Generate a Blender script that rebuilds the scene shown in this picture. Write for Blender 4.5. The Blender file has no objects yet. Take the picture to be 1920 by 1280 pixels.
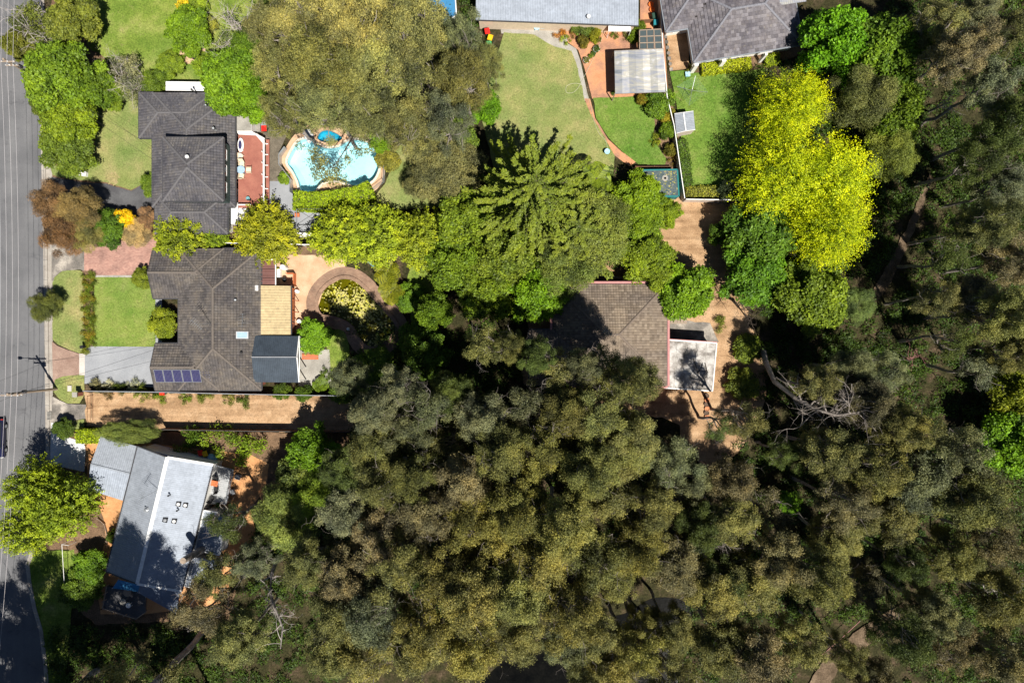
import bpy, math, random
import numpy as np
from mathutils import Vector
from mathutils.geometry import tessellate_polygon

# ------------------------------------------------------------------ camera, sky, sun, exposure
SC = bpy.context.scene
COL = SC.collection
CAM_H = 84.0
S = 126.0 / 1920.0            # metres on the ground for one photograph pixel
cam_data = bpy.data.cameras.new('camera')
cam_data.lens = 24.0
cam_data.sensor_width = 36.0
cam_data.clip_end = 2000.0
cam = bpy.data.objects.new('camera', cam_data)
cam.location = (0, 0, CAM_H)
COL.objects.link(cam)
SC.camera = cam

SUN_EL = math.radians(60.0)
SHADOW = Vector((-0.53, 0.848, 0)).normalized()     # direction shadows fall on the ground
world = bpy.data.worlds.new('World')
SC.world = world
world.use_nodes = True
wn = world.node_tree
wn.nodes.clear()
w_out = wn.nodes.new('ShaderNodeOutputWorld')
w_bg = wn.nodes.new('ShaderNodeBackground')
w_sky = wn.nodes.new('ShaderNodeTexSky')
w_sky.sky_type = 'NISHITA'
w_sky.sun_disc = False
w_sky.air_density = 0.55
w_sky.dust_density = 0.2
w_sky.ozone_density = 1.0
w_sky.sun_elevation = SUN_EL
w_sky.sun_rotation = math.atan2(-SHADOW.x, -SHADOW.y)
w_bg.inputs['Strength'].default_value = 0.05
wn.links.new(w_sky.outputs[0], w_bg.inputs[0])
wn.links.new(w_bg.outputs[0], w_out.inputs[0])
sun_data = bpy.data.lights.new('sun', 'SUN')
sun_data.energy = 5.0
sun_data.angle = math.radians(0.5)
sun_data.color = (1.0, 0.95, 0.86)
sun = bpy.data.objects.new('sun', sun_data)
ray = Vector((SHADOW.x * math.cos(SUN_EL), SHADOW.y * math.cos(SUN_EL), -math.sin(SUN_EL)))
sun.rotation_euler = ray.to_track_quat('-Z', 'Y').to_euler()
sun.location = (0, 0, 60)
COL.objects.link(sun)
SC.view_settings.view_transform = 'Standard'
SC.view_settings.look = 'None'
SC.view_settings.gamma = 1.0
SC.view_settings.exposure = 0.62
SC.render.engine = 'CYCLES'
SC.cycles.max_bounces = 6
SC.cycles.diffuse_bounces = 2
SC.cycles.transparent_max_bounces = 12
SC.cycles.caustics_reflective = False
SC.cycles.caustics_refractive = False

# ------------------------------------------------------------------ helpers
def W(px, py, h=0.0):
    """photograph pixel seen at height h -> point in the place"""
    k = S * (1.0 - h / CAM_H)
    return Vector(((px - 960.0) * k, (640.0 - py) * k, h))

def G(px, py):
    v = W(px, py, 0)
    return (v.x, v.y)

ORG = {}

def setp(o, label=None, cat=None, group=None, kind=None):
    if label: o['label'] = label
    if cat: o['category'] = cat
    if group: o['group'] = group
    if kind: o['kind'] = kind
    return o

def thing(name, label, cat, loc=(0, 0, 0), rz=0.0, group=None):
    o = bpy.data.objects.new(name, None)
    o.empty_display_size = 0.3
    o.location = loc
    o.rotation_euler = (0, 0, rz)
    COL.objects.link(o)
    ORG[o.name] = Vector(loc)
    return setp(o, label, cat, group)

class MB:
    def __init__(self):
        self.v = []; self.f = []; self.a = []      # a: one random number per vertex
    def add(self, vs, fs, a=0.5):
        n = len(self.v)
        self.v.extend([tuple(p) for p in vs])
        self.f.extend([tuple(i + n for i in q) for q in fs])
        self.a.extend([a] * len(vs))
        return self
    def box(self, c, s, rz=0.0, a=0.5, tilt=0.0):
        x, y, z = s[0] / 2, s[1] / 2, s[2] / 2
        co, si = math.cos(rz), math.sin(rz)
        vs = []
        for dz in (-z, z):
            for dx, dy in ((-x, -y), (x, -y), (x, y), (-x, y)):
                zz = dz + dx * tilt
                vs.append((c[0] + dx * co - dy * si, c[1] + dx * si + dy * co, c[2] + zz))
        return self.add(vs, [(3, 2, 1, 0), (4, 5, 6, 7), (0, 1, 5, 4), (1, 2, 6, 5), (2, 3, 7, 6), (3, 0, 4, 7)], a)
    def beam(self, p, q, w, h, a=0.5):
        p, q = Vector(p), Vector(q)
        d = (q - p)
        if d.length < 1e-6: return self
        d.normalize()
        s = d.cross(Vector((0, 0, 1)))
        if s.length < 1e-4: s = Vector((1, 0, 0))
        s.normalize(); u = s.cross(d)
        s = s * w / 2; u = u * h / 2
        vs = [p - s - u, p + s - u, p + s + u, p - s + u, q - s - u, q + s - u, q + s + u, q - s + u]
        return self.add(vs, [(0, 1, 2, 3), (7, 6, 5, 4), (1, 0, 4, 5), (2, 1, 5, 6), (3, 2, 6, 7), (0, 3, 7, 4)], a)
    def tube(self, pts, rad, n=6, cap=True, a=0.5):
        pts = [Vector(p) for p in pts]
        if not hasattr(rad, '__len__'): rad = [rad] * len(pts)
        vs = []; fs = []
        for i, p in enumerate(pts):
            d = (pts[min(i + 1, len(pts) - 1)] - pts[max(i - 1, 0)])
            d = d.normalized() if d.length > 1e-6 else Vector((0, 0, 1))
            ref = Vector((0, 0, 1)) if abs(d.z) < 0.9 else Vector((1, 0, 0))
            s = d.cross(ref).normalized(); u = s.cross(d)
            for k in range(n):
                t = 2 * math.pi * k / n
                vs.append(p + (s * math.cos(t) + u * math.sin(t)) * rad[i])
        for i in range(len(pts) - 1):
            for k in range(n):
                k2 = (k + 1) % n
                fs.append((i * n + k, i * n + k2, (i + 1) * n + k2, (i + 1) * n + k))
        if cap:
            fs.append(tuple(range(n))); fs.append(tuple((len(pts) - 1) * n + k for k in reversed(range(n))))
        return self.add(vs, fs, a)
    def lathe(self, c, prof, n=16, a=0.5, sx=1.0, sy=1.0):
        vs = []; fs = []
        for r, z in prof:
            for k in range(n):
                t = 2 * math.pi * k / n
                vs.append((c[0] + r * sx * math.cos(t), c[1] + r * sy * math.sin(t), c[2] + z))
        m = len(prof)
        for i in range(m - 1):
            for k in range(n):
                k2 = (k + 1) % n
                fs.append((i * n + k, i * n + k2, (i + 1) * n + k2, (i + 1) * n + k))
        fs.append(tuple(reversed(range(n)))); fs.append(tuple((m - 1) * n + k for k in range(n)))
        return self.add(vs, fs, a)
    def prism(self, poly, z0, z1, a=0.5):
        n = len(poly)
        zt = z1 if hasattr(z1, '__len__') else [z1] * n
        vs = [(p[0], p[1], z0) for p in poly] + [(p[0], p[1], zt[i]) for i, p in enumerate(poly)]
        fs = []
        for tri in tessellate_polygon([[Vector((p[0], p[1], 0)) for p in poly]]):
            t = list(tri)
            ax = [Vector(poly[i]).to_2d() if False else Vector((poly[i][0], poly[i][1])) for i in t]
            if (ax[1] - ax[0]).cross(ax[2] - ax[0]) < 0: t.reverse()
            fs.append(tuple(i + n for i in t)); fs.append(tuple(reversed(t)))
        area = sum(poly[i][0] * poly[(i + 1) % n][1] - poly[(i + 1) % n][0] * poly[i][1] for i in range(n))
        for i in range(n):
            j = (i + 1) % n
            fs.append((i, j, n + j, n + i) if area > 0 else (j, i, n + i, n + j))
        return self.add(vs, fs, a)
    def mesh(self, name, mat, off=(0, 0, 0), smooth=False):
        me = bpy.data.meshes.new(name)
        ox, oy, oz = off
        me.from_pydata([(x - ox, y - oy, z - oz) for x, y, z in self.v], [], self.f)
        at = me.attributes.new('rnd', 'FLOAT', 'POINT')
        at.data.foreach_set('value', np.array(self.a, dtype=np.float32))
        if mat: me.materials.append(mat)
        if smooth: me.polygons.foreach_set('use_smooth', np.ones(len(me.polygons), dtype=bool))
        me.update()
        return me
    def build(self, name, mat, parent=None, smooth=False, label=None, cat=None, group=None, kind=None, off=None):
        o_ = ORG.get(parent.name, Vector((0, 0, 0))) if parent is not None else (Vector(off) if off else Vector((0, 0, 0)))
        me = self.mesh(name, mat, o_, smooth)
        o = bpy.data.objects.new(name, me)
        if parent is not None: o.parent = parent
        elif off: o.location = off
        COL.objects.link(o)
        ORG[o.name] = o_
        return setp(o, label, cat, group, kind)

def copy_tree(o, parent=None):
    c = o.copy(); COL.objects.link(c)
    if parent is not None: c.parent = parent
    ORG[c.name] = Vector((0, 0, 0))
    for ch in list(o.children): copy_tree(ch, c)
    return c

def np_mesh(name, V, F, mat, rnd=None, smooth=False):
    """V (n,3), F (m,4) -> mesh"""
    me = bpy.data.meshes.new(name)
    me.vertices.add(len(V)); me.vertices.foreach_set('co', V.astype(np.float32).ravel())
    k = F.shape[1]
    me.loops.add(F.size); me.loops.foreach_set('vertex_index', F.astype(np.int32).ravel())
    me.polygons.add(len(F))
    me.polygons.foreach_set('loop_start', (np.arange(len(F)) * k).astype(np.int32))
    if rnd is not None:
        at = me.attributes.new('rnd', 'FLOAT', 'POINT')
        at.data.foreach_set('value', rnd.astype(np.float32))
    me.update(calc_edges=True)
    if mat: me.materials.append(mat)
    return me

def poly_xy(pts, h=0.0):
    return [tuple(W(x, y, h).xy) for x, y in pts]

def wobble(pts, step=0.8, amp=0.12, seed=1):
    """resample a closed outline and make it uneven like a grown edge"""
    r = random.Random(seed); out = []
    n = len(pts)
    for i in range(n):
        a = Vector(pts[i]); b = Vector(pts[(i + 1) % n])
        k = max(1, int((b - a).length / step))
        for j in range(k):
            p = a.lerp(b, j / k)
            out.append((p.x + r.uniform(-amp, amp), p.y + r.uniform(-amp, amp)))
    return out

def smooth_loop(pts, k=5):
    """closed Catmull-Rom through points"""
    n = len(pts); out = []
    P = [Vector(p) for p in pts]
    for i in range(n):
        p0, p1, p2, p3 = P[i - 1], P[i], P[(i + 1) % n], P[(i + 2) % n]
        for j in range(k):
            t = j / k
            q = 0.5 * ((2 * p1) + (p2 - p0) * t + (2 * p0 - 5 * p1 + 4 * p2 - p3) * t * t + (3 * p1 - p0 - 3 * p2 + p3) * t ** 3)
            out.append((q.x, q.y))
    return out

def sheet(name, loops, z, mat, kind='structure', parent=None):
    """flat sheet with holes: loops[0] outline, the rest holes"""
    pl = [[Vector((p[0], p[1], 0)) for p in l] for l in loops]
    flat = [p for l in loops for p in l]
    mb = MB(); vs = [(p[0], p[1], z) for p in flat]; fs = []
    for tri in tessellate_polygon(pl):
        t = list(tri)
        a, b, c = [Vector(flat[i]) for i in t]
        if (b - a).cross(c - a) < 0: t.reverse()
        fs.append(tuple(t))
    mb.add(vs, fs)
    return mb.build(name, mat, parent, kind=kind)

def offset_loop(pts, d):
    """grow (d>0) a closed loop outward"""
    n = len(pts); out = []
    area = sum(pts[i][0] * pts[(i + 1) % n][1] - pts[(i + 1) % n][0] * pts[i][1] for i in range(n))
    s = 1 if area > 0 else -1
    for i in range(n):
        a = Vector(pts[i - 1]); b = Vector(pts[(i + 1) % n])
        t = (b - a).normalized()
        out.append((pts[i][0] + t.y * d * s, pts[i][1] - t.x * d * s))
    return out

# ------------------------------------------------------------------ materials
def nt(name):
    m = bpy.data.materials.new(name); m.use_nodes = True
    t = m.node_tree; t.nodes.clear()
    out = t.nodes.new('ShaderNodeOutputMaterial')
    return m, t, out

def node(t, kind, **kw):
    n = t.nodes.new(kind)
    for k, v in kw.items():
        if k.startswith('i_'): n.inputs[k[2:].replace('_', ' ')].default_value = v
        else: setattr(n, k, v)
    return n

def c4(c): return (c[0], c[1], c[2], 1.0)

def ramp(t, fac, stops):
    r = t.nodes.new('ShaderNodeValToRGB')
    e = r.color_ramp.elements
    while len(e) < len(stops): e.new(0.5)
    for i, (p, c) in enumerate(stops):
        e[i].position = p; e[i].color = c4(c) if len(c) == 3 else c
    t.links.new(fac, r.inputs[0])
    return r.outputs[0]

def mix(t, fac, a, b, mode='MIX'):
    m = t.nodes.new('ShaderNodeMix'); m.data_type = 'RGBA'; m.blend_type = mode
    for s, v in ((0, fac), (6, a), (7, b)):
        if isinstance(v, (int, float)): m.inputs[s].default_value = v
        elif isinstance(v, tuple): m.inputs[s].default_value = c4(v)
        else: t.links.new(v, m.inputs[s])
    return m.outputs[2]

def noise(t, pos, scale, detail=4, rough=0.6, dist=0.0):
    n = t.nodes.new('ShaderNodeTexNoise')
    n.inputs['Scale'].default_value = scale; n.inputs['Detail'].default_value = detail
    n.inputs['Roughness'].default_value = rough; n.inputs['Distortion'].default_value = dist
    t.links.new(pos, n.inputs['Vector'])
    return n.outputs[0]

def gpos(t):
    return t.nodes.new('ShaderNodeNewGeometry').outputs['Position']

def principled(t, out, col, rough=0.85, spec=0.25, metal=0.0, bump=None, bstr=0.3, bdist=0.02):
    p = t.nodes.new('ShaderNodeBsdfPrincipled')
    if isinstance(col, tuple): p.inputs['Base Color'].default_value = c4(col)
    else: t.links.new(col, p.inputs['Base Color'])
    p.inputs['Roughness'].default_value = rough
    p.inputs['Specular IOR Level'].default_value = spec
    p.inputs['Metallic'].default_value = metal
    if bump is not None:
        b = t.nodes.new('ShaderNodeBump'); b.inputs['Strength'].default_value = bstr; b.inputs['Distance'].default_value = bdist
        t.links.new(bump, b.inputs['Height']); t.links.new(b.outputs[0], p.inputs['Normal'])
    t.links.new(p.outputs[0], out.inputs[0])
    return p

def pmat(name, stops, scale=1.0, fine=12.0, fine_amt=0.35, rough=0.9, spec=0.2, metal=0.0, bstr=0.25, bdist=0.02, detail=5, extra=None):
    """patchy surface: large noise through a colour ramp, times fine grain"""
    m, t, out = nt(name)
    p = gpos(t)
    base = ramp(t, noise(t, p, scale, detail, 0.6), stops)
    g = noise(t, p, fine, 3, 0.7)
    lo, hi = 1 - fine_amt, 1 + fine_amt
    gr = ramp(t, g, [(0.3, (lo, lo, lo)), (0.7, (hi, hi, hi))])
    col = mix(t, 1.0, base, gr, 'MULTIPLY')
    if extra: col = extra(t, p, col)
    principled(t, out, col, rough, spec, metal, g, bstr, bdist)
    return m

def plain(name, c, rough=0.6, spec=0.3, metal=0.0, var=0.12, scale=3.0):
    return pmat(name, [(0.3, tuple(x * (1 - var) for x in c)), (0.7, tuple(x * (1 + var) for x in c))], scale, 25.0, 0.06, rough, spec, metal, 0.05, 0.005)

def leaf_mat(name, warm=(1.3, 1.1, 0.6), trans=0.18, lo=0.38, hi=1.7, rough=0.55, spec=0.25):
    """leaf tint comes from the object's own colour, each sprig a little different"""
    m, t, out = nt(name)
    oi = t.nodes.new('ShaderNodeObjectInfo')
    at = node(t, 'ShaderNodeAttribute', attribute_name='rnd')
    wm = mix(t, 1.0, oi.outputs['Color'], warm, 'MULTIPLY')
    c1 = mix(t, at.outputs['Fac'], oi.outputs['Color'], wm)
    big = noise(t, gpos(t), 0.55, 3, 0.6)
    c1b = mix(t, ramp(t, big, [(0.38, (0, 0, 0)), (0.66, (1, 1, 1))]), c1, mix(t, 1.0, c1, (0.78, 0.86, 1.0), 'MULTIPLY'))
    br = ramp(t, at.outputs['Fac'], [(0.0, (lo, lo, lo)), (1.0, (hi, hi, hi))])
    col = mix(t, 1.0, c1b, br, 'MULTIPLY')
    p = t.nodes.new('ShaderNodeBsdfPrincipled')
    t.links.new(col, p.inputs['Base Color'])
    p.inputs['Roughness'].default_value = rough; p.inputs['Specular IOR Level'].default_value = spec
    tr = t.nodes.new('ShaderNodeBsdfTranslucent')
    t.links.new(mix(t, 1.0, col, (1.1, 1.2, 0.5), 'MULTIPLY'), tr.inputs[0])
    ms = t.nodes.new('ShaderNodeMixShader'); ms.inputs[0].default_value = trans
    t.links.new(p.outputs[0], ms.inputs[1]); t.links.new(tr.outputs[0], ms.inputs[2])
    t.links.new(ms.outputs[0], out.inputs[0])
    return m

def tile_mat(name, c_lo, c_hi, stain, rough=0.8):
    m, t, out = nt(name)
    p = gpos(t)
    at = node(t, 'ShaderNodeAttribute', attribute_name='rnd')
    base = ramp(t, at.outputs['Fac'], [(0.0, c_lo), (1.0, c_hi)])
    lich = noise(t, p, 0.8, 6, 0.7)
    col = mix(t, ramp(t, lich, [(0.45, (0, 0, 0)), (0.68, (0.75, 0.75, 0.75))]), base, stain)
    spot = noise(t, p, 3.2, 4, 0.7)
    col = mix(t, ramp(t, spot, [(0.60, (0, 0, 0)), (0.72, (0.55, 0.55, 0.55))]), col, (0.30, 0.27, 0.20))
    big = noise(t, p, 0.28, 3, 0.6)
    col = mix(t, 1.0, col, ramp(t, big, [(0.35, (0.78, 0.78, 0.82)), (0.65, (1.2, 1.18, 1.12))]), 'MULTIPLY')
    g = noise(t, p, 14, 3, 0.7)
    col = mix(t, 1.0, col, ramp(t, g, [(0.3, (0.72,) * 3), (0.7, (1.28,) * 3)]), 'MULTIPLY')
    principled(t, out, col, rough, 0.25, 0, g, 0.3, 0.01)
    return m

def metal_mat(name, c, rough=0.45, var=0.12, rust=None):
    m, t, out = nt(name)
    p = gpos(t)
    n1 = noise(t, p, 0.7, 5, 0.65)
    base = ramp(t, n1, [(0.3, tuple(x * (1 - var) for x in c)), (0.7, tuple(x * (1 + var) for x in c))])
    n3 = noise(t, p, 2.6, 6, 0.75, 0.4)
    base = mix(t, 1.0, base, ramp(t, n3, [(0.35, (0.80, 0.80, 0.80)), (0.62, (1.06, 1.06, 1.06))]), 'MULTIPLY')
    if rust:
        n2 = noise(t, p, 2.2, 6, 0.75)
        base = mix(t, ramp(t, n2, [(0.55, (0, 0, 0)), (0.75, (0.8, 0.8, 0.8))]), base, rust)
    principled(t, out, base, rough, 0.3, 0.0)
    return m

M = {}
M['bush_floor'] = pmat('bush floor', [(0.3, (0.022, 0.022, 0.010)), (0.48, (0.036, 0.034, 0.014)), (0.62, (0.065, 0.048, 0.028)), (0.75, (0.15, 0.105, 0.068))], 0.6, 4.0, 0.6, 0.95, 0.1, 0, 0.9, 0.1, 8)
M['soil'] = pmat('garden soil', [(0.3, (0.10, 0.065, 0.04)), (0.7, (0.22, 0.14, 0.085))], 0.8, 9.0, 0.5, 0.95, 0.1, 0, 0.6, 0.05)
def road_marks(t, p, col):
    sx = t.nodes.new('ShaderNodeMapping'); sx.inputs['Scale'].default_value = (0.9, 0.05, 1)
    t.links.new(p, sx.inputs['Vector'])
    n = noise(t, sx.outputs[0], 1.0, 3, 0.5)
    st = noise(t, p, 0.55, 6, 0.7, 0.8)
    col = mix(t, 1.0, col, ramp(t, st, [(0.30, (0.72, 0.72, 0.73)), (0.42, (1, 1, 1)), (0.62, (1, 1, 1)), (0.75, (1.14, 1.13, 1.1))]), 'MULTIPLY')
    return mix(t, 1.0, col, ramp(t, n, [(0.35, (0.93, 0.93, 0.94)), (0.65, (1.05, 1.05, 1.05))]), 'MULTIPLY')
M['asphalt'] = pmat('worn grey asphalt', [(0.35, (0.115, 0.116, 0.122)), (0.65, (0.155, 0.155, 0.16))], 0.25, 11.0, 0.22, 0.9, 0.2, 0, 0.35, 0.01, extra=road_marks)
M['drive_asphalt'] = pmat('dark drive asphalt', [(0.35, (0.07, 0.07, 0.075)), (0.65, (0.11, 0.11, 0.115))], 0.6, 12.0, 0.2, 0.9, 0.2)
M['kerb'] = pmat('kerb concrete', [(0.35, (0.26, 0.23, 0.20)), (0.65, (0.38, 0.35, 0.31))], 0.7, 10.0, 0.2, 0.9, 0.15)
def worn(t, p, col):
    n = noise(t, p, 1.3, 5, 0.7, 0.5)
    col = mix(t, ramp(t, n, [(0.60, (0, 0, 0)), (0.74, (0.65, 0.65, 0.65))]), col, (0.33, 0.27, 0.13))
    w = noise(t, p, 0.16, 2, 0.5)
    return mix(t, 1.0, col, ramp(t, w, [(0.35, (0.82, 0.9, 0.85)), (0.65, (1.14, 1.06, 1.1))]), 'MULTIPLY')
M['lawn_dry'] = pmat('dry lawn', [(0.28, (0.14, 0.19, 0.05)), (0.48, (0.20, 0.23, 0.075)), (0.62, (0.26, 0.255, 0.10)), (0.78, (0.33, 0.275, 0.135))], 0.35, 6.0, 0.30, 0.95, 0.1, 0, 0.5, 0.05, extra=worn)
M['lawn_green'] = pmat('green lawn', [(0.28, (0.095, 0.155, 0.022)), (0.48, (0.15, 0.21, 0.035)), (0.62, (0.21, 0.25, 0.06)), (0.75, (0.28, 0.27, 0.10))], 0.45, 5.0, 0.38, 0.95, 0.1, 0, 0.5, 0.05, extra=worn)
M['lawn_fresh'] = pmat('fresh lawn', [(0.3, (0.085, 0.165, 0.022)), (0.5, (0.12, 0.20, 0.032)), (0.68, (0.165, 0.225, 0.05)), (0.82, (0.24, 0.24, 0.09))], 0.5, 5.0, 0.32, 0.95, 0.1, 0, 0.5, 0.04, extra=worn)
M['lawn_lush'] = pmat('mown lawn', [(0.3, (0.125, 0.20, 0.034)), (0.5, (0.17, 0.23, 0.048)), (0.68, (0.215, 0.25, 0.07)), (0.8, (0.26, 0.255, 0.095))], 0.5, 6.0, 0.28, 0.95, 0.1, 0, 0.5, 0.04, extra=worn)
M['concrete'] = pmat('weathered concrete', [(0.3, (0.24, 0.225, 0.20)), (0.7, (0.40, 0.38, 0.34))], 0.5, 9.0, 0.2, 0.9, 0.15)
M['concrete_blue'] = pmat('grey drive concrete', [(0.3, (0.23, 0.24, 0.26)), (0.7, (0.31, 0.32, 0.34))], 0.35, 11.0, 0.14, 0.85, 0.2)
M['concrete_stain'] = pmat('stained concrete', [(0.35, (0.10, 0.095, 0.085)), (0.52, (0.20, 0.18, 0.16)), (0.65, (0.40, 0.36, 0.31))], 0.5, 9.0, 0.25, 0.95, 0.15)
M['concrete_pink'] = pmat('pink brown concrete', [(0.3, (0.22, 0.14, 0.11)), (0.7, (0.34, 0.24, 0.19))], 0.6, 9.0, 0.2, 0.9, 0.15)
M['concrete_white'] = pmat('white concrete', [(0.3, (0.5, 0.51, 0.53)), (0.7, (0.62, 0.62, 0.62))], 0.7, 9.0, 0.08, 0.85, 0.2)
M['concrete_strip'] = pmat('pale strip', [(0.3, (0.45, 0.41, 0.37)), (0.7, (0.56, 0.52, 0.47))], 0.9, 9.0, 0.1, 0.85, 0.2)
M['dry_patch'] = pmat('dry grass patch', [(0.3, (0.24, 0.22, 0.085)), (0.7, (0.34, 0.27, 0.14))], 0.9, 6.0, 0.3, 0.95, 0.1, 0, 0.5, 0.04)
M['track'] = pmat('bush track', [(0.3, (0.07, 0.05, 0.03)), (0.55, (0.13, 0.092, 0.06)), (0.72, (0.22, 0.16, 0.105))], 0.9, 6.0, 0.45, 0.95, 0.1, 0, 0.7, 0.06)
def ruts(t, p, col):
    mp = t.nodes.new('ShaderNodeMapping'); mp.inputs['Scale'].default_value = (0.06, 1.1, 1)
    t.links.new(p, mp.inputs['Vector'])
    n = noise(t, mp.outputs[0], 1.0, 4, 0.6)
    col = mix(t, 1.0, col, ramp(t, n, [(0.38, (0.78, 0.75, 0.72)), (0.55, (1.06, 1.05, 1.04))]), 'MULTIPLY')
    d = noise(t, p, 0.9, 6, 0.75)
    return mix(t, ramp(t, d, [(0.58, (0, 0, 0)), (0.72, (0.6, 0.6, 0.6))]), col, (0.16, 0.11, 0.06))
M['gravel'] = pmat('sandy gravel', [(0.3, (0.27, 0.17, 0.095)), (0.5, (0.38, 0.245, 0.14)), (0.7, (0.45, 0.31, 0.19))], 0.6, 7.0, 0.3, 0.95, 0.1, 0, 0.5, 0.04, extra=ruts)
M['orange_earth'] = pmat('orange paving', [(0.3, (0.42, 0.20, 0.085)), (0.6, (0.55, 0.29, 0.13)), (0.75, (0.6, 0.36, 0.18))], 0.9, 10.0, 0.18, 0.9, 0.15)
M['sandstone'] = pmat('sandy patio', [(0.3, (0.44, 0.27, 0.16)), (0.7, (0.60, 0.42, 0.28))], 0.7, 9.0, 0.15, 0.9, 0.15)
M['terracotta_patio'] = pmat('terracotta patio', [(0.28, (0.23, 0.12, 0.085)), (0.42, (0.36, 0.19, 0.12)), (0.56, (0.52, 0.25, 0.13)), (0.72, (0.46, 0.20, 0.10))], 0.45, 8.0, 0.2, 0.85, 0.2)
M['dark_brick_path'] = pmat('dark brick path', [(0.3, (0.10, 0.085, 0.065)), (0.7, (0.17, 0.145, 0.11))], 1.2, 7.0, 0.35, 0.9, 0.15)

def brick_mat(name, c1, c2, mortar, sc, bw=0.5, rh=0.25):
    m, t, out = nt(name)
    p = gpos(t)
    b = t.nodes.new('ShaderNodeTexBrick')
    b.inputs['Scale'].default_value = sc; b.inputs['Color1'].default_value = c4(c1); b.inputs['Color2'].default_value = c4(c2)
    b.inputs['Mortar'].default_value = c4(mortar); b.inputs['Mortar Size'].default_value = 0.012
    b.inputs['Brick Width'].default_value = bw; b.inputs['Row Height'].default_value = rh
    t.links.new(p, b.inputs['Vector'])
    n = noise(t, p, 0.7, 5, 0.65)
    col = mix(t, 1.0, b.outputs['Color'], ramp(t, n, [(0.3, (0.72, 0.72, 0.74)), (0.7, (1.25, 1.22, 1.2))]), 'MULTIPLY')
    principled(t, out, col, 0.9, 0.15, 0, b.outputs['Fac'], -0.3, 0.01)
    return m
M['brick_drive'] = brick_mat('pink brick drive', (0.40, 0.235, 0.19), (0.30, 0.165, 0.135), (0.30, 0.22, 0.18), 2.1)
M['brick_rim'] = brick_mat('brown brick rim', (0.24, 0.15, 0.105), (0.30, 0.20, 0.14), (0.13, 0.10, 0.08), 2.2)

M['leaf'] = leaf_mat('leaves')
M['leaf_gold'] = leaf_mat('golden leaves', (1.75, 1.22, 0.6), 0.2, 0.5, 1.4)
M['leaf_gum'] = leaf_mat('gum leaves', (1.22, 1.06, 0.75), 0.10, 0.25, 2.0)
M['leaf_flower'] = leaf_mat('flower leaves', (1.7, 0.75, 0.5), 0.15, 0.6, 1.4)
M['bark_pale'] = pmat('pale gum bark', [(0.3, (0.17, 0.145, 0.125)), (0.6, (0.33, 0.29, 0.26)), (0.8, (0.45, 0.41, 0.38))], 1.5, 8.0, 0.3, 0.9, 0.1)
M['bark_dark'] = pmat('dark bark', [(0.3, (0.05, 0.04, 0.033)), (0.7, (0.12, 0.095, 0.075))], 1.5, 8.0, 0.35, 0.95, 0.1)
M['bark_dead'] = pmat('dead wood', [(0.3, (0.30, 0.26, 0.24)), (0.7, (0.52, 0.47, 0.44))], 1.5, 8.0, 0.25, 0.9, 0.1)

M['tile_dark'] = tile_mat('dark roof tile', (0.058, 0.053, 0.053), (0.105, 0.095, 0.092), (0.14, 0.118, 0.098))
M['tile_dark_b'] = tile_mat('charcoal roof tile', (0.058, 0.057, 0.066), (0.098, 0.095, 0.105), (0.115, 0.105, 0.10))
M['tile_slate'] = tile_mat('slate roof tile', (0.075, 0.07, 0.082), (0.19, 0.18, 0.20), (0.13, 0.115, 0.122))
M['tile_brown'] = tile_mat('brown roof tile', (0.12, 0.094, 0.072), (0.225, 0.182, 0.143), (0.20, 0.155, 0.115))
M['ridge_dark'] = plain('ridge tile', (0.135, 0.115, 0.10), 0.85)
M['ridge_char'] = plain('charcoal ridge tile', (0.115, 0.11, 0.115), 0.85)
M['ridge_grey'] = plain('grey ridge tile', (0.19, 0.19, 0.215), 0.8)
M['ridge_brown'] = plain('brown ridge tile', (0.16, 0.125, 0.10), 0.85)
M['underlay'] = plain('roof underlay', (0.035, 0.03, 0.03), 0.9)
M['wall_white'] = plain('white render', (0.74, 0.72, 0.68), 0.8)
M['wall_cream'] = plain('cream render', (0.62, 0.50, 0.38), 0.8)
M['wall_brick'] = brick_mat('red brick wall', (0.30, 0.11, 0.07), (0.24, 0.085, 0.055), (0.30, 0.25, 0.21), 2.2)
M['wall_pink'] = plain('pink boards', (0.44, 0.20, 0.19), 0.7)
M['wall_green'] = plain('dark green boards', (0.045, 0.07, 0.065), 0.6)
M['gutter_dark'] = plain('dark gutter', (0.05, 0.05, 0.055), 0.5)
M['gutter_grey'] = plain('grey gutter', (0.22, 0.24, 0.27), 0.5)
M['white'] = plain('white paint', (0.80, 0.79, 0.77), 0.5)
M['cream'] = plain('cream plastic', (0.70, 0.60, 0.44), 0.5)
M['black'] = plain('black paint', (0.02, 0.02, 0.022), 0.5)
M['grey'] = plain('grey paint', (0.25, 0.26, 0.28), 0.5)
M['steel'] = plain('galvanised steel', (0.42, 0.44, 0.46), 0.35, 0.5, 0.6)
M['glass'] = plain('window glass', (0.02, 0.028, 0.035), 0.08, 0.6)
M['timber'] = plain('brown timber', (0.20, 0.10, 0.055), 0.75)
M['timber_orange'] = plain('oiled timber', (0.50, 0.14, 0.05), 0.6)
M['timber_old'] = plain('grey timber', (0.30, 0.235, 0.18), 0.85)
M['roof_grey'] = metal_mat('grey steel roof', (0.265, 0.29, 0.33), 0.6)
M['roof_pale'] = metal_mat('pale steel roof', (0.30, 0.335, 0.395), 0.6)
M['roof_tan'] = metal_mat('tan steel roof', (0.46, 0.36, 0.20), 0.6, 0.15, (0.20, 0.16, 0.11))
M['roof_navy'] = metal_mat('dark blue steel roof', (0.05, 0.065, 0.085), 0.45, 0.2)
M['roof_maroon'] = metal_mat('maroon steel roof', (0.15, 0.065, 0.055), 0.55, 0.15)
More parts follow.
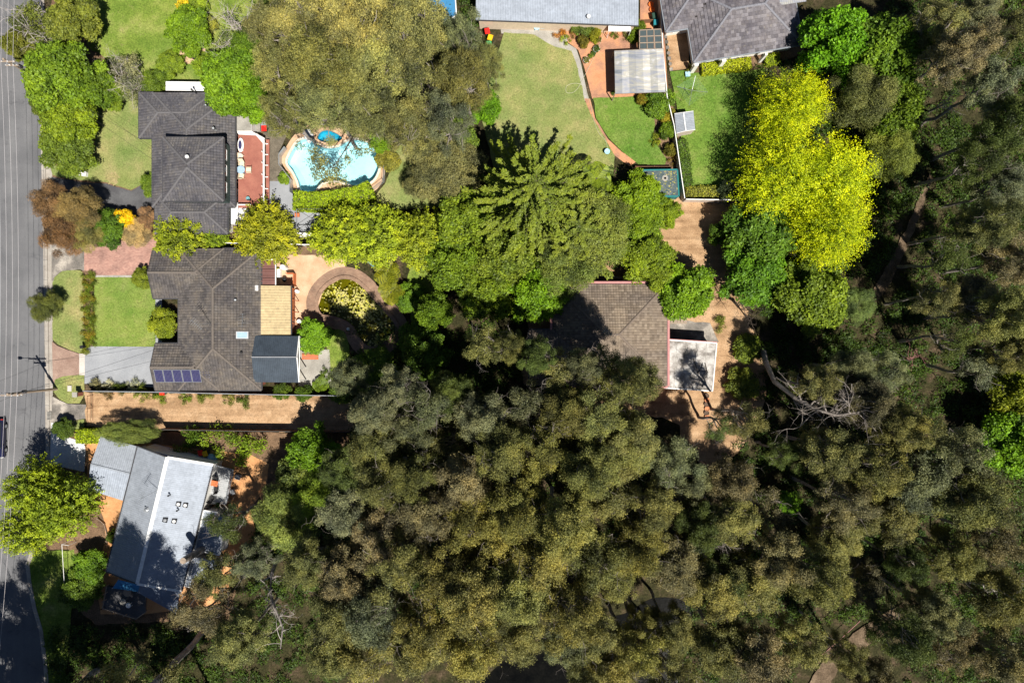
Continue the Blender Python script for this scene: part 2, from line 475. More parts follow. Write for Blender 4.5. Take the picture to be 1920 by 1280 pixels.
M['roof_white'] = pmat('stained white roof', [(0.32, (0.11, 0.10, 0.09)), (0.45, (0.27, 0.245, 0.225)), (0.56, (0.44, 0.42, 0.395)), (0.7, (0.54, 0.52, 0.50))], 0.95, 6.0, 0.14, 0.7, 0.25)
m_, t_, out_ = nt('weathered polycarbonate')
p_ = gpos(t_)
at_ = node(t_, 'ShaderNodeAttribute', attribute_name='rnd')
mp_ = t_.nodes.new('ShaderNodeMapping'); mp_.inputs['Scale'].default_value = (0.35, 1.6, 1); t_.links.new(p_, mp_.inputs['Vector'])
b_ = ramp(t_, noise(t_, mp_.outputs[0], 1.0, 5, 0.7, 0.6), [(0.3, (0.16, 0.18, 0.19)), (0.45, (0.27, 0.28, 0.31)), (0.55, (0.34, 0.33, 0.28)), (0.7, (0.52, 0.52, 0.54))])
s_ = ramp(t_, at_.outputs['Fac'], [(0.0, (0.72, 0.74, 0.78)), (1.0, (1.35, 1.33, 1.35))])
principled(t_, out_, mix(t_, 1.0, b_, s_, 'MULTIPLY'), 0.35, 0.4)
M['roof_clear'] = m_
M['deck_red'] = pmat('red deck boards', [(0.3, (0.26, 0.092, 0.07)), (0.7, (0.36, 0.145, 0.105))], 0.8, 10, 0.15, 0.7, 0.25)
M['deck_grey'] = plain('grey deck boards', (0.36, 0.37, 0.38), 0.7)
# ------------------------------------------------------------------ foliage
def unit(v):
    return v / np.maximum(np.linalg.norm(v, axis=-1, keepdims=True), 1e-9)

def leaf_cloud(clumps, sprigs, per, size, rng, spread=0.16, up=0.45, aspect=0.42, rough=1.0, fill=0.62, lowcut=0.55):
    """clumps: (x,y,z,rx,ry,rz). sprigs per square metre of clump surface; each sprig carries `per` leaves."""
    P = []; N = []; R = []
    for (cx, cy, cz, rx, ry, rz) in clumps:
        area = 2.6 * math.pi * rx * ry
        n = max(6, int(area * sprigs))
        d = unit(rng.normal(size=(n, 3)))
        flip = (d[:, 2] < 0) & (rng.random(n) < lowcut)
        d[flip, 2] *= -1
        r = fill + (1 - fill) * np.sqrt(rng.random(n))
        # lumpy surface
        ph = rng.random(3) * 6.28
        lump = 1 + 0.13 * np.sin(d[:, 0] * 5.1 + ph[0]) + 0.13 * np.sin(d[:, 1] * 5.7 + ph[1]) + 0.1 * np.sin(d[:, 2] * 6 + ph[2])
        p = np.array([cx, cy, cz]) + d * (r * lump)[:, None] * np.array([rx, ry, rz])
        tint = np.clip(rng.normal(0.5, 0.3) * 0.5 + rng.random(n) * 0.5, 0, 1)
        P.append(p); N.append(d); R.append(tint)
    P = np.concatenate(P); N = np.concatenate(N); R = np.concatenate(R)
    P = np.repeat(P, per, axis=0); N = np.repeat(N, per, axis=0); R = np.repeat(R, per)
    m = len(P)
    P = P + rng.normal(size=(m, 3)) * spread * np.array([1, 1, 0.6])
    nrm = unit(N * 0.5 + np.array([0, 0, up]) + rng.normal(size=(m, 3)) * 0.55 * rough)
    t = unit(np.cross(nrm, rng.normal(size=(m, 3))))
    s = np.cross(nrm, t)
    L = size * (0.65 + 0.7 * rng.random(m))[:, None]
    Wd = L * aspect
    v = np.stack([P - t * L * 0.5, P + s * Wd * 0.5 - t * L * 0.05, P + t * L * 0.5, P - s * Wd * 0.5 - t * L * 0.05], axis=1).reshape(-1, 3)
    f = np.arange(m * 4).reshape(-1, 4)
    rr = np.clip(R + rng.normal(size=m) * 0.12, 0, 1)
    return v, f, np.repeat(rr, 4)

def join_clouds(cl):
    V = []; F = []; R = []; n = 0
    for v, f, r in cl:
        V.append(v); F.append(f + n); R.append(r); n += len(v)
    return np.concatenate(V), np.concatenate(F), np.concatenate(R)

def limb(mb, p, q, r0, r1, rng, kink=0.12, n=5, seg=4, a=0.5):
    p, q = Vector(p), Vector(q); L = (q - p).length
    pts = [p]
    for i in range(1, seg):
        t = i / seg
        b = p.lerp(q, t)
        pts.append(b + Vector((rng.normal(), rng.normal(), abs(rng.normal()) * 0.5)) * kink * L * 0.5)
    pts.append(q)
    mb.tube(pts, [r0 + (r1 - r0) * i / seg for i in range(seg + 1)], n, True, a)
    return pts

def twigs(mb, p, d, L, r, depth, rng, n=4):
    """bare branching wood"""
    p = Vector(p); d = Vector(d).normalized()
    pts = [p]; rad = [r]
    seg = 4
    for i in range(seg):
        d = (d + Vector((rng.normal(), rng.normal(), rng.normal() * 0.6)) * 0.28).normalized()
        p = p + d * L / seg
        pts.append(p); rad.append(r * (1 - 0.55 * (i + 1) / seg))
    mb.tube(pts, rad, n)
    if depth > 0:
        for k in range(2 + int(rng.random() * 2)):
            i = 1 + int(rng.random() * seg)
            i = min(i, seg)
            nd = (d * 0.6 + Vector((rng.normal(), rng.normal(), rng.normal() * 0.5 + 0.1)) * 0.75).normalized()
            twigs(mb, pts[i], nd, L * (0.45 + 0.3 * rng.random()), rad[i] * 0.7, depth - 1, rng, n)

PROTO = {}
def make_gum(key, seed, R=4.2, H=17.0, n=24, skip=0.12, sprigs=29, size=0.20, cr=(0.4, 1.15), bare=3, spread=0.19):
    rng = np.random.default_rng(seed)
    cl = []
    for i in range(n):
        a = i * 2.39996 + rng.normal() * 0.25
        rho = R * 0.86 * math.sqrt((i + 0.4) / n)
        if rng.random() < skip and i > 1: continue
        z = H * (0.93 - 0.20 * (rho / R) ** 2) + rng.normal() * 0.065 * H
        r = rng.uniform(*cr)
        cl.append((rho * math.cos(a), rho * math.sin(a), z - r * 0.5, r * rng.uniform(0.9, 1.25), r * rng.uniform(0.9, 1.25), r * rng.uniform(0.6, 0.85)))
    for i in range(n // 3):
        a = rng.random() * 6.28; rho = R * rng.uniform(0.35, 0.95)
        r = rng.uniform(*cr) * 0.8
        cl.append((rho * math.cos(a), rho * math.sin(a), H * rng.uniform(0.55, 0.72), r, r, r * 0.7))
    v, f, rn = leaf_cloud(cl, sprigs, 5, size, rng, spread, 0.4, 0.4, fill=0.4)
    crown = np_mesh('crown', v, f, M['leaf_gum'], rn)
    mb = MB()
    lean = Vector((rng.normal() * 0.5, rng.normal() * 0.5, 0))
    base_r = 0.34
    fork = Vector((lean.x, lean.y, H * 0.48))
    limb(mb, (0, 0, -0.3), fork, base_r, base_r * 0.62, rng, 0.03, 8, 5)
    k = 5
    hubs = []
    for i in range(k):
        a = i * 6.283 / k + rng.normal() * 0.3
        h = Vector((R * 0.45 * math.cos(a), R * 0.45 * math.sin(a), H * rng.uniform(0.66, 0.78)))
        limb(mb, fork, h, base_r * 0.5, base_r * 0.28, rng, 0.1, 6)
        hubs.append(h)
    for c in cl:
        cv = Vector(c[:3])
        h = min(hubs, key=lambda q: (q - cv).length)
        limb(mb, h, cv + Vector((0, 0, c[5] * 0.2)), 0.085, 0.03, rng, 0.14, 4, 3)
    for i in range(bare):
        h = hubs[i % k]
        d = Vector((h.x, h.y, R * 0.9 + rng.normal()))
        twigs(mb, h, d, H * 0.2, 0.07, 2, rng)
    trunk = mb.mesh('trunk', M['bark_pale'])
    PROTO[key] = (trunk, crown, R, H)

def make_round(key, seed, R=3.0, H=5.5, n=26, sprigs=34, size=0.26, cr=(0.45, 1.1), flat=0.8, aspect=0.6, up=0.5, leaf='leaf', spread=0.12, bark='bark_dark', base=0.25, per=4):
    """dense garden tree: dome of leafy lobes"""
    rng = np.random.default_rng(seed)
    cl = []
    H0 = H * base
    for i in range(n):
        a = i * 2.39996 + rng.normal() * 0.2
        u = (i + 0.5) / n
        th = math.acos(1 - u * 1.25) if u * 1.25 < 2 else 2.0
        rho = R * 0.82 * math.sin(th); z = H0 + (H - H0) * (0.42 + 0.46 * math.cos(th))
        r = rng.uniform(*cr) * R / 3.0
        j = rng.normal(size=3) * 0.11 * R
        cl.append((rho * math.cos(a) + j[0], rho * math.sin(a) + j[1], z + j[2] * 0.6, r * 1.1, r * 1.1, r * flat))
    cl.append((0, 0, H0 + (H - H0) * 0.45, R * 0.7, R * 0.7, (H - H0) * 0.42))
    v, f, rn = leaf_cloud(cl, sprigs, per, size, rng, spread, up, aspect)
    crown = np_mesh('crown', v, f, M[leaf], rn)
    mb = MB()
    fork = Vector((0, 0, H * 0.38))
    limb(mb, (0, 0, -0.2), fork, 0.045 * R + 0.03, 0.035 * R + 0.02, rng, 0.04, 7, 3)
    for c in cl[::3]:
        limb(mb, fork, c[:3], 0.022 * R + 0.01, 0.01, rng, 0.12, 4, 3)
    trunk = mb.mesh('trunk', M[bark])
    PROTO[key] = (trunk, crown, R, H)

def make_spray(key, seed, R=3.0, H=6.0, n=240, size=0.20, per=38, leaf='leaf', blen=1.1, aspect=0.5, flat=1.0, droop=0.1):
    """tree whose shoots stand out as short leafy sprays"""
    rng = np.random.default_rng(seed)
    P = []; N = []; Rr = []; T = []
    mb = MB()
    fork = Vector((0, 0, H * 0.4))
    limb(mb, (0, 0, -0.2), fork, 0.06 * R + 0.03, 0.05 * R, rng, 0.04, 7, 3)
    for i in range(n):
        a = i * 2.39996; u = (i + 0.5) / n
        th = math.acos(1 - 1.15 * u)
        d = Vector((math.sin(th) * math.cos(a), math.sin(th) * math.sin(a), math.cos(th)))
        lum = 1 + 0.16 * math.sin(3 * a + seed) * math.sin(th) + 0.1 * math.sin(5 * a + th * 4)
        o = Vector((d.x * R * 0.72 * lum, d.y * R * 0.72 * lum, H * 0.42 + d.z * H * 0.42 * flat))
        sd = (d + Vector((rng.normal(), rng.normal(), rng.normal() * 0.5)) * 0.45).normalized()
        L = blen * rng.uniform(0.6, 1.2) * R / 3
        tint = np.clip(rng.normal(0.5, 0.27), 0, 1)
        k = np.sort(rng.random(per))
        p = np.array(o)[None] + np.array(sd)[None] * (k[:, None] * L) + rng.normal(size=(per, 3)) * 0.11 * R / 3
        p[:, 2] -= droop * k ** 2 * L
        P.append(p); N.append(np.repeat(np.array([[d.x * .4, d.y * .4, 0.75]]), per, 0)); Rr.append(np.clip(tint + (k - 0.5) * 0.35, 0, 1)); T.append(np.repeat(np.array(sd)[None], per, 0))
        if i % 5 == 0: limb(mb, fork, o, 0.02 * R, 0.012, rng, 0.1, 4, 3)
    P = np.concatenate(P); N = np.concatenate(N); Rr = np.concatenate(Rr); T = np.concatenate(T)
    m = len(P)
    nrm = unit(N + rng.normal(size=(m, 3)) * 0.4)
    t = unit(T + rng.normal(size=(m, 3)) * 0.7); t = unit(t - nrm * np.sum(t * nrm, 1, keepdims=True))
    s = np.cross(nrm, t)
    L = size * (0.7 + 0.6 * rng.random(m))[:, None]
    v = np.stack([P - t * L * .5, P + s * L * aspect * .5, P + t * L * .5, P - s * L * aspect * .5], 1).reshape(-1, 3)
    # inner mass so that the crown is not hollow
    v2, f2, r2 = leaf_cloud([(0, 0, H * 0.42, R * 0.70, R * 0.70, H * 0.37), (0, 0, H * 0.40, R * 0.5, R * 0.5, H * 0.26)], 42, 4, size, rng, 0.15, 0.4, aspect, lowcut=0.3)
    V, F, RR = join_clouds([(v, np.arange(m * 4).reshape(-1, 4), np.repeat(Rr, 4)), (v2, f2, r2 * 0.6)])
    crown = np_mesh('crown', V, F, M[leaf], RR)
    PROTO[key] = (mb.mesh('trunk', M['bark_dark']), crown, R, H)

def make_twiggy(key, seed, R=2.6, H=4.5, leaves=1, dead='bark_dead'):
    rng = np.random.default_rng(seed)
    mb = MB()
    fork = Vector((0, 0, H * 0.3))
    limb(mb, (0, 0, -0.2), fork, 0.12, 0.09, rng, 0.05, 6, 3)
    tips = []
    for i in range(11):
        a = i * 2.4; th = rng.uniform(0.3, 1.2)
        d = Vector((math.sin(th) * math.cos(a), math.sin(th) * math.sin(a), math.cos(th)))
        twigs(mb, fork, d, H * 0.62, 0.065, 3, rng)
        tips.append(fork + d * H * 0.5)
    cl = [(t.x, t.y, t.z - 0.2, 0.7, 0.7, 0.45) for t in tips]
    v, f, rn = leaf_cloud(cl, 11 * leaves, 4, 0.2, rng, 0.16, 0.4, 0.5)
    PROTO[key] = (mb.mesh('trunk', M[dead]), np_mesh('crown', v, f, M['leaf_gum'], rn), R, H)

for i in range(7):
    make_gum('gum%d' % i, 100 + i, n=(48, 42, 54, 38, 50, 44, 56)[i], skip=(0.12, 0.24, 0.15, 0.3, 0.17, 0.22, 0.1)[i], bare=(2, 4, 1, 5, 2, 3, 1)[i])
for i in range(2):
    make_gum('sparse%d' % i, 140 + i, R=3.2, H=14, n=12, skip=0.15, sprigs=22, cr=(0.7, 1.05), bare=6)
for i in range(4):
    make_round('round%d' % i, 200 + i, n=(26, 30, 22, 28)[i])
for i in range(3):
    make_round('shrub%d' % i, 240 + i, R=1.3, H=1.7, n=16, sprigs=70, size=0.17, cr=(0.9, 1.5), spread=0.07, per=3, base=0.1)
for i in range(2):
    make_round('fine%d' % i, 260 + i, R=3.2, H=6.5, n=26, sprigs=60, size=0.16, cr=(0.5, 1.05), aspect=0.3, spread=0.12, leaf='leaf_gum')
for i in range(3):
    make_spray('spray%d' % i, 300 + i)
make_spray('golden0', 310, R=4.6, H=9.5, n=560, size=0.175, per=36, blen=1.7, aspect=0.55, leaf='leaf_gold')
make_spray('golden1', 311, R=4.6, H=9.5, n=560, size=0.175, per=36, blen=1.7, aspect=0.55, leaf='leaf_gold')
for i in range(2): make_twiggy('twiggy%d' % i, 400 + i, leaves=1 + i)
make_twiggy('bare0', 410, leaves=0.12)

def make_weed(key, seed, R=1.3, H=1.0):
    rng = np.random.default_rng(seed)
    cl = []
    for i in range(13):
        a = rng.random() * 6.28; rho = R * rng.random() ** 0.7; r = rng.uniform(0.12, 0.4)
        cl.append((rho * math.cos(a), rho * math.sin(a) * 0.75, H * rng.uniform(0.15, 0.6) * (1 - 0.4 * rho / R), r, r, r * 1.1))
    v, f, rn = leaf_cloud(cl, 60, 3, 0.17, rng, 0.1, 0.3, 0.3)
    mb = MB()
    for c in cl: limb(mb, (c[0] * 0.3, c[1] * 0.3, -0.05), c[:3], 0.015, 0.006, rng, 0.1, 4, 3)
    PROTO[key] = (mb.mesh('stems', M['bark_dark']), np_mesh('foliage', v, f, M['leaf'], rn), R, H)
for i in range(4): make_weed('weed%d' % i, 500 + i)

def tree(name, kind, px, py, rpx, h, col, label, cat='tree', group=None, sy=1.0, rot=None, parts=('trunk', 'crown')):
    """px,py: middle of the crown in the photograph, rpx its half width there, h its height in metres"""
    tr, cr, R, H = PROTO[kind]
    hc = h * (0.8 if h > 8 else 0.6)
    p = W(px, py, hc)
    r = rpx * S * (1 - hc / CAM_H)
    rs = random.Random(int(px * 31 + py * 17))
    o = thing(name, label, cat, (p.x, p.y, 0), 0, group)
    s = r / R
    o.scale = (s, s * sy, h / H)
    rz = rs.uniform(0, 6.28) if rot is None else rot
    v = (rs.uniform(0.72, 1.3) if 'gum' in name else 1.25 * rs.uniform(0.88, 1.12))
    if kind.startswith(('weed', 'shrub')): parts = ('stem', 'foliage')
    for part, me in zip(parts, (tr, cr)):
        c = bpy.data.objects.new(part, me); c.parent = o; COL.objects.link(c)
        c.rotation_euler = (0, 0, rz)
        c.color = (col[0] * v * rs.uniform(0.94, 1.06), col[1] * v, col[2] * v * rs.uniform(0.9, 1.1), 1)
    return o

def hedge(name, label, pts, width, h, col, cat='hedge', size=0.18, dens=105, group=None, wob=0.06, flower=False, top=None):
    """clipped hedge along a line of photograph pixels (taken at the hedge's top)"""
    P = [W(x, y, h) for x, y in pts]
    c = sum((p for p in P), Vector()) / len(P)
    o = thing(name, label, cat, (c.x, c.y, 0), 0, group)
    rng = np.random.default_rng(int(pts[0][0] * 7 + pts[0][1]))
    V = []; N = []
    core = MB()
    for a, b in zip(P[:-1], P[1:]):
        a = Vector((a.x, a.y, 0)); b = Vector((b.x, b.y, 0))
        d = (b - a); L = d.length; d.normalize(); s = Vector((-d.y, d.x, 0))
        core.beam(a + Vector((0, 0, h * 0.45)), b + Vector((0, 0, h * 0.45)), width * 0.8, h * 0.86)
        def put(n, fn):
            for q in range(n):
                p_, n_ = fn(rng.random(), rng.random()); V.append(p_); N.append(n_)
        put(int(L * width * dens), lambda u, w: (a + d * L * u + s * width * (w - .5) + Vector((0, 0, h)), (0, 0, 1)))
        for sg in (-1, 1):
            put(int(L * h * dens * 0.6), lambda u, w: (a + d * L * u + s * width * .5 * sg + Vector((0, 0, h * w)), (s.x * sg, s.y * sg, 0.2)))
        for e, sg in ((a, -1), (b, 1)):
            put(int(width * h * dens * 0.6), lambda u, w: (e + s * width * (u - .5) + Vector((0, 0, h * w)) + d * 0.02 * sg, (d.x * sg, d.y * sg, 0.2)))
    V = np.array([tuple(v) for v in V]); N = np.array(N, dtype=float)
    V = np.repeat(V, 3, 0); N = np.repeat(N, 3, 0)
    m = len(V)
    V = V + rng.normal(size=(m, 3)) * wob + N * (np.sin(V[:, :1] * 2.1) * np.cos(V[:, 1:2] * 1.7)) * 0.05
    nrm = unit(N + rng.normal(size=(m, 3)) * 0.55)
    t = unit(np.cross(nrm, rng.normal(size=(m, 3)))); s_ = np.cross(nrm, t)
    L_ = size * (0.7 + 0.6 * rng.random(m))[:, None]
    v = np.stack([V - t * L_ * .5, V + s_ * L_ * .3, V + t * L_ * .5, V - s_ * L_ * .3], 1).reshape(-1, 3) - np.array([c.x, c.y, 0])
    me = np_mesh('foliage', v, np.arange(m * 4).reshape(-1, 4), M['leaf_flower' if flower else 'leaf'], np.repeat(rng.random(m), 4))
    f = bpy.data.objects.new('foliage', me); f.parent = o; COL.objects.link(f); f.color = (*[x * 1.6 for x in col], 1)
    core.build('branches', M['bark_dark'], o)
    return o

def frond_plant(name, label, px, py, h, L, col, n=14, cat='palm', trunk_r=0.12, crown_h=None, group=None):
    """palm or tree fern: arching fronds with leaflets"""
    p = W(px, py, h)
    o = thing(name, label, cat, (p.x, p.y, 0), 0, group)
    rng = np.random.default_rng(int(px + py * 3))
    tb = MB(); tb.tube([(0, 0, -0.2), (0.05, 0, h * 0.5), (0, 0, h)], [trunk_r * 1.2, trunk_r, trunk_r * 0.9], 8)
    t = tb.build('trunk', M['bark_dark'], None); t.parent = o
    proto = None
    for i in range(n):
        if proto is None:
            V = []; F = []; Rn = []
            K = 22
            for k in range(K):
                u = (k + 1) / K
                x = L * u * (1 - 0.12 * u); z = 0.35 * L * u - 0.62 * L * u * u
                w = L * 0.30 * math.sin(math.pi * min(1, u * 0.93 + 0.05)) ** 0.7
                for sg in (-1, 1):
                    b = len(V)
                    V += [(x, 0, z), (x + 0.035 * L, sg * 0.01, z), (x + w * 0.55, sg * w, z - w * 0.25), (x + w * 0.5 - 0.02 * L, sg * w * 0.9, z - w * 0.25)]
                    F.append((b, b + 1, b + 2, b + 3)); Rn += [rng.random()] * 4
            me = np_mesh('frond', np.array(V), np.array(F), M['leaf'], np.array(Rn)); proto = me
        f = bpy.data.objects.new('frond', proto); f.parent = o; COL.objects.link(f)
        f.location = (0, 0, h); f.rotation_euler = (0, rng.uniform(-0.35, 0.3), i * 6.283 / n + rng.normal() * 0.1)
        s = rng.uniform(0.8, 1.1); f.scale = (s, s, s)
        f.color = (*col, 1)
    return o

def conifer(name, label, px, py, h, R, col, seed=5):
    """tall conifer; px,py is where the trunk stands"""
    b = W(px, py, 0)
    o = thing(name, label, 'tree', (b.x, b.y, 0))
    rng = np.random.default_rng(seed)
    mb = MB(); mb.tube([(0, 0, -0.3), (0, 0, h * 0.5), (0.1, 0, h * 0.97)], [0.38, 0.22, 0.03], 8)
    P = []; N = []; T = []; Rr = []
    zs = np.linspace(0.16, 0.97, 19)
    for iz, zf in enumerate(zs):
        nb = 7 if zf < 0.85 else 5
        bl = R * (1 - zf) ** 0.62 * 1.0 + 0.25
        for k in range(nb):
            a = k * 6.283 / nb + iz * 0.7 + rng.normal() * 0.15
            L = bl * rng.uniform(0.78, 1.15)
            d = Vector((math.cos(a), math.sin(a), 0)); s = Vector((-d.y, d.x, 0))
            pts = []
            for j in range(6):
                u = j / 5
                pts.append(Vector((0, 0, zf * h)) + d * L * u + Vector((0, 0, L * (-0.10 * u + 0.30 * u * u))))
            mb.tube(pts, [0.06 * (1 - zf) + 0.02] + [0.03] * 4 + [0.008], 4)
            nn = int(62 * L / 3) + 18
            for q in range(nn):
                u = rng.random() ** 0.7
                c = pts[min(4, int(u * 5))].lerp(pts[min(5, int(u * 5) + 1)], u * 5 - int(u * 5))
                w = (0.14 + 0.24 * L / R) * (1.15 - 0.85 * u) * 1.5
                off = rng.uniform(-1, 1) * w
                sd = (d + s * (1.0 if off > 0 else -1.0) * rng.uniform(0.3, 1.0))
                pp = c + s * off + d * abs(off) * 0.45 + Vector((0, 0, -abs(off) * 0.12))
                P.append(tuple(pp)); T.append(tuple(sd.normalized())); N.append((0, 0, 1)); Rr.append(np.clip(0.25 + 0.6 * u + rng.normal() * 0.12, 0, 1))
    P = np.array(P); T = np.array(T); N = np.array(N, float); Rr = np.array(Rr)
    P = np.repeat(P, 3, 0); T = np.repeat(T, 3, 0); N = np.repeat(N, 3, 0); Rr = np.repeat(Rr, 3)
    m = len(P)
    P = P + rng.normal(size=(m, 3)) * 0.09
    nrm = unit(N + rng.normal(size=(m, 3)) * 0.35); t = unit(T + rng.normal(size=(m, 3)) * 0.35)
    t = unit(t - nrm * np.sum(t * nrm, 1, keepdims=True)); s = np.cross(nrm, t)
    L = 0.30 * (0.7 + 0.6 * rng.random(m))[:, None]
    v = np.stack([P - t * L * .5, P + s * L * .22, P + t * L * .5, P - s * L * .22], 1).reshape(-1, 3)
    me = np_mesh('crown', v, np.arange(m * 4).reshape(-1, 4), M['leaf'], np.repeat(Rr, 4))
    tr = mb.build('trunk', M['bark_dark']); tr.parent = o
    c = bpy.data.objects.new('crown', me); c.parent = o; COL.objects.link(c); c.color = (*col, 1)
    return o
# ------------------------------------------------------------------ prototypes small helpers
def Z(reg, sc, pts):
    return [(reg[0] + x / sc, reg[1] + y / sc) for x, y in pts]

# ------------------------------------------------------------------ setting: water bodies first (they cut the ground)
pool_px = Z((400, 120), 4, [(555, 740), (585, 660), (640, 580), (705, 562), (765, 572), (790, 612), (850, 632), (940, 622), (1000, 585), (1090, 570), (1170, 600), (1230, 680), (1248, 760), (1225, 840), (1180, 890), (1090, 915), (1010, 905), (950, 882), (860, 882), (810, 905), (770, 948), (710, 966), (655, 945), (635, 880), (600, 810)])
pool = smooth_loop(poly_xy(pool_px), 3)
spa_px = Z((400, 120), 4, [(782, 555), (800, 515), (850, 497), (920, 520), (975, 565), (925, 596), (860, 600), (805, 585)])
spa = smooth_loop(poly_xy(spa_px), 3)
pond_px = Z((470, 460), 4.571, [(580, 520), (592, 440), (650, 360), (740, 300), (820, 285), (900, 310), (980, 375), (1060, 465), (1150, 565), (1225, 650), (1245, 710), (1200, 780), (1120, 845), (1030, 870), (950, 815), (885, 700), (800, 640), (700, 607), (612, 590)])
pond = smooth_loop(poly_xy(pond_px), 3)
creek_px = [(905, 1330), (925, 1255), (1010, 1200), (1090, 1165), (1170, 1150), (1225, 1120), (1290, 1130), (1300, 1185), (1260, 1230), (1255, 1330)]
creek = smooth_loop(poly_xy(creek_px), 3)

big = [(-700, -700), (700, -700), (700, 700), (-700, 700)]
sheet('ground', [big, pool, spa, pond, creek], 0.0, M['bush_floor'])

GRASS = ['short uneven grass of the upper left lawn', 'dry short grass of the lawn before the two storey house', 'dry grass of the verge beside the flower strip',
         'mown grass of the square lawn before the solar roofed house', 'grass of the small verge round the lamp pole', 'grass tufts of the verge above the white driveway', 'dark shaded grass beside the lower left road',
         'pale dry grass right of the pool', 'shaded grass right of the lily pond', 'strip of grass below the round green tree by the pond', 'short dry grass of the large lawn at the top',
         'mown green grass of the kidney shaped lawn', 'mown green grass of the lawn with the clothes hoist']
def grass(q, z, mat, seed, label):
    rg = np.random.default_rng(seed + 50)
    P = np.array(q); lo, hi = P.min(0) - 0.15, P.max(0) + 0.15
    n = int((hi - lo).prod() * 60)
    pts = lo + (hi - lo) * rg.random((n, 2))
    ins = np.zeros(n, bool)
    for i in range(len(P)):
        x1, y1 = P[i]; x2, y2 = P[i - 1]
        if y1 == y2: continue
        ins ^= ((y1 > pts[:, 1]) != (y2 > pts[:, 1])) & (pts[:, 0] < (x2 - x1) * (pts[:, 1] - y1) / (y2 - y1) + x1)
    pts = pts[ins] + rg.normal(size=(ins.sum(), 2)) * 0.05
    m = len(pts); a = rg.random(m) * 6.283; w = 0.05; h = 0.03 + 0.05 * rg.random(m)
    c, s = np.cos(a) * w, np.sin(a) * w
    lean = rg.normal(size=(m, 2)) * 0.06
    zz = np.full(m, z)
    V = np.stack([np.stack([pts[:, 0] - c, pts[:, 1] - s, zz], 1), np.stack([pts[:, 0] + c, pts[:, 1] + s, zz], 1), np.stack([pts[:, 0] + lean[:, 0], pts[:, 1] + lean[:, 1], zz + h], 1)], 1).reshape(-1, 3)
    me = np_mesh('grass', V, np.arange(m * 3).reshape(-1, 3), mat)
    o = bpy.data.objects.new('grass', me); COL.objects.link(o)
    setp(o, label, 'grass', None, 'stuff')

_z = [0.0]
def patch(name, pts, mat, holes=(), wob=0.0, smooth=0, seed=1, step=0.8):
    _z[0] += 0.0035
    q = poly_xy(pts)
    if smooth: q = smooth_loop(q, smooth)
    if wob: q = wobble(q, step, wob, seed)
    if mat.startswith('lawn'): grass(q, _z[0], M[mat], seed, GRASS.pop(0))
    return sheet(name, [q] + list(holes), _z[0], M[mat])

# road with kerb
road_edge = [(80, -300), (80, 0), (80, 200), (83, 320), (86, 450), (88, 600), (90, 760), (91, 860), (84, 940), (64, 1030), (53, 1058), (57, 1095), (66, 1140), (78, 1180), (86, 1240), (92, 1320), (110, 1700)]
patch('road', [(-62, -300)] + road_edge + [(-45, 1700), (-70, 1180), (-60, 860)], 'asphalt')
kb = MB()
ke = [W(x, y) for x, y in road_edge]
for i in range(len(ke) - 1):
    a, b = ke[i], ke[i + 1]
    L = (b - a).length; k = max(1, int(L / 2.4))
    for j in range(k):
        p = a.lerp(b, j / k); q = a.lerp(b, (j + 1) / k - 0.012 / max(L / k, .1))
        d = (q - p).normalized(); s = Vector((d.y, -d.x, 0)) * -1
        s = Vector((abs(s.x), s.y if s.x > 0 else -s.y, 0))
        kb.beam(p + s * 0.12 + Vector((0, 0, 0.06)), q + s * 0.12 + Vector((0, 0, 0.06)), 0.2, 0.14)
        kb.beam(p - s * 0.16 + Vector((0, 0, 0.008)), q - s * 0.16 + Vector((0, 0, 0.008)), 0.34, 0.03)
kb.build('kerb', M['kerb'], kind='structure')

patch('garden_bed', [(96, -100), (480, -100), (525, 150), (530, 470), (300, 470), (240, 470), (97, 460)], 'soil', wob=0.1)
patch('footpath', [(84, 150), (97, 200), (98, 330), (98, 460), (99, 640), (99, 760), (98, 865), (91, 865), (90, 760), (88, 600), (86, 450), (83, 320)], 'kerb')
patch('back_lawn', [(150, -120), (160, 20), (165, 80), (200, 112), (255, 140), (330, 168), (410, 172), (480, 150), (500, -120)], 'lawn_green', wob=0.25, smooth=3, seed=2)
patch('bare_earth', [(335, 92), (350, 82), (380, 88), (388, 105), (372, 122), (350, 118), (338, 108)], 'sandstone', wob=0.15, smooth=3)
patch('front_lawn', [(168, 183), (262, 176), (300, 300), (302, 324), (276, 340), (246, 356), (200, 343), (150, 338), (98, 329), (93, 308), (150, 316), (180, 290), (176, 235)], 'lawn_dry', wob=0.08, seed=3)
patch('bare_earth', [(199, 330), (206, 322), (217, 324), (224, 334), (220, 345), (208, 346), (200, 339)], 'dry_patch', wob=0.3, smooth=4, step=0.3)
patch('driveway', [(97, 332), (150, 341), (200, 345), (246, 358), (277, 341), (303, 318), (310, 385), (290, 405), (230, 410), (97, 378)], 'drive_asphalt', wob=0.04)
patch('concrete_apron', [(97, 455), (158, 452), (158, 508), (150, 505), (115, 509), (103, 519), (97, 535)], 'concrete_stain')
patch('brick_driveway', [(158, 448), (300, 448), (300, 516), (158, 516)], 'brick_drive')
patch('concrete_edging', [(172, 516), (300, 516), (300, 520), (172, 520)], 'concrete')
patch('verge_lawn', [(99, 530), (104, 518), (118, 508), (150, 506), (157, 512), (157, 655), (150, 662), (128, 655), (108, 646), (99, 636)], 'lawn_dry', wob=0.07, seed=4)
patch('front_lawn', [(177, 520), (292, 520), (292, 650), (177, 650)], 'lawn_lush', wob=0.04, seed=5)
patch('garden_bed', [(155, 508), (172, 508), (176, 652), (158, 656)], 'soil', wob=0.05)
patch('concrete_path', [(292, 520), (304, 520), (304, 650), (292, 650)], 'concrete_blue')
patch('driveway', [(159, 649), (294, 650), (294, 726), (159, 719)], 'concrete_blue')
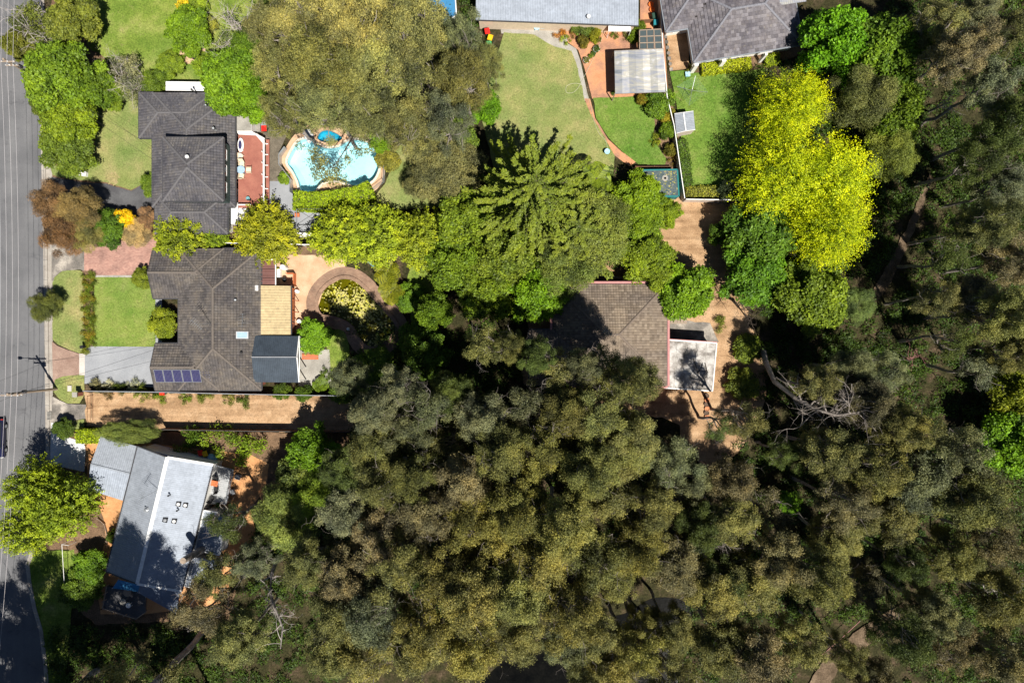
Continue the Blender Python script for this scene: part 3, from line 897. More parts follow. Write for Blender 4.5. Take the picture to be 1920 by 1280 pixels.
patch('concrete_strip', [(149, 663), (159.5, 663), (159.5, 703), (149, 703)], 'concrete_strip')
patch('concrete_apron', [(98, 640), (108, 648), (128, 656), (149, 663), (149, 703), (128, 706), (112, 712), (100, 720)], 'concrete_pink')
patch('verge_lawn', [(103, 712), (118, 705), (149, 703), (159, 704), (159, 738), (150, 756), (128, 756), (112, 748), (101, 735)], 'lawn_dry', wob=0.06, seed=6)
patch('concrete_apron', [(98, 742), (112, 750), (128, 757), (162, 758), (162, 784), (128, 789), (98, 792)], 'concrete_stain')
patch('gravel_driveway', [(160, 735), (636, 742), (662, 758), (665, 806), (600, 809), (300, 806), (163, 800)], 'gravel', wob=0.14, step=0.5)
patch('verge_lawn', [(112, 795), (135, 788), (158, 785), (160, 806), (118, 808)], 'lawn_dry', wob=0.08, seed=7)
patch('garden_bed', [(100, 806), (300, 809), (655, 811), (640, 900), (480, 960), (430, 1160), (180, 1170), (120, 1120), (130, 1030), (60, 1030), (98, 900)], 'soil', wob=0.1)
patch('concrete_driveway', [(97, 792), (105, 792), (105, 812), (162, 830), (159, 884), (94, 870)], 'concrete_white')
patch('orange_paving', [(160, 832), (190, 818), (330, 836), (470, 852), (505, 870), (498, 920), (470, 950), (480, 1000), (420, 1130), (280, 1150), (190, 1150), (178, 1080), (200, 1010), (195, 970), (172, 915), (165, 890)], 'orange_earth', wob=0.06)
patch('shaded_lawn', [(54, 1056), (70, 1030), (140, 1030), (146, 1080), (130, 1180), (120, 1320), (93, 1320), (86, 1240), (79, 1180), (67, 1140)], 'lawn_green', wob=0.15)
# behind the two tiled houses
patch('brick_path', [(492, 180), (545, 240), (526, 280), (524, 305), (541, 340), (503, 345), (496, 280)], 'dark_brick_path')
patch('concrete_path', [(503, 340), (541, 340), (549, 362), (553, 392), (560, 438), (500, 438)], 'concrete_blue')
patch('concrete_slab', [(553, 390), (640, 388), (640, 432), (553, 434)], 'concrete_blue')
pave = wobble(smooth_loop(poly_xy(Z((400, 120), 4, [(515, 740), (535, 650), (590, 560), (650, 500), (760, 440), (900, 450), (1040, 520), (1180, 545), (1270, 640), (1290, 770), (1270, 880), (1200, 960), (1060, 960), (900, 950), (800, 990), (700, 1010), (620, 985), (600, 900), (565, 820)])), 3), 1.0, 0.03, 8)
_z[0] += 0.0035
sheet('pool_paving', [pave, pool, spa], _z[0], M['sandstone'])
patch('pool_lawn', [(722, 345), (742, 300), (745, 275), (800, 255), (880, 290), (850, 380), (720, 392), (690, 385)], 'lawn_dry', wob=0.12, smooth=3, seed=9)
patch('garden_bed', [(520, 455), (660, 460), (650, 480), (525, 485)], 'soil', wob=0.08)
patch('patio', [(520, 478), (650, 478), (645, 520), (608, 540), (592, 590), (598, 640), (540, 640), (520, 560)], 'sandstone', wob=0.04)
ring_out = offset_loop(pond, 1.45)
ring_in = offset_loop(pond, 0.42)
_z[0] += 0.0035
sheet('pond_path', [ring_out, offset_loop(pond, 0.40)], _z[0], M['brick_rim'])
patch('back_lawn', [(770, 500), (815, 495), (822, 560), (812, 610), (780, 610), (765, 560)], 'lawn_green', wob=0.2, smooth=3, seed=10)
patch('back_lawn', [(612, 632), (640, 618), (656, 650), (650, 720), (628, 722), (618, 690)], 'lawn_green', wob=0.1, smooth=3, seed=11)
patch('concrete_path', [(560, 655), (618, 655), (622, 720), (560, 724)], 'concrete')
# the two gardens at the top
patch('concrete_path', [(935, 36), (1205, 46), (1205, 62), (1100, 62), (1060, 80), (1080, 92), (1088, 115), (1104, 190), (1096, 190), (1078, 118), (1072, 98), (1040, 90), (1000, 66), (940, 64)], 'concrete')
patch('patio', [(1060, 48), (1200, 52), (1200, -80), (1245, -80), (1247, 92), (1252, 182), (1110, 186), (1096, 130), (1084, 95), (1064, 80)], 'terracotta_patio')
patch('back_lawn', [(945, 62), (1000, 66), (1040, 89), (1072, 97), (1080, 118), (1097, 190), (1112, 215), (1152, 290), (1150, 330), (930, 330), (905, 230), (920, 150)], 'lawn_dry', wob=0.06, seed=12)
patch('garden_path', [(1096, 186), (1106, 186), (1116, 222), (1140, 262), (1165, 285), (1195, 302), (1180, 312), (1152, 292), (1130, 252), (1108, 218)], 'terracotta_patio', wob=0.03)
patch('garden_bed', [(1190, 180), (1258, 180), (1282, 320), (1200, 322), (1240, 280), (1222, 215)], 'soil', wob=0.06)
patch('back_lawn', [(1112, 185), (1192, 181), (1206, 196), (1226, 206), (1227, 235), (1223, 255), (1232, 275), (1250, 300), (1246, 309), (1196, 309), (1166, 284), (1140, 258), (1118, 222)], 'lawn_fresh', wob=0.06, seed=13)
patch('gravel_path', [(1248, 56), (1292, 54), (1290, 130), (1256, 134)], 'gravel')
patch('back_lawn', [(1256, 136), (1300, 131), (1430, 112), (1450, 350), (1286, 350), (1272, 220)], 'lawn_fresh', wob=0.05, seed=14)
patch('garden_bed', [(1300, 116), (1500, 78), (1510, 100), (1420, 132), (1300, 138)], 'soil', wob=0.05)
# sandy yard of the house in the bush and the tracks
patch('sandy_yard', [(1160, 378), (1385, 374), (1392, 470), (1400, 600), (1440, 700), (1410, 800), (1350, 880), (1290, 840), (1240, 780), (1000, 745), (990, 620), (1010, 500), (1180, 490), (1235, 440)], 'gravel', wob=0.35, smooth=3, seed=15)
patch('bush_track', [(1742, 325), (1750, 330), (1722, 410), (1698, 470), (1668, 530), (1646, 562), (1628, 596), (1612, 592), (1632, 552), (1652, 515), (1684, 458), (1708, 402)], 'track', wob=0.16, seed=16)
patch('concrete_path', [(1252, 600), (1330, 604), (1346, 640), (1252, 645)], 'concrete_stain', wob=0.1)
patch('track_surface', [(1500, 1310), (1545, 1225), (1600, 1185), (1650, 1150), (1690, 1130), (1700, 1160), (1640, 1200), (1575, 1240), (1545, 1310)], 'track', wob=0.2)

# ------------------------------------------------------------------ pool, spa, pond, creek
def water_mat(name, tint, rough=0.03):
    m, t, out = nt(name)
    tr = t.nodes.new('ShaderNodeBsdfTransparent'); tr.inputs[0].default_value = c4(tint)
    gl = t.nodes.new('ShaderNodeBsdfGlossy'); gl.inputs['Roughness'].default_value = rough
    b = t.nodes.new('ShaderNodeBump'); b.inputs['Strength'].default_value = 0.08; b.inputs['Distance'].default_value = 0.05
    t.links.new(noise(t, gpos(t), 2.5, 3, 0.6), b.inputs['Height']); t.links.new(b.outputs[0], gl.inputs['Normal'])
    fr = t.nodes.new('ShaderNodeFresnel'); fr.inputs[0].default_value = 1.33
    t.links.new(b.outputs[0], fr.inputs['Normal'])
    ms = t.nodes.new('ShaderNodeMixShader')
    t.links.new(fr.outputs[0], ms.inputs[0]); t.links.new(tr.outputs[0], ms.inputs[1]); t.links.new(gl.outputs[0], ms.inputs[2])
    t.links.new(ms.outputs[0], out.inputs[0])
    return m
M['water_pool'] = water_mat('pool water', (0.80, 0.965, 0.99))
M['water_spa'] = water_mat('spa water', (0.45, 0.85, 0.93))
M['water_pond'] = water_mat('pond water', (0.62, 0.60, 0.16))
M['water_creek'] = water_mat('creek water', (0.25, 0.26, 0.24), 0.06)
M['pool_shell'] = pmat('pool shell', [(0.3, (0.50, 0.78, 0.84)), (0.7, (0.66, 0.84, 0.88))], 0.4, 6.0, 0.05, 0.7, 0.2)
M['spa_shell'] = pmat('spa tiles', [(0.3, (0.03, 0.34, 0.46)), (0.6, (0.08, 0.45, 0.58)), (0.75, (0.35, 0.68, 0.76))], 1.6, 8.0, 0.3, 0.4, 0.4)
M['pond_shell'] = pmat('pond bed', [(0.3, (0.13, 0.135, 0.014)), (0.7, (0.27, 0.26, 0.03))], 0.8, 4.0, 0.3, 0.9)
M['creek_bed'] = pmat('creek bed', [(0.3, (0.02, 0.02, 0.018)), (0.7, (0.09, 0.08, 0.07))], 0.8, 4.0, 0.4, 0.9)
M['coping'] = plain('cream coping', (0.62, 0.55, 0.46), 0.7)

def basin(loop, depth, water_z, shell, water, root=None, shell_name='shell', inner=0.6, kind=None):
    mb = MB(); n = len(loop)
    low = offset_loop(loop, -inner)
    vs = [(p[0], p[1], 0.02) for p in loop] + [(p[0], p[1], -depth * 0.72) for p in loop] + [(p[0], p[1], -depth) for p in low]
    fs = []
    area = sum(loop[i][0] * loop[(i + 1) % n][1] - loop[(i + 1) % n][0] * loop[i][1] for i in range(n))
    for lv in (0, 1):
        for i in range(n):
            j = (i + 1) % n
            q = (lv * n + i, (lv + 1) * n + i, (lv + 1) * n + j, lv * n + j)
            fs.append(q if area > 0 else tuple(reversed(q)))
    for tri in tessellate_polygon([[Vector((p[0], p[1], 0)) for p in low]]): fs.append(tuple(2 * n + i for i in tri))
    mb.add(vs, fs)
    a = mb.build(shell_name, M[shell], root, kind=kind)
    b = sheet('water', [loop], water_z, M[water], None if root else 'structure', root)
    return a, b

def ring(loop, w0, w1, z0, z1):
    """raised coping round a basin"""
    mb = MB(); a = offset_loop(loop, w0); b = offset_loop(loop, w1); n = len(loop)
    vs = [(p[0], p[1], z0) for p in a] + [(p[0], p[1], z1) for p in a] + [(p[0], p[1], z1) for p in b] + [(p[0], p[1], z0) for p in b]
    fs = []
    for i in range(n):
        j = (i + 1) % n
        for k in range(3): fs.append((k * n + i, (k + 1) * n + i, (k + 1) * n + j, k * n + j))
    return mb.add(vs, fs)

c = W(628, 310)
pr = thing('swimming_pool', 'kidney shaped swimming pool of pale blue water with cream coping', 'pool', (c.x, c.y, 0))
basin(pool, 1.35, -0.10, 'pool_shell', 'water_pool', pr)
ring(pool, -0.04, 0.22, 0.01, _z[0] + 0.05).build('coping', M['coping'], pr)
c = W(620, 262)
sp = thing('spa_pool', 'small teal tiled spa beside the upper edge of the pool', 'spa', (c.x, c.y, 0))
basin(spa, 0.8, -0.06, 'spa_shell', 'water_spa', sp, inner=0.25)
ring(spa, -0.03, 0.28, 0.01, _z[0] + 0.22).build('coping', M['sandstone'], sp)
c = W(680, 580)
pd = thing('garden_pond', 'lily pond with raised brown brick rim behind the solar roofed house', 'pond', (c.x, c.y, 0))
basin(pond, 0.7, -0.08, 'pond_shell', 'water_pond', pd)
ring(pond, -0.05, 0.40, 0.0, 0.26).build('rim', M['brick_rim'], pd)
basin(creek, 1.0, -0.55, 'creek_bed', 'water_creek', None, 'creek_bed', kind='structure')

# lily pads: too many to count
rng = np.random.default_rng(9)
def inside(pt, poly):
    x, y = pt; c_ = False; n = len(poly)
    for i in range(n):
        x1, y1 = poly[i]; x2, y2 = poly[i - 1]
        if (y1 > y) != (y2 > y) and x < (x2 - x1) * (y - y1) / (y2 - y1) + x1: c_ = not c_
    return c_
xs = [p[0] for p in pond]; ys = [p[1] for p in pond]
cent = [(rng.uniform(min(xs), max(xs)), rng.uniform(min(ys), max(ys))) for _ in range(70)]
pads = []; inn = offset_loop(pond, -0.1)
def pad_mesh(pts, col_a):
    mb = MB()
    for (x, y, r, a) in pts:
        n = 7; ph = rng.random() * 6
        vs = [(x, y, -0.07 + 0.015 * a)] + [(x + r * math.cos(ph + k * 5.7 / n), y + r * math.sin(ph + k * 5.7 / n), -0.065 + 0.02 * a) for k in range(n + 1)]
        mb.add(vs, [(0, k + 1, k + 2) for k in range(n)], a)
    return mb
while len(pads) < 780:
    c_ = cent[int(rng.random() * len(cent))]
    x = c_[0] + rng.normal() * 0.5; y = c_[1] + rng.normal() * 0.5
    if inside((x, y), inn): pads.append((x, y, rng.uniform(0.06, 0.15), rng.random()))
mp, t_, out_ = nt('lily pads')
at_ = node(t_, 'ShaderNodeAttribute', attribute_name='rnd')
principled(t_, out_, ramp(t_, at_.outputs['Fac'], [(0.0, (0.22, 0.23, 0.03)), (0.45, (0.33, 0.31, 0.07)), (0.85, (0.48, 0.42, 0.17)), (1.0, (0.5, 0.46, 0.02))]), 0.6, 0.2)
pad_mesh(pads, None).build('lily_pads', mp, label='pale yellow green lily pads floating on the brick rimmed pond', cat='lily pads', kind='stuff')
# ------------------------------------------------------------------ roofs
class Rect:
    def __init__(self, cx, cy, w, d, rot, eave, pitch, g0=False, g1=False):
        self.c = (cx, cy); self.w = w; self.d = d; self.rot = rot; self.e = eave; self.s = math.tan(math.radians(pitch)); self.g0 = g0; self.g1 = g1
        self.co, self.si = math.cos(rot), math.sin(rot)
    def loc(self, x, y):
        dx, dy = x - self.c[0], y - self.c[1]
        return dx * self.co + dy * self.si, -dx * self.si + dy * self.co
    def wld(self, u, v):
        return self.c[0] + u * self.co - v * self.si, self.c[1] + u * self.si + v * self.co
    def height(self, x, y):
        u, v = self.loc(x, y)
        if abs(u) > self.w or abs(v) > self.d: return -9
        m = self.d - abs(v)
        if not self.g0: m = min(m, u + self.w)
        if not self.g1: m = min(m, self.w - u)
        return self.e + self.s * m

def lerp2(a, b, u): return (a[0] + (b[0] - a[0]) * u, a[1] + (b[1] - a[1]) * u)

def rect_px(x0, y0, x1, y1, eave, pitch, g0=False, g1=False):
    a = W(x0, y1, eave); b = W(x1, y0, eave)
    return Rect((a.x + b.x) / 2, (a.y + b.y) / 2, (b.x - a.x) / 2, (b.y - a.y) / 2, 0, eave, pitch, g0, g1)

def rect_rot(corner_px, ang, w, d, eave, pitch, which=(-1, -1), g0=False, g1=False):
    """rotated rectangle given one corner (pixel) and half sizes in metres"""
    a = W(corner_px[0], corner_px[1], eave); co, si = math.cos(ang), math.sin(ang)
    u, v = -which[0] * w, -which[1] * d
    return Rect(a.x + u * co - v * si, a.y + u * si + v * co, w, d, ang, eave, pitch, g0, g1)

def hip_roof(root, rects, tile, ridge, gutter, wall, tw=0.32, course=0.34, inset=0.5, seed=3, flat_tile=False, base=0.0, wall_z0=-0.05):
    rng = random.Random(seed)
    und = MB(); tiles = MB(); gut = MB(); walls = MB()
    caps = []
    for ri, r in enumerate(rects):
        others = [q for q in rects if q is not r]
        def hid(x, y, z, m=0.03):
            return any(q.height(x, y) > z + m for q in others)
        faces = []
        for sg in (-1, 1):
            faces.append(('v', sg, r.w, r.g0, r.g1, r.d))
        if not r.g0: faces.append(('u', -1, r.d, False, False, 2 * r.w if r.g1 else r.w))
        if not r.g1: faces.append(('u', 1, r.d, False, False, 2 * r.w if r.g0 else r.w))
        cs = 1 / math.sqrt(1 + r.s * r.s)
        db = course * cs
        for kind, sg, hw, ga, gb, bmax in faces:
            def pt(a, b, dz):
                if kind == 'v': u, v = (a, sg * (r.d - b))
                else: u, v = (sg * (r.w - b), a)
                x, y = r.wld(u, v)
                return (x, y, r.e + r.s * b + dz)
            def iv(b): return (-hw + (0 if ga else b), hw - (0 if gb else b))
            bm = min(bmax, hw if not (ga or gb) else bmax, hw * 2 if (ga != gb) else 1e9)
            l0, h0 = iv(0); l1, h1 = iv(bm)
            und.add([pt(l0, 0, -0.04), pt(h0, 0, -0.04), pt(max(h1, l1), bm, -0.04), pt(min(l1, h1), bm, -0.04)], [(0, 1, 2, 3)])
            k = 0
            while k * db < bm - 0.02:
                b0 = k * db; b1 = min(bm, b0 + db * 1.05)
                L0, H0 = iv(b0); L1, H1 = iv(b1)
                a = math.floor(L0 / tw) * tw + (tw / 2 if k % 2 and flat_tile else 0)
                while a < H0:
                    a0, a1 = max(a + 0.006, L0), min(a + tw - 0.006, H0)
                    if a1 - a0 > 0.04:
                        c0, c1 = max(a0, min(L1, a1)), min(a1, max(H1, a0))
                        am = (a0 + a1) / 2; cm = (c0 + c1) / 2
                        x, y, z = pt(am, (b0 + b1) / 2, 0)
                        if not hid(x, y, z):
                            j = rng.uniform(-0.006, 0.006); up = 0.0 if flat_tile else 0.035
                            t0 = 0.085 + j; t1 = 0.008 + j
                            rv = rng.random()
                            vs = [pt(a0, b0, t0), pt(am, b0, t0 + up), pt(a1, b0, t0), pt(c1, b1, t1), pt(cm, b1, t1 + up * .8), pt(c0, b1, t1), pt(a0, b0, -0.02), pt(a1, b0, -0.02)]
                            if (kind == 'v' and sg < 0) or (kind == 'u' and sg > 0):
                                fs = [(0, 1, 4, 5), (1, 2, 3, 4), (0, 6, 7, 2, 1)]
                            else:
                                fs = [(5, 4, 1, 0), (4, 3, 2, 1), (1, 2, 7, 6, 0)]
                            tiles.add(vs, fs, rv)
                    a += tw
                k += 1
        # ridge and hips
        m = min(r.w, r.d)
        if r.w >= r.d:
            e0 = (-r.w + (0 if r.g0 else r.d), 0); e1 = (r.w - (0 if r.g1 else r.d), 0)
        else:
            e0 = (0, -(r.d - r.w)); e1 = (0, r.d - r.w)
        zr = r.e + r.s * m
        segs = [(e0, zr, e1, zr)]
        for su in (-1, 1):
            if (su < 0 and r.g0) or (su > 0 and r.g1): continue
            for sv in (-1, 1):
                if r.w >= r.d: e = e0 if su < 0 else e1
                else: e = e0 if sv < 0 else e1
                segs.append(((su * r.w, sv * r.d), r.e, e, zr))
        for (u0, v0), z0, (u1, v1), z1 in segs:
            a = Vector((*r.wld(u0, v0), z0)); b = Vector((*r.wld(u1, v1), z1))
            n = int((b - a).length / 0.4)
            if n < 1: continue
            mb = MB()
            for i in range(n):
                p = a.lerp(b, i / n); q = a.lerp(b, (i + 1.06) / n); mid = (p + q) / 2
                if hid(mid.x, mid.y, mid.z, 0.02): continue
                d = (q - p).normalized(); s = d.cross(Vector((0, 0, 1))).normalized(); up = s.cross(d)
                vs = []
                for w_, c_, dz in ((0.15, p, 0.03), (0.13, q, 0.02)):
                    for ang in (-1.5, -0.8, 0, 0.8, 1.5):
                        vs.append(c_ + s * w_ * math.sin(ang) + up * (w_ * 0.75 * math.cos(ang) + dz))
                mb.add(vs, [(k_, k_ + 1, k_ + 6, k_ + 5) for k_ in range(4)] + [(4, 3, 2, 1, 0)], rng.random())
            if mb.v: caps.append(mb)
        # gutters
        for sg in (-1, 1):
            gut.beam((*r.wld(-r.w, sg * (r.d + 0.06)), r.e - 0.06), (*r.wld(r.w, sg * (r.d + 0.06)), r.e - 0.06), 0.13, 0.13)
            if not (r.g0 if sg < 0 else r.g1):
                gut.beam((*r.wld(sg * (r.w + 0.06), -r.d), r.e - 0.063), (*r.wld(sg * (r.w + 0.06), r.d), r.e - 0.063), 0.13, 0.13)
            else:
                for sv in (-1, 1):
                    gut.beam((*r.wld(sg * (r.w + 0.03), sv * r.d), r.e - 0.02), (*r.wld(sg * (r.w + 0.03), 0), r.e + r.s * r.d - 0.02), 0.06, 0.16)
        ins = inset + 0.03 * ri
        cz = (wall_z0 + r.e - 0.08) / 2
        walls.box((r.c[0], r.c[1], cz), (2 * (r.w - ins), 2 * (r.d - ins), r.e - 0.08 - wall_z0), r.rot)
        if r.g0 or r.g1:
            for sg, g in ((-1, r.g0), (1, r.g1)):
                if g:
                    u = sg * (r.w - ins - 0.01); v = r.d - ins; z = r.e - 0.08; top = r.e + r.s * r.d - 0.12
                    p3 = [(*r.wld(u, -v), z), (*r.wld(u, v), z), (*r.wld(u, 0), top)]
                    u2 = sg * (r.w - ins - 0.2)
                    q3 = [(*r.wld(u2, -v), z), (*r.wld(u2, v), z), (*r.wld(u2, 0), top)]
                    walls.add(p3 + q3, [(0, 1, 2), (5, 4, 3), (0, 3, 4, 1), (1, 4, 5, 2), (2, 5, 3, 0)])
    w_o = walls.build('wall', M[wall], root)
    ro = und.build('roof', M['underlay'], root)
    tiles.build('roof_tiles', M[tile], ro, kind='stuff')
    for mb in caps: mb.build('ridge_cap', M[ridge], ro)
    gut.build('gutter', M[gutter], root)
    return w_o, ro

def steel_sheet(mb, A, B, C, D, rib=0.2, amp=0.022, thick=0.05, a=0.5):
    """ribbed steel roof sheet; ribs run A->D"""
    A, B, C, D = map(Vector, (A, B, C, D))
    L = (B - A).length; n = max(1, int(round(L / rib)))
    nrm = (B - A).cross(D - A).normalized()
    if nrm.z < 0: nrm = -nrm
    prof = [(0.0, 0), (0.55, 0), (0.7, 1), (0.85, 1)]
    us = []
    for i in range(n):
        for t, hgt in prof: us.append(((i + t) / n, hgt))
    us.append((1.0, 0))
    vs = []
    for u, hgt in us:
        p = A.lerp(B, u) + nrm * amp * hgt; q = D.lerp(C, u) + nrm * amp * hgt
        vs += [p, q, A.lerp(B, u) - nrm * thick, D.lerp(C, u) - nrm * thick]
    fs = []
    for i in range(len(us) - 1):
        k = i * 4
        fs += [(k, k + 4, k + 5, k + 1), (k + 2, k + 3, k + 7, k + 6), (k, k + 2, k + 6, k + 4), (k + 1, k + 5, k + 7, k + 3)]
    m = (len(us) - 1) * 4
    fs += [(0, 1, 3, 2), (m, m + 2, m + 3, m + 1)]
    return mb.add(vs, fs, a)

def window(root, c, w, h, nx, ny, frame='white'):
    """window on a wall: c centre, (nx,ny) wall normal"""
    ang = math.atan2(ny, nx) - math.pi / 2
    c = Vector(c)
    nv = Vector((nx, ny, 0)); s = Vector((-ny, nx, 0))
    f = MB()
    for sg in (-1, 1):
        f.box(c + nv * 0.03 + s * sg * (w / 2), (0.07, 0.08, h + 0.07), ang + math.pi / 2 - math.pi / 2)
        f.box(c + nv * 0.03 + Vector((0, 0, sg * h / 2)), (w, 0.08, 0.07), ang)
    f.box(c + nv * 0.03, (0.05, 0.075, h - 0.07), ang)
    fo = f.build('window', M[frame], root)
    g = MB(); g.box(c + nv * 0.015, (w - 0.06, 0.03, h - 0.06), ang)
    g.build('pane', M['glass'], fo)
    return fo

def roof_vent(root, px, py, h, r=0.14, name='roof_vent', mat='steel', tall=0.45):
    p = W(px, py, h)
    mb = MB(); mb.tube([(p.x, p.y, h - 0.4), (p.x, p.y, h + tall * 0.5)], r * 0.6, 10)
    mb.lathe((p.x, p.y, h + tall * 0.45), [(r * 0.7, 0), (r, 0.06), (r * 1.05, 0.16), (r * 0.75, 0.26), (0.02, 0.3)], 12)
    return mb.build(name, M[mat], root, smooth=True)

def antenna(label, base, top, dish_dir, n=7, group=None):
    """tv aerial: mast, boom, elements"""
    b = Vector(base); t = Vector(top)
    o = thing('tv_antenna', label, 'antenna', tuple(b), 0, group)
    MB().tube([b - Vector((0, 0, 0.15)), t], 0.025, 6).build('mast', M['steel'], o)
    d = Vector(dish_dir).normalized(); s = Vector((-d.y, d.x, 0))
    bm = MB(); bm.tube([t - d * 0.7, t + d * 0.9], 0.02, 5); bo = bm.build('boom', M['steel'], o)
    for i in range(n):
        u = t - d * 0.6 + d * 1.4 * i / (n - 1); w = 0.5 - 0.04 * i
        e = MB(); e.tube([u - s * w, u + s * w], 0.014, 4); e.build('element', M['steel'], bo)
    br = MB(); br.tube([b.lerp(t, 0.55), b + s * 0.7 + d * 0.1], 0.008, 4); br.tube([b.lerp(t, 0.55), b - s * 0.7 + d * 0.1], 0.008, 4)
    br.build('guy_wire', M['steel'], o)
    return o

# ---------------------------------------------- two storey house with red deck
c = W(350, 300, 0)
H1 = thing('tiled_house', 'two storey house with stepped dark tiled hip roof beside red timber deck', 'house', (c.x, c.y, 0))
E1 = 2.9
low = [rect_px(286, 174, 441, 388, E1, 20), rect_px(261, 174, 400, 259, E1, 20), rect_px(291, 363, 427, 438, E1, 21)]
hip_roof(H1, low, 'tile_dark_b', 'ridge_char', 'gutter_dark', 'wall_white', seed=4)
upr = [rect_px(306, 258, 419, 377, 5.7, 24)]
hip_roof(H1, upr, 'tile_dark_b', 'ridge_char', 'gutter_dark', 'wall_green', seed=5, inset=0.28, wall_z0=2.7)
r_ = upr[0]
for k in (-1.8, 0.2, 2.0):
    window(H1, (r_.c[0] + r_.w - 0.28, r_.c[1] + k, 4.7), 1.2, 0.9, 1, 0)
r_ = low[0]
for k in (-3.4, -0.8, 2.2):
    window(H1, (r_.c[0] + r_.w - 0.5, r_.c[1] + k, 1.5), 1.8, 1.6, 1, 0)
roof_vent(H1, 353, 295, 7.0, 0.22, 'whirly_vent', 'white')
roof_vent(H1, 388, 199, 3.9, 0.12)
roof_vent(H1, 402, 242, 4.2, 0.16)
fl = MB(); p = W(367, 174, 3.3); fl.tube([(p.x, p.y, 2.8), (p.x, p.y, 4.3)], 0.07, 8); fl.lathe((p.x, p.y, 4.3), [(0.12, 0), (0.12, 0.14), (0.02, 0.2)], 8)
fl.build('flue', M['black'], H1)
# side awning: two white beams
aw = thing('white_awning', 'white twin louvre awning along the upper eave of the two storey house', 'awning', tuple(W(352, 161, 0)))
for yy in (157, 166):
    a = W(311, yy, 2.7); b = W(395, yy + 1, 2.7)
    MB().beam(a, b, 0.5, 0.06).build('louvre', M['white'], aw)
for xx in (313, 393):
    a = W(xx, 156, 2.62); MB().tube([(a.x, a.y, 0), (a.x, a.y, 2.66)], 0.05, 6).build('post', M['white'], aw)
    q = W(xx, 168, 2.62); MB().beam(a, q, 0.06, 0.08).build('bracket', M['white'], aw)
# rear flat annex with grey roof
an = thing('rear_annex', 'small flat grey roofed annex between tiled roof and red deck', 'annex', tuple(W(455, 222, 0)))
q = poly_xy([(443, 209), (470, 210), (470, 245), (443, 245)], 2.6)
MB().prism(q, 2.5, 2.62).build('roof', M['concrete'], an)
MB().prism(offset_loop(q, -0.15), 0, 2.49).build('wall', M['wall_white'], an)
MB().prism(offset_loop(poly_xy([(443, 209), (470, 210), (470, 245), (443, 245)], 2.6), 0.05), 2.44, 2.495).build('fascia', M['white'], an)

# ---------------------------------------------- house with solar panels
c = W(390, 600, 0)
H2 = thing('solar_roofed_house', 'single storey house with brown tiled roof carrying solar panels', 'house', (c.x, c.y, 0))
E2 = 2.75
r2 = [rect_px(335, 466, 490, 731, E2, 22), rect_px(287, 466, 420, 559, E2, 22, True, False), rect_px(291, 644, 412, 731.5, E2, 22, True, False)]
hip_roof(H2, r2, 'tile_dark', 'ridge_dark', 'gutter_dark', 'wall_brick', seed=7)
r_ = r2[0]
for k in (-2.5, 0.6): window(H2, (r_.c[0] - r_.w + 0.5, r_.c[1] + k, 1.5), 1.8, 1.3, -1, 0)
tan = MB()
zt = 2.95
steel_sheet(tan, W(545, 536, 2.65), W(545, 627, 2.65), W(489, 627, 3.05), W(489, 535, 3.05), 0.32, 0.03)
tan.build('tan_steel_roof', M['roof_tan'], H2)
for i in range(3):
    mb = MB(); y0 = 488 + i * 16.5
    steel_sheet(mb, W(516, y0, 2.55), W(516, y0 + 15.6, 2.55), W(490, y0 + 15.6, 2.75), W(490, y0, 2.75), 0.5, 0.012)
    mb.build('awning_sheet', M['roof_maroon'], H2)
mb = MB(); mb.beam(W(517, 486, 2.55), W(517, 537, 2.55), 0.1, 0.14); mb.beam(W(490, 486.5, 2.6), W(517, 486.5, 2.6), 0.1, 0.14)
mb.build('awning_fascia', M['white'], H2)
mb = MB(); mb.beam(W(546.5, 535, 2.58), W(546.5, 628, 2.58), 0.12, 0.16); mb.build('roof_fascia', M['gutter_dark'], H2)
q = poly_xy([(492, 540), (541, 540), (541, 624), (492, 624)], 2.6)
MB().prism(q, 0.0, 2.58).build('rear_wall', M['wall_brick'], H2)
mb = MB(); mb.beam(W(548.5, 540, 2.0), W(548.5, 606, 2.0), 0.14, 0.9); mb.build('timber_screen', M['timber_orange'], H2)
for yy in (541, 562, 584, 606):
    a = W(549, yy, 2.5); MB().tube([(a.x, a.y, 0), (a.x, a.y, 2.55)], 0.05, 4).build('post', M['timber_orange'], H2)
# dark gable extension
gz0, gz1 = 3.0, 4.1
mb = MB(); steel_sheet(mb, W(476, 716, gz0), W(560, 717, gz0), W(556, 669, gz1), W(472, 669, gz1), 0.22, 0.025); mb.build('steel_roof_slope', M['roof_navy'], H2)
mb = MB(); steel_sheet(mb, W(478, 629, gz0), W(560, 630, gz0), W(556, 669, gz1), W(472, 669, gz1), 0.22, 0.025); mb.build('steel_roof_slope', M['roof_navy'], H2)
mb = MB(); mb.tube([W(471.5, 669, gz1 + .02), W(557, 669, gz1 + .02)], 0.08, 6); mb.build('ridge_cap', M['grey'], H2)
for yy in (630, 716):
    mb = MB(); mb.beam(W(561, yy, gz0), W(557, 669, gz1), 0.1, 0.16); mb.build('barge_board', M['white'], H2)
for yy in (632, 650, 690, 714):
    a = W(561, yy, 2.9); MB().box((a.x, a.y, 1.45), (0.1, 0.1, 2.9)).build('post', M['white'], H2)
mb = MB(); mb.beam(W(561.5, 630, 2.9), W(561.5, 716, 2.9), 0.08, 0.14); mb.build('tie_beam', M['white'], H2)
q = poly_xy([(484, 632), (545, 632), (545, 713), (484, 713)], 2.8)
MB().prism(q, 0, 2.78).build('extension_wall', M['wall_cream'], H2)
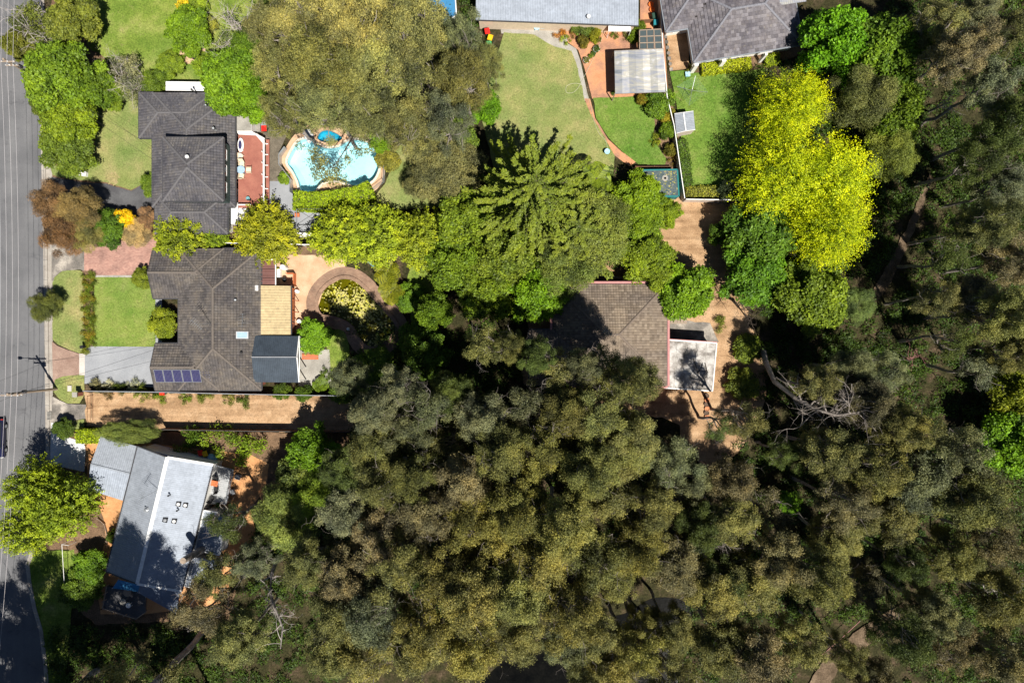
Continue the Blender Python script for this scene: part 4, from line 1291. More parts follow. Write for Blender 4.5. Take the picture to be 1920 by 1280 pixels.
# skylight, vents, patch
def on_plane(r, x_px, y_px):
    """point on the roof of rectangle r seen at the pixel"""
    h = r.e
    for _ in range(12):
        p = W(x_px, y_px, h); z = r.height(p.x, p.y)
        h = z if z > 0 else h
    return W(x_px, y_px, h)
p = on_plane(r2[0], 455, 628)
sl = r2[0].s
mb = MB(); mb.box((p.x, p.y, p.z + 0.07), (1.25, 0.85, 0.16), 0, 0.5, -sl); sk = mb.build('skylight', M['steel'], H2)
M['sky_glass'] = plain('skylight glass', (0.32, 0.45, 0.58), 0.1, 0.6)
mb = MB(); mb.box((p.x, p.y, p.z + 0.165), (1.0, 0.64, 0.03), 0, 0.5, -sl); mb.build('pane', M['sky_glass'], sk)
roof_vent(H2, 443, 562, on_plane(r2[0], 443, 562).z, 0.17, tall=0.4)
roof_vent(H2, 454, 660, on_plane(r2[0], 454, 660).z, 0.13, mat='black', tall=0.3)
p = on_plane(r2[0], 480, 540); mb = MB()
for i in range(4): mb.box((p.x - 0.25 + i * 0.16, p.y, p.z + 0.08), (0.09, 0.65, 0.03), 0, 0.5, -sl)
mb.build('roof_grille', M['white'], H2)
p = on_plane(r2[0], 396.5, 607)
antenna('tall tv aerial on the left slope of the solar roofed house', p, p + Vector((-0.25, -0.1, 3.4)), (0.75, -0.66, 0), 7)
p = on_plane(r2[0], 458, 606)
antenna('flat tv aerial by the skylight of the solar roofed house', p, p + Vector((0, 0.25, 0.6)), (0.05, 1, 0), 5)
# solar panels
r_ = r2[2]
M['cells'] = None
m, t, out = nt('solar cells')
tc = t.nodes.new('ShaderNodeTexCoord')
b = t.nodes.new('ShaderNodeTexBrick'); b.offset = 0.0
b.inputs['Color1'].default_value = (0.012, 0.014, 0.06, 1); b.inputs['Color2'].default_value = (0.022, 0.022, 0.085, 1); b.inputs['Mortar'].default_value = (0.16, 0.15, 0.22, 1)
b.inputs['Scale'].default_value = 1.0; b.inputs['Brick Width'].default_value = 0.158; b.inputs['Row Height'].default_value = 0.158; b.inputs['Mortar Size'].default_value = 0.009
t.links.new(tc.outputs['Object'], b.inputs['Vector'])
principled(t, out, b.outputs[0], 0.18, 0.5)
M['cells'] = m
for i in range(6):
    x = 299.5 + i * 17.35
    p = on_plane(r_, x, 704.5)
    words = ('leftmost', 'second from left', 'third from left', 'fourth from left', 'fifth from left', 'rightmost')[i]
    o = bpy.data.objects.new('solar_panel', None); COL.objects.link(o); o.parent = H2
    o['label'] = '%s of the six blue solar panels on the brown tiled roof' % words
    o.location = Vector((p.x, p.y, p.z + 0.14)) - ORG[H2.name]
    o.rotation_euler = (math.atan(r_.s), 0, 0)
    mb = MB(); w, h = 1.04, 1.62
    for sg in (-1, 1):
        mb.box((sg * (w / 2 - 0.02), 0, 0), (0.045, h, 0.05)); mb.box((0, sg * (h / 2 - 0.02), 0.0), (w - 0.09, 0.045, 0.048))
    f = mb.build('frame', M['steel']); f.parent = o
    mb = MB(); mb.box((0, 0, 0.005), (w - 0.08, h - 0.08, 0.025)); f = mb.build('cells', M['cells']); f.parent = o

# ---------------------------------------------- slate roofed house at the top
A3 = math.radians(9.3); E3 = 2.8
c = W(1380, 20, 0)
H3 = thing('slate_roofed_house', 'white house with purple grey shingled hip roof at the top edge', 'house', (c.x, c.y, 0))
r3 = [rect_rot((1301, 117), A3, 6.55, 4.6, E3, 25, (-1, -1)), rect_rot((1249, 60), A3, 6.0, 5.6, E3, 25, (-1, -1))]
hip_roof(H3, r3, 'tile_slate', 'ridge_grey', 'gutter_grey', 'wall_white', tw=0.42, course=0.40, seed=9, flat_tile=True, inset=0.55)
mb = MB(); steel_sheet(mb, W(1392, 20, 3.9), W(1512, 3, 3.9), W(1500, -60, 4.3), W(1390, -45, 4.3), 0.25, 0.03); mb.build('polycarbonate_roof', M['roof_clear'], H3)
for i, (x, y) in enumerate(((1306, 121), (1358, 113), (1437, 101))):
    p = W(x, y, 2.5); MB().box((p.x, p.y, 1.25), (0.5 if i < 2 else 0.3, 0.3, 2.5), A3).build('porch_post', M['wall_white'], H3)
r_ = r3[0]
for k in (-3.6, -0.6, 3.0):
    x, y = r_.wld(k, -(r_.d - 0.55)); window(H3, (x, y, 1.5), 1.6, 1.3, math.sin(A3), -math.cos(A3))
x, y = r3[1].wld(-(r3[1].w - 2.0), -(r3[1].d - 0.58)); window(H3, (x, y, 1.5), 1.4, 1.2, math.sin(A3), -math.cos(A3))

# ---------------------------------------------- long pale steel roof at the top
c = W(1050, 0, 0)
H5 = thing('pale_steel_roofed_house', 'long house with pale grey corrugated roof above the terracotta patio', 'house', (c.x, c.y, 0))
mb = MB(); steel_sheet(mb, W(892, 37, 2.9), W(1197, 48, 2.9), W(1198, -95, 4.6), W(894, -103, 4.6), 0.2, 0.03); mb.build('roof_slope', M['roof_pale'], H5)
mb = MB(); steel_sheet(mb, W(1198, -240, 2.9), W(894, -245, 2.9), W(894, -103, 4.6), W(1198, -95, 4.6), 0.2, 0.03); mb.build('roof_slope', M['roof_pale'], H5)
mb = MB(); mb.beam(W(892, 38.2, 2.82), W(1197, 49.2, 2.82), 0.14, 0.14); mb.build('gutter', M['gutter_dark'], H5)
q = poly_xy([(897, 34), (1192, 44), (1192, -235), (897, -240)], 2.9)
MB().prism(offset_loop(q, -0.05), 0, 2.78).build('wall', M['wall_cream'], H5)
a = W(930, 34.5, 2.9)
for i, px in enumerate((960, 1010, 1060, 1110, 1165)):
    p = W(px, 36.5 + (px - 892) * 0.036, 1.6); window(H5, (p.x, p.y - 0.13 , 1.5), 1.4, 1.1, 0.036, -1)
roof_vent(H5, 1103, 33, 3.1, 0.24, 'whirly_vent', 'white')
aw = thing('ribbed_awning', 'small white ribbed awning on the patio side of the long pale roofed house', 'awning', tuple(W(1162, 52, 0)))
mb = MB(); steel_sheet(mb, W(1141, 59, 2.1), W(1183, 59, 2.1), W(1183, 47, 2.35), W(1141, 47, 2.35), 0.22, 0.03); mb.build('roof_sheet', M['white'], aw)
for x in (1142, 1182):
    p = W(x, 58.5, 2.1); MB().box((p.x, p.y, 1.05), (0.06, 0.06, 2.1)).build('post', M['white'], aw)

# ---------------------------------------------- brown roofed house in the bush
c = W(1140, 640, 0)
H6 = thing('bush_house', 'brown tiled house with pink fascias half hidden under gum trees', 'house', (c.x, c.y, 0))
E6 = 3.2
r6 = [rect_px(1037, 533, 1250, 722, E6, 21), rect_px(992, 618, 1120, 722, E6, 21)]
hip_roof(H6, r6, 'tile_brown', 'ridge_brown', 'gutter_dark', 'wall_brick', seed=11)
mb = MB()
for r in r6:
    for sg in (-1, 1):
        mb.beam((*r.wld(-r.w - 0.12, sg * (r.d + 0.14)), r.e - 0.05), (*r.wld(r.w + 0.12, sg * (r.d + 0.14)), r.e - 0.05), 0.24, 0.2)
        mb.beam((*r.wld(sg * (r.w + 0.14), -r.d), r.e - 0.054), (*r.wld(sg * (r.w + 0.14), r.d), r.e - 0.054), 0.24, 0.2)
# the second wing meets the first: keep the trim outside the main roof only
mb2 = MB(); r = r6[0]
for sg in (-1, 1):
    mb2.beam((*r.wld(-r.w - 0.12, sg * (r.d + 0.22)), r.e - 0.05), (*r.wld(r.w + 0.12, sg * (r.d + 0.22)), r.e - 0.05), 0.26, 0.2)
    mb2.beam((*r.wld(sg * (r.w + 0.22), -r.d - 0.1), r.e - 0.054), (*r.wld(sg * (r.w + 0.22), r.d + 0.1), r.e - 0.054), 0.26, 0.2)
mb2.build('fascia', M['wall_pink'], H6)
p = on_plane(r6[0], 1137, 626)
antenna('tilted tv aerial on the roof ridge of the brown tiled bush house', p, p + Vector((0.1, -0.1, 2.6)), (-0.85, 0.52, 0), 6)
gr = thing('flat_roofed_garage', 'square garage with stained white flat roof beside the brown tiled house', 'garage', tuple(W(1295, 690, 0)))
q = poly_xy([(1251, 637), (1344, 643), (1336, 733), (1245, 727)], 2.9)
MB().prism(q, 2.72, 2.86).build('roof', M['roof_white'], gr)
mb = MB(); n = 4
for i in range(4):
    a = Vector((*q[i], 2.82)); b = Vector((*q[(i + 1) % 4], 2.82)); mb.beam(a, b, 0.12, 0.22)
mb.build('roof_edge', M['white'], gr)
MB().prism(offset_loop(q, -0.2), 0, 2.7).build('wall', M['wall_brick'], gr)
mb = MB(); mb.beam(W(1251, 635.5, 2.8), W(1344, 641.5, 2.8), 0.1, 0.3); mb.build('fascia', M['wall_pink'], gr)
for i in range(1, 5):
    a = lerp2(q[0], q[1], i / 5); b = lerp2(q[3], q[2], i / 5)
    mb = MB(); mb.beam((*a, 2.868), (*b, 2.868), 0.05, 0.025); mb.build('roof_joint', M['concrete'], gr)
for (x0, y0, x1, y1) in ((1300, 672, 1312, 716), (1322, 680, 1326, 712), (1308, 700, 1318, 680)):
    mb = MB(); mb.tube([W(x0, y0, 2.92), W((x0 + x1) / 2 + 2, (y0 + y1) / 2, 2.95), W(x1, y1, 2.92)], [0.05, 0.035, 0.015], 5); mb.build('fallen_branch', M['bark_dark'], gr)
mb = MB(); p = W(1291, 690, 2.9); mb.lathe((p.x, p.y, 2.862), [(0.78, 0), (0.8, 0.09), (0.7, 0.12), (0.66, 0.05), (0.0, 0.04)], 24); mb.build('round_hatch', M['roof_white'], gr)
dk = thing('timber_landing', 'grey timber landing at the door of the brown tiled house', 'landing', tuple(W(1270, 592, 0)))
for i in range(6):
    MB().beam(W(1254 + i * 6.2, 583, 0.6), W(1254 + i * 6.2, 607, 0.6), 0.36, 0.06).build('board', M['timber_old'], dk)
for x in (1254, 1287):
    for y in (585, 605): p = W(x, y, 0.5); MB().box((p.x, p.y, 0.28), (0.1, 0.1, 0.56)).build('post', M['timber_old'], dk)
rw = thing('timber_wall', 'low dark timber wall above the brown tiled house', 'wall', tuple(W(1120, 515, 0)))
for i in range(3):
    a = W(1072 + i * 32, 512 + i * 3, 1.0); b = W(1072 + i * 32 + 31, 515 + i * 3, 1.0)
    MB().beam(a + Vector((0, 0, -0.5)), b + Vector((0, 0, -0.5)), 0.25, 1.0).build('panel', M['timber_old'], rw)

# ---------------------------------------------- grey steel roofed house lower left
c = W(300, 980, 0)
H4 = thing('grey_steel_roofed_house', 'long house with light grey steel gable roof lower left', 'house', (c.x, c.y, 0))
ze, zr = 3.5, 4.9
TL, RT, TR = (258, 836), (314, 857), (400, 871)
BL, RB, BR = (199, 1071), (257, 1094), (341, 1108)
mb = MB(); steel_sheet(mb, W(*TL, ze), W(*BL, ze), W(*RB, zr), W(*RT, zr), 0.24, 0.012); mb.build('roof_slope', M['roof_grey'], H4)
mb = MB(); steel_sheet(mb, W(*TR, ze), W(*BR, ze), W(*RB, zr), W(*RT, zr), 0.24, 0.012); mb.build('roof_slope', M['roof_pale'], H4)  # same roof, paler steel on this slope: its sunlit side is put into the colour
mb = MB(); mb.beam(W(*RT, zr + 0.05), W(*RB, zr + 0.05), 0.42, 0.06); mb.build('ridge_cap', M['white'], H4)
for (a, za), (b, zb) in (((RT, zr), (TR, ze)), ((RB, zr), (BR, ze))):
    mb = MB(); mb.beam(W(*a, za + 0.03), W(*b, zb + 0.03), 0.26, 0.12); mb.build('barge_cap', M['white'], H4)
for (a, za), (b, zb) in (((RT, zr), (TL, ze)), ((RB, zr), (BL, ze))):
    mb = MB(); mb.beam(W(*a, za + 0.01), W(*b, zb + 0.01), 0.12, 0.14); mb.build('barge_cap', M['gutter_dark'], H4)
for a, b in ((TL, BL), (TR, BR)):
    mb = MB(); mb.beam(W(*a, ze - 0.05), W(*b, ze - 0.05), 0.16, 0.14); mb.build('gutter', M['gutter_dark'], H4)
q = [tuple(W(x, y, ze).xy) for x, y in (TL, TR, BR, BL)]
MB().prism(offset_loop(q, -0.35), 0, ze - 0.15).build('wall', M['wall_white'], H4)
def roof4(px, py):
    h = 4.3
    for _ in range(10):
        p = W(px, py, h); a = W(*RT, zr); b = W(*RB, zr)
        d = (b.xy - a.xy).normalized(); v = p.xy - a.xy
        dist = abs(v.x * d.y - v.y * d.x); h = zr - dist * (zr - ze) / 4.6
    return W(px, py, h)
ang4 = math.radians(-14)
for i, (x, y) in enumerate(((335, 944), (348, 946), (310, 974), (327, 976))):
    p = roof4(x, y); mb = MB(); mb.box((p.x, p.y, p.z + 0.05), (0.56, 0.56, 0.14), ang4); sk = mb.build('skylight', M['black'], H4)
    mb = MB(); mb.lathe((p.x + 0.02, p.y, p.z + 0.12), [(0.22, 0), (0.2, 0.08), (0.12, 0.14), (0.01, 0.16)], 12); mb.build('dome', M['white'] if i != 2 else M['grey'], sk, smooth=True)
for x, y in ((336, 955), (320, 927)):
    p = roof4(x, y); mb = MB(); mb.tube([(p.x, p.y, p.z - 0.1), (p.x, p.y, p.z + 0.5)], 0.06, 8); mb.lathe((p.x, p.y, p.z + 0.5), [(0.11, 0), (0.11, 0.1), (0.02, 0.16)], 8); mb.build('flue', M['black'], H4)
p = roof4(275, 955); mb = MB(); mb.box((p.x, p.y, p.z + 0.05), (0.6, 0.6, 0.1), ang4); mb.lathe((p.x, p.y, p.z + 0.1), [(0.2, 0), (0.2, 0.1), (0.1, 0.16)], 12); mb.build('roof_vent', M['steel'], H4)
p = roof4(298, 917)
antenna('tall tv aerial on the ridge of the grey steel roofed house', p, p + Vector((-0.7, -0.5, 2.6)), (0.5, 0.86, 0), 8)
# attached front roof
cp = thing('front_carport', 'grey steel carport roof attached to the grey roofed house', 'carport', tuple(W(215, 870, 0)))
a1, a2, a3, a4, a5, a6 = (189, 817), (257, 836.5), (243, 888), (170, 870), (230, 938), (168, 899)
mb = MB(); steel_sheet(mb, W(*a1, 2.85), W(*a2, 2.85), W(*a3, 3.25), W(*a4, 3.25), 0.24, 0.025); mb.build('roof_slope', M['roof_grey'], cp)
mb = MB(); steel_sheet(mb, W(164, 917, 2.85), W(*a5, 2.85), W(*a3, 3.25), W(*a4, 3.25), 0.24, 0.025); mb.build('roof_slope', M['roof_pale'], cp)  # slope towards the sun, brighter light painted in by the paler steel
mb = MB(); mb.beam(W(*a4, 3.3), W(*a3, 3.3), 0.2, 0.06); mb.build('ridge_cap', M['roof_grey'], cp)
for x, y in ((186, 824), (166, 912), (226, 930), (250, 842)):
    p = W(x, y, 2.8); MB().box((p.x, p.y, 1.38), (0.12, 0.12, 2.76)).build('post', M['white'], cp)
# lower side roofs
def slab(name, label, cat, pts, z, t, mat, wallmat=None, edge=None):
    cx = sum(x for x, y in pts) / len(pts); cy = sum(y for x, y in pts) / len(pts)
    o = thing(name, label, cat, tuple(W(cx, cy, 0)))
    q = poly_xy(pts, z)
    mb = MB(); mb.prism(q, z - t, z); mb.build('roof', M[mat], o)
    if wallmat: MB().prism(offset_loop(q, -0.2), 0, z - t - 0.01).build('wall', M[wallmat], o)
    if edge:
        mb = MB()
        for i in range(len(q)): mb.beam((*q[i], z + 0.01), (*q[(i + 1) % len(q)], z + 0.01), 0.12, 0.2)
        mb.build('roof_edge', M[edge], o)
    return o
slab('side_annex', 'low pale roofed annex under the gum beside the grey house deck', 'annex', [(383, 956), (425, 963), (412, 1040), (366, 1030)], 2.7, 0.12, 'roof_pale', 'wall_white', 'white')
s2 = slab('side_annex', 'low pale roofed annex with white ladder below the sawn tree stem', 'annex', [(362, 1044), (406, 1052), (396, 1105), (346, 1098)], 2.7, 0.12, 'roof_pale', 'wall_white', 'white')
ld = thing('roof_ladder', 'short white ladder lying on the low pale annex roof', 'ladder', tuple(W(357, 1065, 2.75)))
for sg in (-1, 1):
    a = W(362 + sg * 2.5, 1052, 2.8); b = W(355 + sg * 2.5, 1080, 2.8); MB().beam(a, b, 0.05, 0.07).build('rail', M['white'], ld)
for i in range(7):
    y = 1054 + i * 4; x = 361.5 - i * 1.0
    MB().beam(W(x - 2.5, y, 2.8), W(x + 2.5, y + .5, 2.8), 0.06, 0.05).build('rung', M['white'], ld)
def sail(name, label, pts, mat):
    cx = sum(p[0] for p in pts) / len(pts); cy = sum(p[1] for p in pts) / len(pts)
    o = thing(name, label, 'shade sail', tuple(W(cx, cy, 0)))
    A, B, C, D = [W(x, y, z) for x, y, z in pts]
    n = 10; mb = MB(); vs = []
    for i in range(n + 1):
        for j in range(n + 1):
            u, v = i / n, j / n
            p = A * (1 - u) * (1 - v) + B * u * (1 - v) + C * u * v + D * (1 - u) * v
            k = 0.25 * math.sin(math.pi * u) * math.sin(math.pi * v)
            vs.append(p - Vector((0, 0, k)))
    up = [v + Vector((0, 0, 0.02)) for v in vs]
    N_ = len(vs); fs = []
    for i in range(n):
        for j in range(n):
            q = (i * (n + 1) + j, (i + 1) * (n + 1) + j, (i + 1) * (n + 1) + j + 1, i * (n + 1) + j + 1)
            fs.append(q); fs.append(tuple(reversed([k + N_ for k in q])))
    mb.add(vs + up, fs); mb.build('cloth', M[mat], o, smooth=True)
    for P_ in (A, B, C, D):
        MB().tube([(P_.x, P_.y, 0), (P_.x, P_.y, P_.z + 0.1)], 0.05, 6).build('post', M['steel'], o)
    return o
M['sail_blue'] = plain('blue shade cloth', (0.04, 0.19, 0.38), 0.8)
M['sail_grey'] = plain('grey shade cloth', (0.16, 0.19, 0.25), 0.85)
sail('shade_sail', 'bright blue shade sail below the grey steel roof', [(211, 1102, 2.6), (222, 1086, 2.7), (262, 1096, 2.8), (262, 1109, 2.6)], 'sail_blue')
sail('shade_sail', 'dark grey shade sail at the lower end of the grey house', [(258, 1110, 2.6), (264, 1094, 2.9), (338, 1108, 2.9), (331, 1150, 2.4)], 'sail_grey')
# ------------------------------------------------------------------ fences
def fence(name, label, pts, h, mat, cap=None, panel=2.4, thick=0.05, post=0.07, cat='fence', rails=False):
    P = [W(x, y, h) for x, y in pts]
    m_ = P[len(P) // 2]
    o = thing(name, label, cat, (m_.x, m_.y, 0))
    for a, b in zip(P[:-1], P[1:]):
        a = Vector((a.x, a.y, 0)); b = Vector((b.x, b.y, 0))
        L = (b - a).length; n = max(1, round(L / panel))
        for i in range(n):
            p, q = a.lerp(b, i / n), a.lerp(b, (i + 1) / n)
            d = (q - p).normalized()
            mb = MB(); mb.tube([p + Vector((0, 0, -0.2)), p + Vector((0, 0, h + 0.03))], post, 4); mb.build('post', M[cap or mat], o)
            if rails:
                mb = MB()
                for z in (0.15, h * 0.5, h - 0.05): mb.beam(p + Vector((0, 0, z)), q + Vector((0, 0, z)), 0.04, 0.05)
                mb.build('rail', M[mat], o)
            else:
                mb = MB(); mb.beam(p + d * post + Vector((0, 0, h / 2)), q - d * post + Vector((0, 0, h / 2)), thick, h - 0.06); mb.build('panel', M[mat], o)
                if cap:
                    mb = MB(); mb.beam(p + d * post + Vector((0, 0, h)), q - d * post + Vector((0, 0, h)), thick + 0.04, 0.07); mb.build('capping', M[cap], o)
    return o
M['fence_dark'] = plain('dark steel fence', (0.06, 0.055, 0.05), 0.6)
M['fence_cream'] = plain('cream steel fence', (0.52, 0.44, 0.38), 0.6)
fence('steel_fence', 'dark steel fence with pale cap between gravel driveway and solar roofed house', [(156, 733), (300, 735), (470, 739), (636, 742)], 1.7, 'fence_dark', 'grey')
fence('paling_fence', 'thin dark fence along the lower side of the gravel driveway', [(300, 805), (470, 808), (655, 810)], 1.6, 'timber', 'fence_dark')
fence('steel_fence', 'pale fence behind the lime trees between the two tiled houses', [(405, 455), (500, 457), (600, 459), (760, 462)], 1.7, 'fence_dark', 'white')
fence('steel_fence', 'long cream fence between the terracotta patio and the right hand lawn', [(1236, -70), (1243, 92), (1251, 182), (1264, 235), (1284, 373)], 1.8, 'fence_cream', 'white')
fence('steel_fence', 'cream fence at the lower end of the lawn above the sandy yard', [(1287, 373.5), (1385, 375)], 1.8, 'fence_cream', 'white')
fence('timber_fence', 'low brown timber fence above the dark mesh enclosure', [(1192, 312), (1262, 312)], 1.0, 'timber', None)
fence('retaining_wall', 'low rust brown wall beside the terracotta patio pergola', [(1200, 38), (1237, 36)], 1.0, 'timber', None)
M['pool_glass'] = plain('pool fence panel', (0.36, 0.40, 0.43), 0.2, 0.6)
fence('pool_fence', 'silver pool fence along the left side of the pool', Z((400, 120), 4, [(530, 620), (490, 675), (490, 750), (575, 860), (570, 960)]), 1.25, 'steel', 'steel', 1.6, 0.03, 0.05)
fence('pool_fence', 'silver pool fence at the right end of the pool hedge', Z((400, 120), 4, [(1278, 740), (1268, 870), (1190, 930)]), 1.2, 'steel', 'steel', 1.6, 0.03, 0.05, rails=True)
g_ = fence('farm_gate', 'thin brown pipe gate across the street end of the gravel driveway', [(163, 742), (163, 790)], 1.3, 'timber', 'timber', 1.55, 0.03, 0.04, 'gate', rails=True)
fence('garden_edging', 'curved dark timber edging beside the lower left orange paving', [(182, 972), (194, 982), (199, 1000), (199, 1030)], 0.45, 'timber_old', None, 1.2)
mbx = thing('brick_pillar', 'short dark gate pillar at the street end of the gravel driveway', 'pillar', tuple(W(154, 738, 0)))
p = W(154, 738, 0); MB().box((p.x, p.y, 0.7), (0.45, 0.45, 1.4)).build('shaft', M['wall_brick'], mbx); MB().box((p.x, p.y, 1.44), (0.6, 0.6, 0.09)).build('cap', M['concrete'], mbx)

# ------------------------------------------------------------------ red deck of the two storey house
dk = thing('red_deck', 'red brown timber deck with white rail behind the two storey house', 'deck', tuple(W(470, 318, 0)))
zd = 1.1
n = 24
for i in range(n):
    x = 447 + (495 - 447) * (i + 0.5) / n
    y0 = 251 if x < 476 else 251 + (x - 476) * 0.75
    a, b = W(x, y0, zd), W(x, 390, zd)
    mb = MB(); mb.beam(a, b, 0.122, 0.05); mb.build('board', M['deck_red'], dk)
mb = MB(); mb.beam(W(495, 262, zd - 0.12), W(495, 392, zd - 0.12), 0.08, 0.2); mb.beam(W(447, 250, zd - 0.12), W(476, 250, zd - 0.12), 0.08, 0.2); mb.build('bearer', M['timber'], dk)
for y in (268, 288, 308, 330, 352, 372, 388):
    p = W(496, y, zd); mb = MB(); mb.box((p.x, p.y, zd + 0.45), (0.09, 0.09, 1.0)); mb.build('rail_post', M['white'], dk)
    p = W(499.5, y + 2, zd - 0.1); mb = MB(); mb.box((p.x, p.y, zd - 0.1), (0.42, 0.09, 0.09)); mb.build('bracket', M['white'], dk)
mb = MB(); mb.beam(W(494.5, 262, zd + 1.0), W(494.5, 388, zd + 1.0), 0.19, 0.07); mb.build('handrail', M['white'], dk)
mb = MB(); mb.beam(W(502, 262, 0.75), W(502, 390, 0.75), 0.4, 0.08); mb.build('step', M['deck_red'], dk)
q = poly_xy([(443.5, 245.5), (470.5, 245.5), (496, 259), (496, 272), (480, 254), (447, 252)], 1.9)
mb = MB(); mb.prism(q, 1.84, 1.9); mb.build('awning', M['white'], dk)
for x, y in ((446, 249), (494, 266)):
    p = W(x, y, 1.8); mb = MB(); mb.box((p.x, p.y, 0.92), (0.09, 0.09, 1.84)); mb.build('awning_post', M['white'], dk)
st = thing('white_stair', 'white rear landing and balustrade at the lower end of the red deck', 'stair', tuple(W(450, 398, 0)))
mb = MB(); mb.prism(poly_xy([(433, 380), (446, 380), (446, 420), (433, 420)], 1.0), 0.0, 1.0); mb.build('landing', M['concrete_white'], st)
for i in range(5):
    mb = MB(); a = W(448 + 0, 391 + i * 5.5, 0.9 - 0.18 * i); b = W(466, 391 + i * 5.5, 0.9 - 0.18 * i); mb.beam(a, b, 0.34, 0.12); mb.build('tread', M['white'], st)
for z, y in ((1.95, 384), (1.2, 384)):
    mb = MB(); mb.beam(W(446, y, z), W(470, y, z), 0.1, 0.08); mb.build('rail', M['white'], st)
for i in range(9):
    p = W(447 + i * 2.7, 384, 1.55); mb = MB(); mb.box((p.x, p.y, 1.55), (0.07, 0.06, 0.75)); mb.build('baluster', M['white'], st)

# ------------------------------------------------------------------ furniture prototypes
def make_bin(name, label, px, py, lid, rz=0.0, body='bin_green', z=0.0):
    p = W(px, py, 1.0 + z)
    o = thing(name, label, 'bin', (p.x, p.y, z), rz, 'wheelie bins')
    mb = MB(); w0, w1 = 0.21, 0.28
    vs = [(-w0, -w0, 0.06), (w0, -w0, 0.06), (w0, w0, 0.06), (-w0, w0, 0.06), (-w1, -w1, 0.98), (w1, -w1, 0.98), (w1, w1 + .06, 0.98), (-w1, w1 + .06, 0.98)]
    mb.add(vs, [(3, 2, 1, 0), (4, 5, 6, 7), (0, 1, 5, 4), (1, 2, 6, 5), (2, 3, 7, 6), (3, 0, 4, 7)]); b = mb.build('body', M[body]); b.parent = o
    mb = MB(); vs = [(-.31, -.34, 1.0), (.31, -.34, 1.0), (.31, .36, 1.04), (-.31, .36, 1.04), (-.27, -.3, 1.06), (.27, -.3, 1.06), (.27, .3, 1.11), (-.27, .3, 1.11)]
    mb.add(vs, [(3, 2, 1, 0), (4, 5, 6, 7), (0, 1, 5, 4), (1, 2, 6, 5), (2, 3, 7, 6), (3, 0, 4, 7)]); b = mb.build('lid', M[lid]); b.parent = o
    for sg in (-1, 1):
        mb = MB(); mb.tube([(sg * 0.2, 0.27, 0.1), (sg * 0.26, 0.27, 0.1)], 0.1, 10); b = mb.build('wheel', M['black']); b.parent = o
    mb = MB(); mb.tube([(-.24, .40, .98), (.24, .40, .98)], 0.025, 6); b = mb.build('handle', M['black']); b.parent = o
    return o
M['bin_green'] = plain('dark green plastic', (0.02, 0.06, 0.04), 0.5)
M['lid_red'] = plain('red plastic', (0.72, 0.02, 0.015), 0.4)
M['lid_yellow'] = plain('yellow plastic', (0.75, 0.42, 0.01), 0.4)
M['lid_green'] = plain('green plastic', (0.05, 0.32, 0.11), 0.4)
M['lid_teal'] = plain('teal plastic', (0.02, 0.19, 0.22), 0.4)
make_bin('wheelie_bin', 'red lidded bin beside the upper right corner of the red deck', 495, 241, 'lid_red')
make_bin('wheelie_bin', 'grey lidded bin just above the red lidded bin by the red deck', 493.5, 230.5, 'grey', 0, 'grey')
make_bin('wheelie_bin', 'yellow lidded bin against the big gum beside the grey annex', 486.5, 213, 'lid_yellow', 0.3)
make_bin('wheelie_bin', 'green lidded bin above the yellow one beside the grey annex', 484.5, 203, 'lid_green', 0.1)
make_bin('wheelie_bin', 'red lidded bin at the upper left edge of the large lawn', 913.5, 58.5, 'lid_red', 0.2)
make_bin('wheelie_bin', 'yellow lidded bin between red and green bins by the large lawn', 919, 70.5, 'lid_yellow', -0.3)
make_bin('wheelie_bin', 'green lidded bin lowest of three by the large lawn', 917, 82.5, 'lid_green', 0.1)
make_bin('wheelie_bin', 'dark green bin nearer the orange pots by the cream fence', 1227.5, 29.5, 'bin_green', 0.2)
make_bin('wheelie_bin', 'teal lidded bin just above the pergola by the cream fence', 1230, 42, 'lid_teal')
make_bin('wheelie_bin', 'red lidded bin at the eave below the solar panels', 303.5, 735.5, 'lid_red')
make_bin('wheelie_bin', 'yellow lidded bin behind the grey steel roofed house', 384.5, 850.5, 'lid_yellow', 0.3)
make_bin('wheelie_bin', 'dark red lidded bin next to the yellow one behind the grey house', 376, 849, 'lid_red', 0.2)
M['tub_blue'] = plain('pale blue plastic', (0.35, 0.58, 0.72), 0.4)
def crate(name, label, px, py, w, d, h, mat, rz=0.0, cat='box', z=0.0):
    p = W(px, py, h + z); o = thing(name, label, cat, (p.x, p.y, z), rz)
    mb = MB(); mb.box((0, 0, h / 2), (w, d, h)); b = mb.build('body', M[mat]); b.parent = o
    mb = MB(); mb.box((0, 0, h + 0.025), (w + 0.06, d + 0.06, 0.05)); b = mb.build('lid', M[mat]); b.parent = o
    return o
crate('storage_box', 'pale blue storage box beside the bins behind the grey house', 398.5, 856, 1.1, 0.55, 0.6, 'tub_blue', -0.15)
crate('storage_box', 'small teal box beside the yellow lidded bin by the annex', 480.5, 219.5, 0.4, 0.4, 0.4, 'lid_teal')
crate('storage_box', 'dark grey mat topped box against the long pale roofed house', 1067.5, 50, 0.75, 0.5, 0.5, 'grey')
crate('storage_box', 'small bright blue box against the long pale roofed house', 1040.5, 46.5, 0.5, 0.28, 0.3, 'sail_blue', -0.2)
crate('meter_box', 'small white meter box on the ground at the lawn edge by the driveway', 155, 325.5, 0.75, 0.5, 0.5, 'white', -0.15)
crate('letterbox', 'small dark letterbox at the lower end of the flower strip', 153, 650, 0.35, 0.3, 1.0, 'black', 0.2)
crate('planter_box', 'square planter with blue top at the corner of the right hand lawn', 1289.5, 139, 0.5, 0.5, 0.45, 'tub_blue', 0.1)
crate('fire_pit', 'square black brazier on bare earth at the edge of the upper lawn', 366, 104, 0.75, 0.75, 0.5, 'black', 0.2, 'brazier')
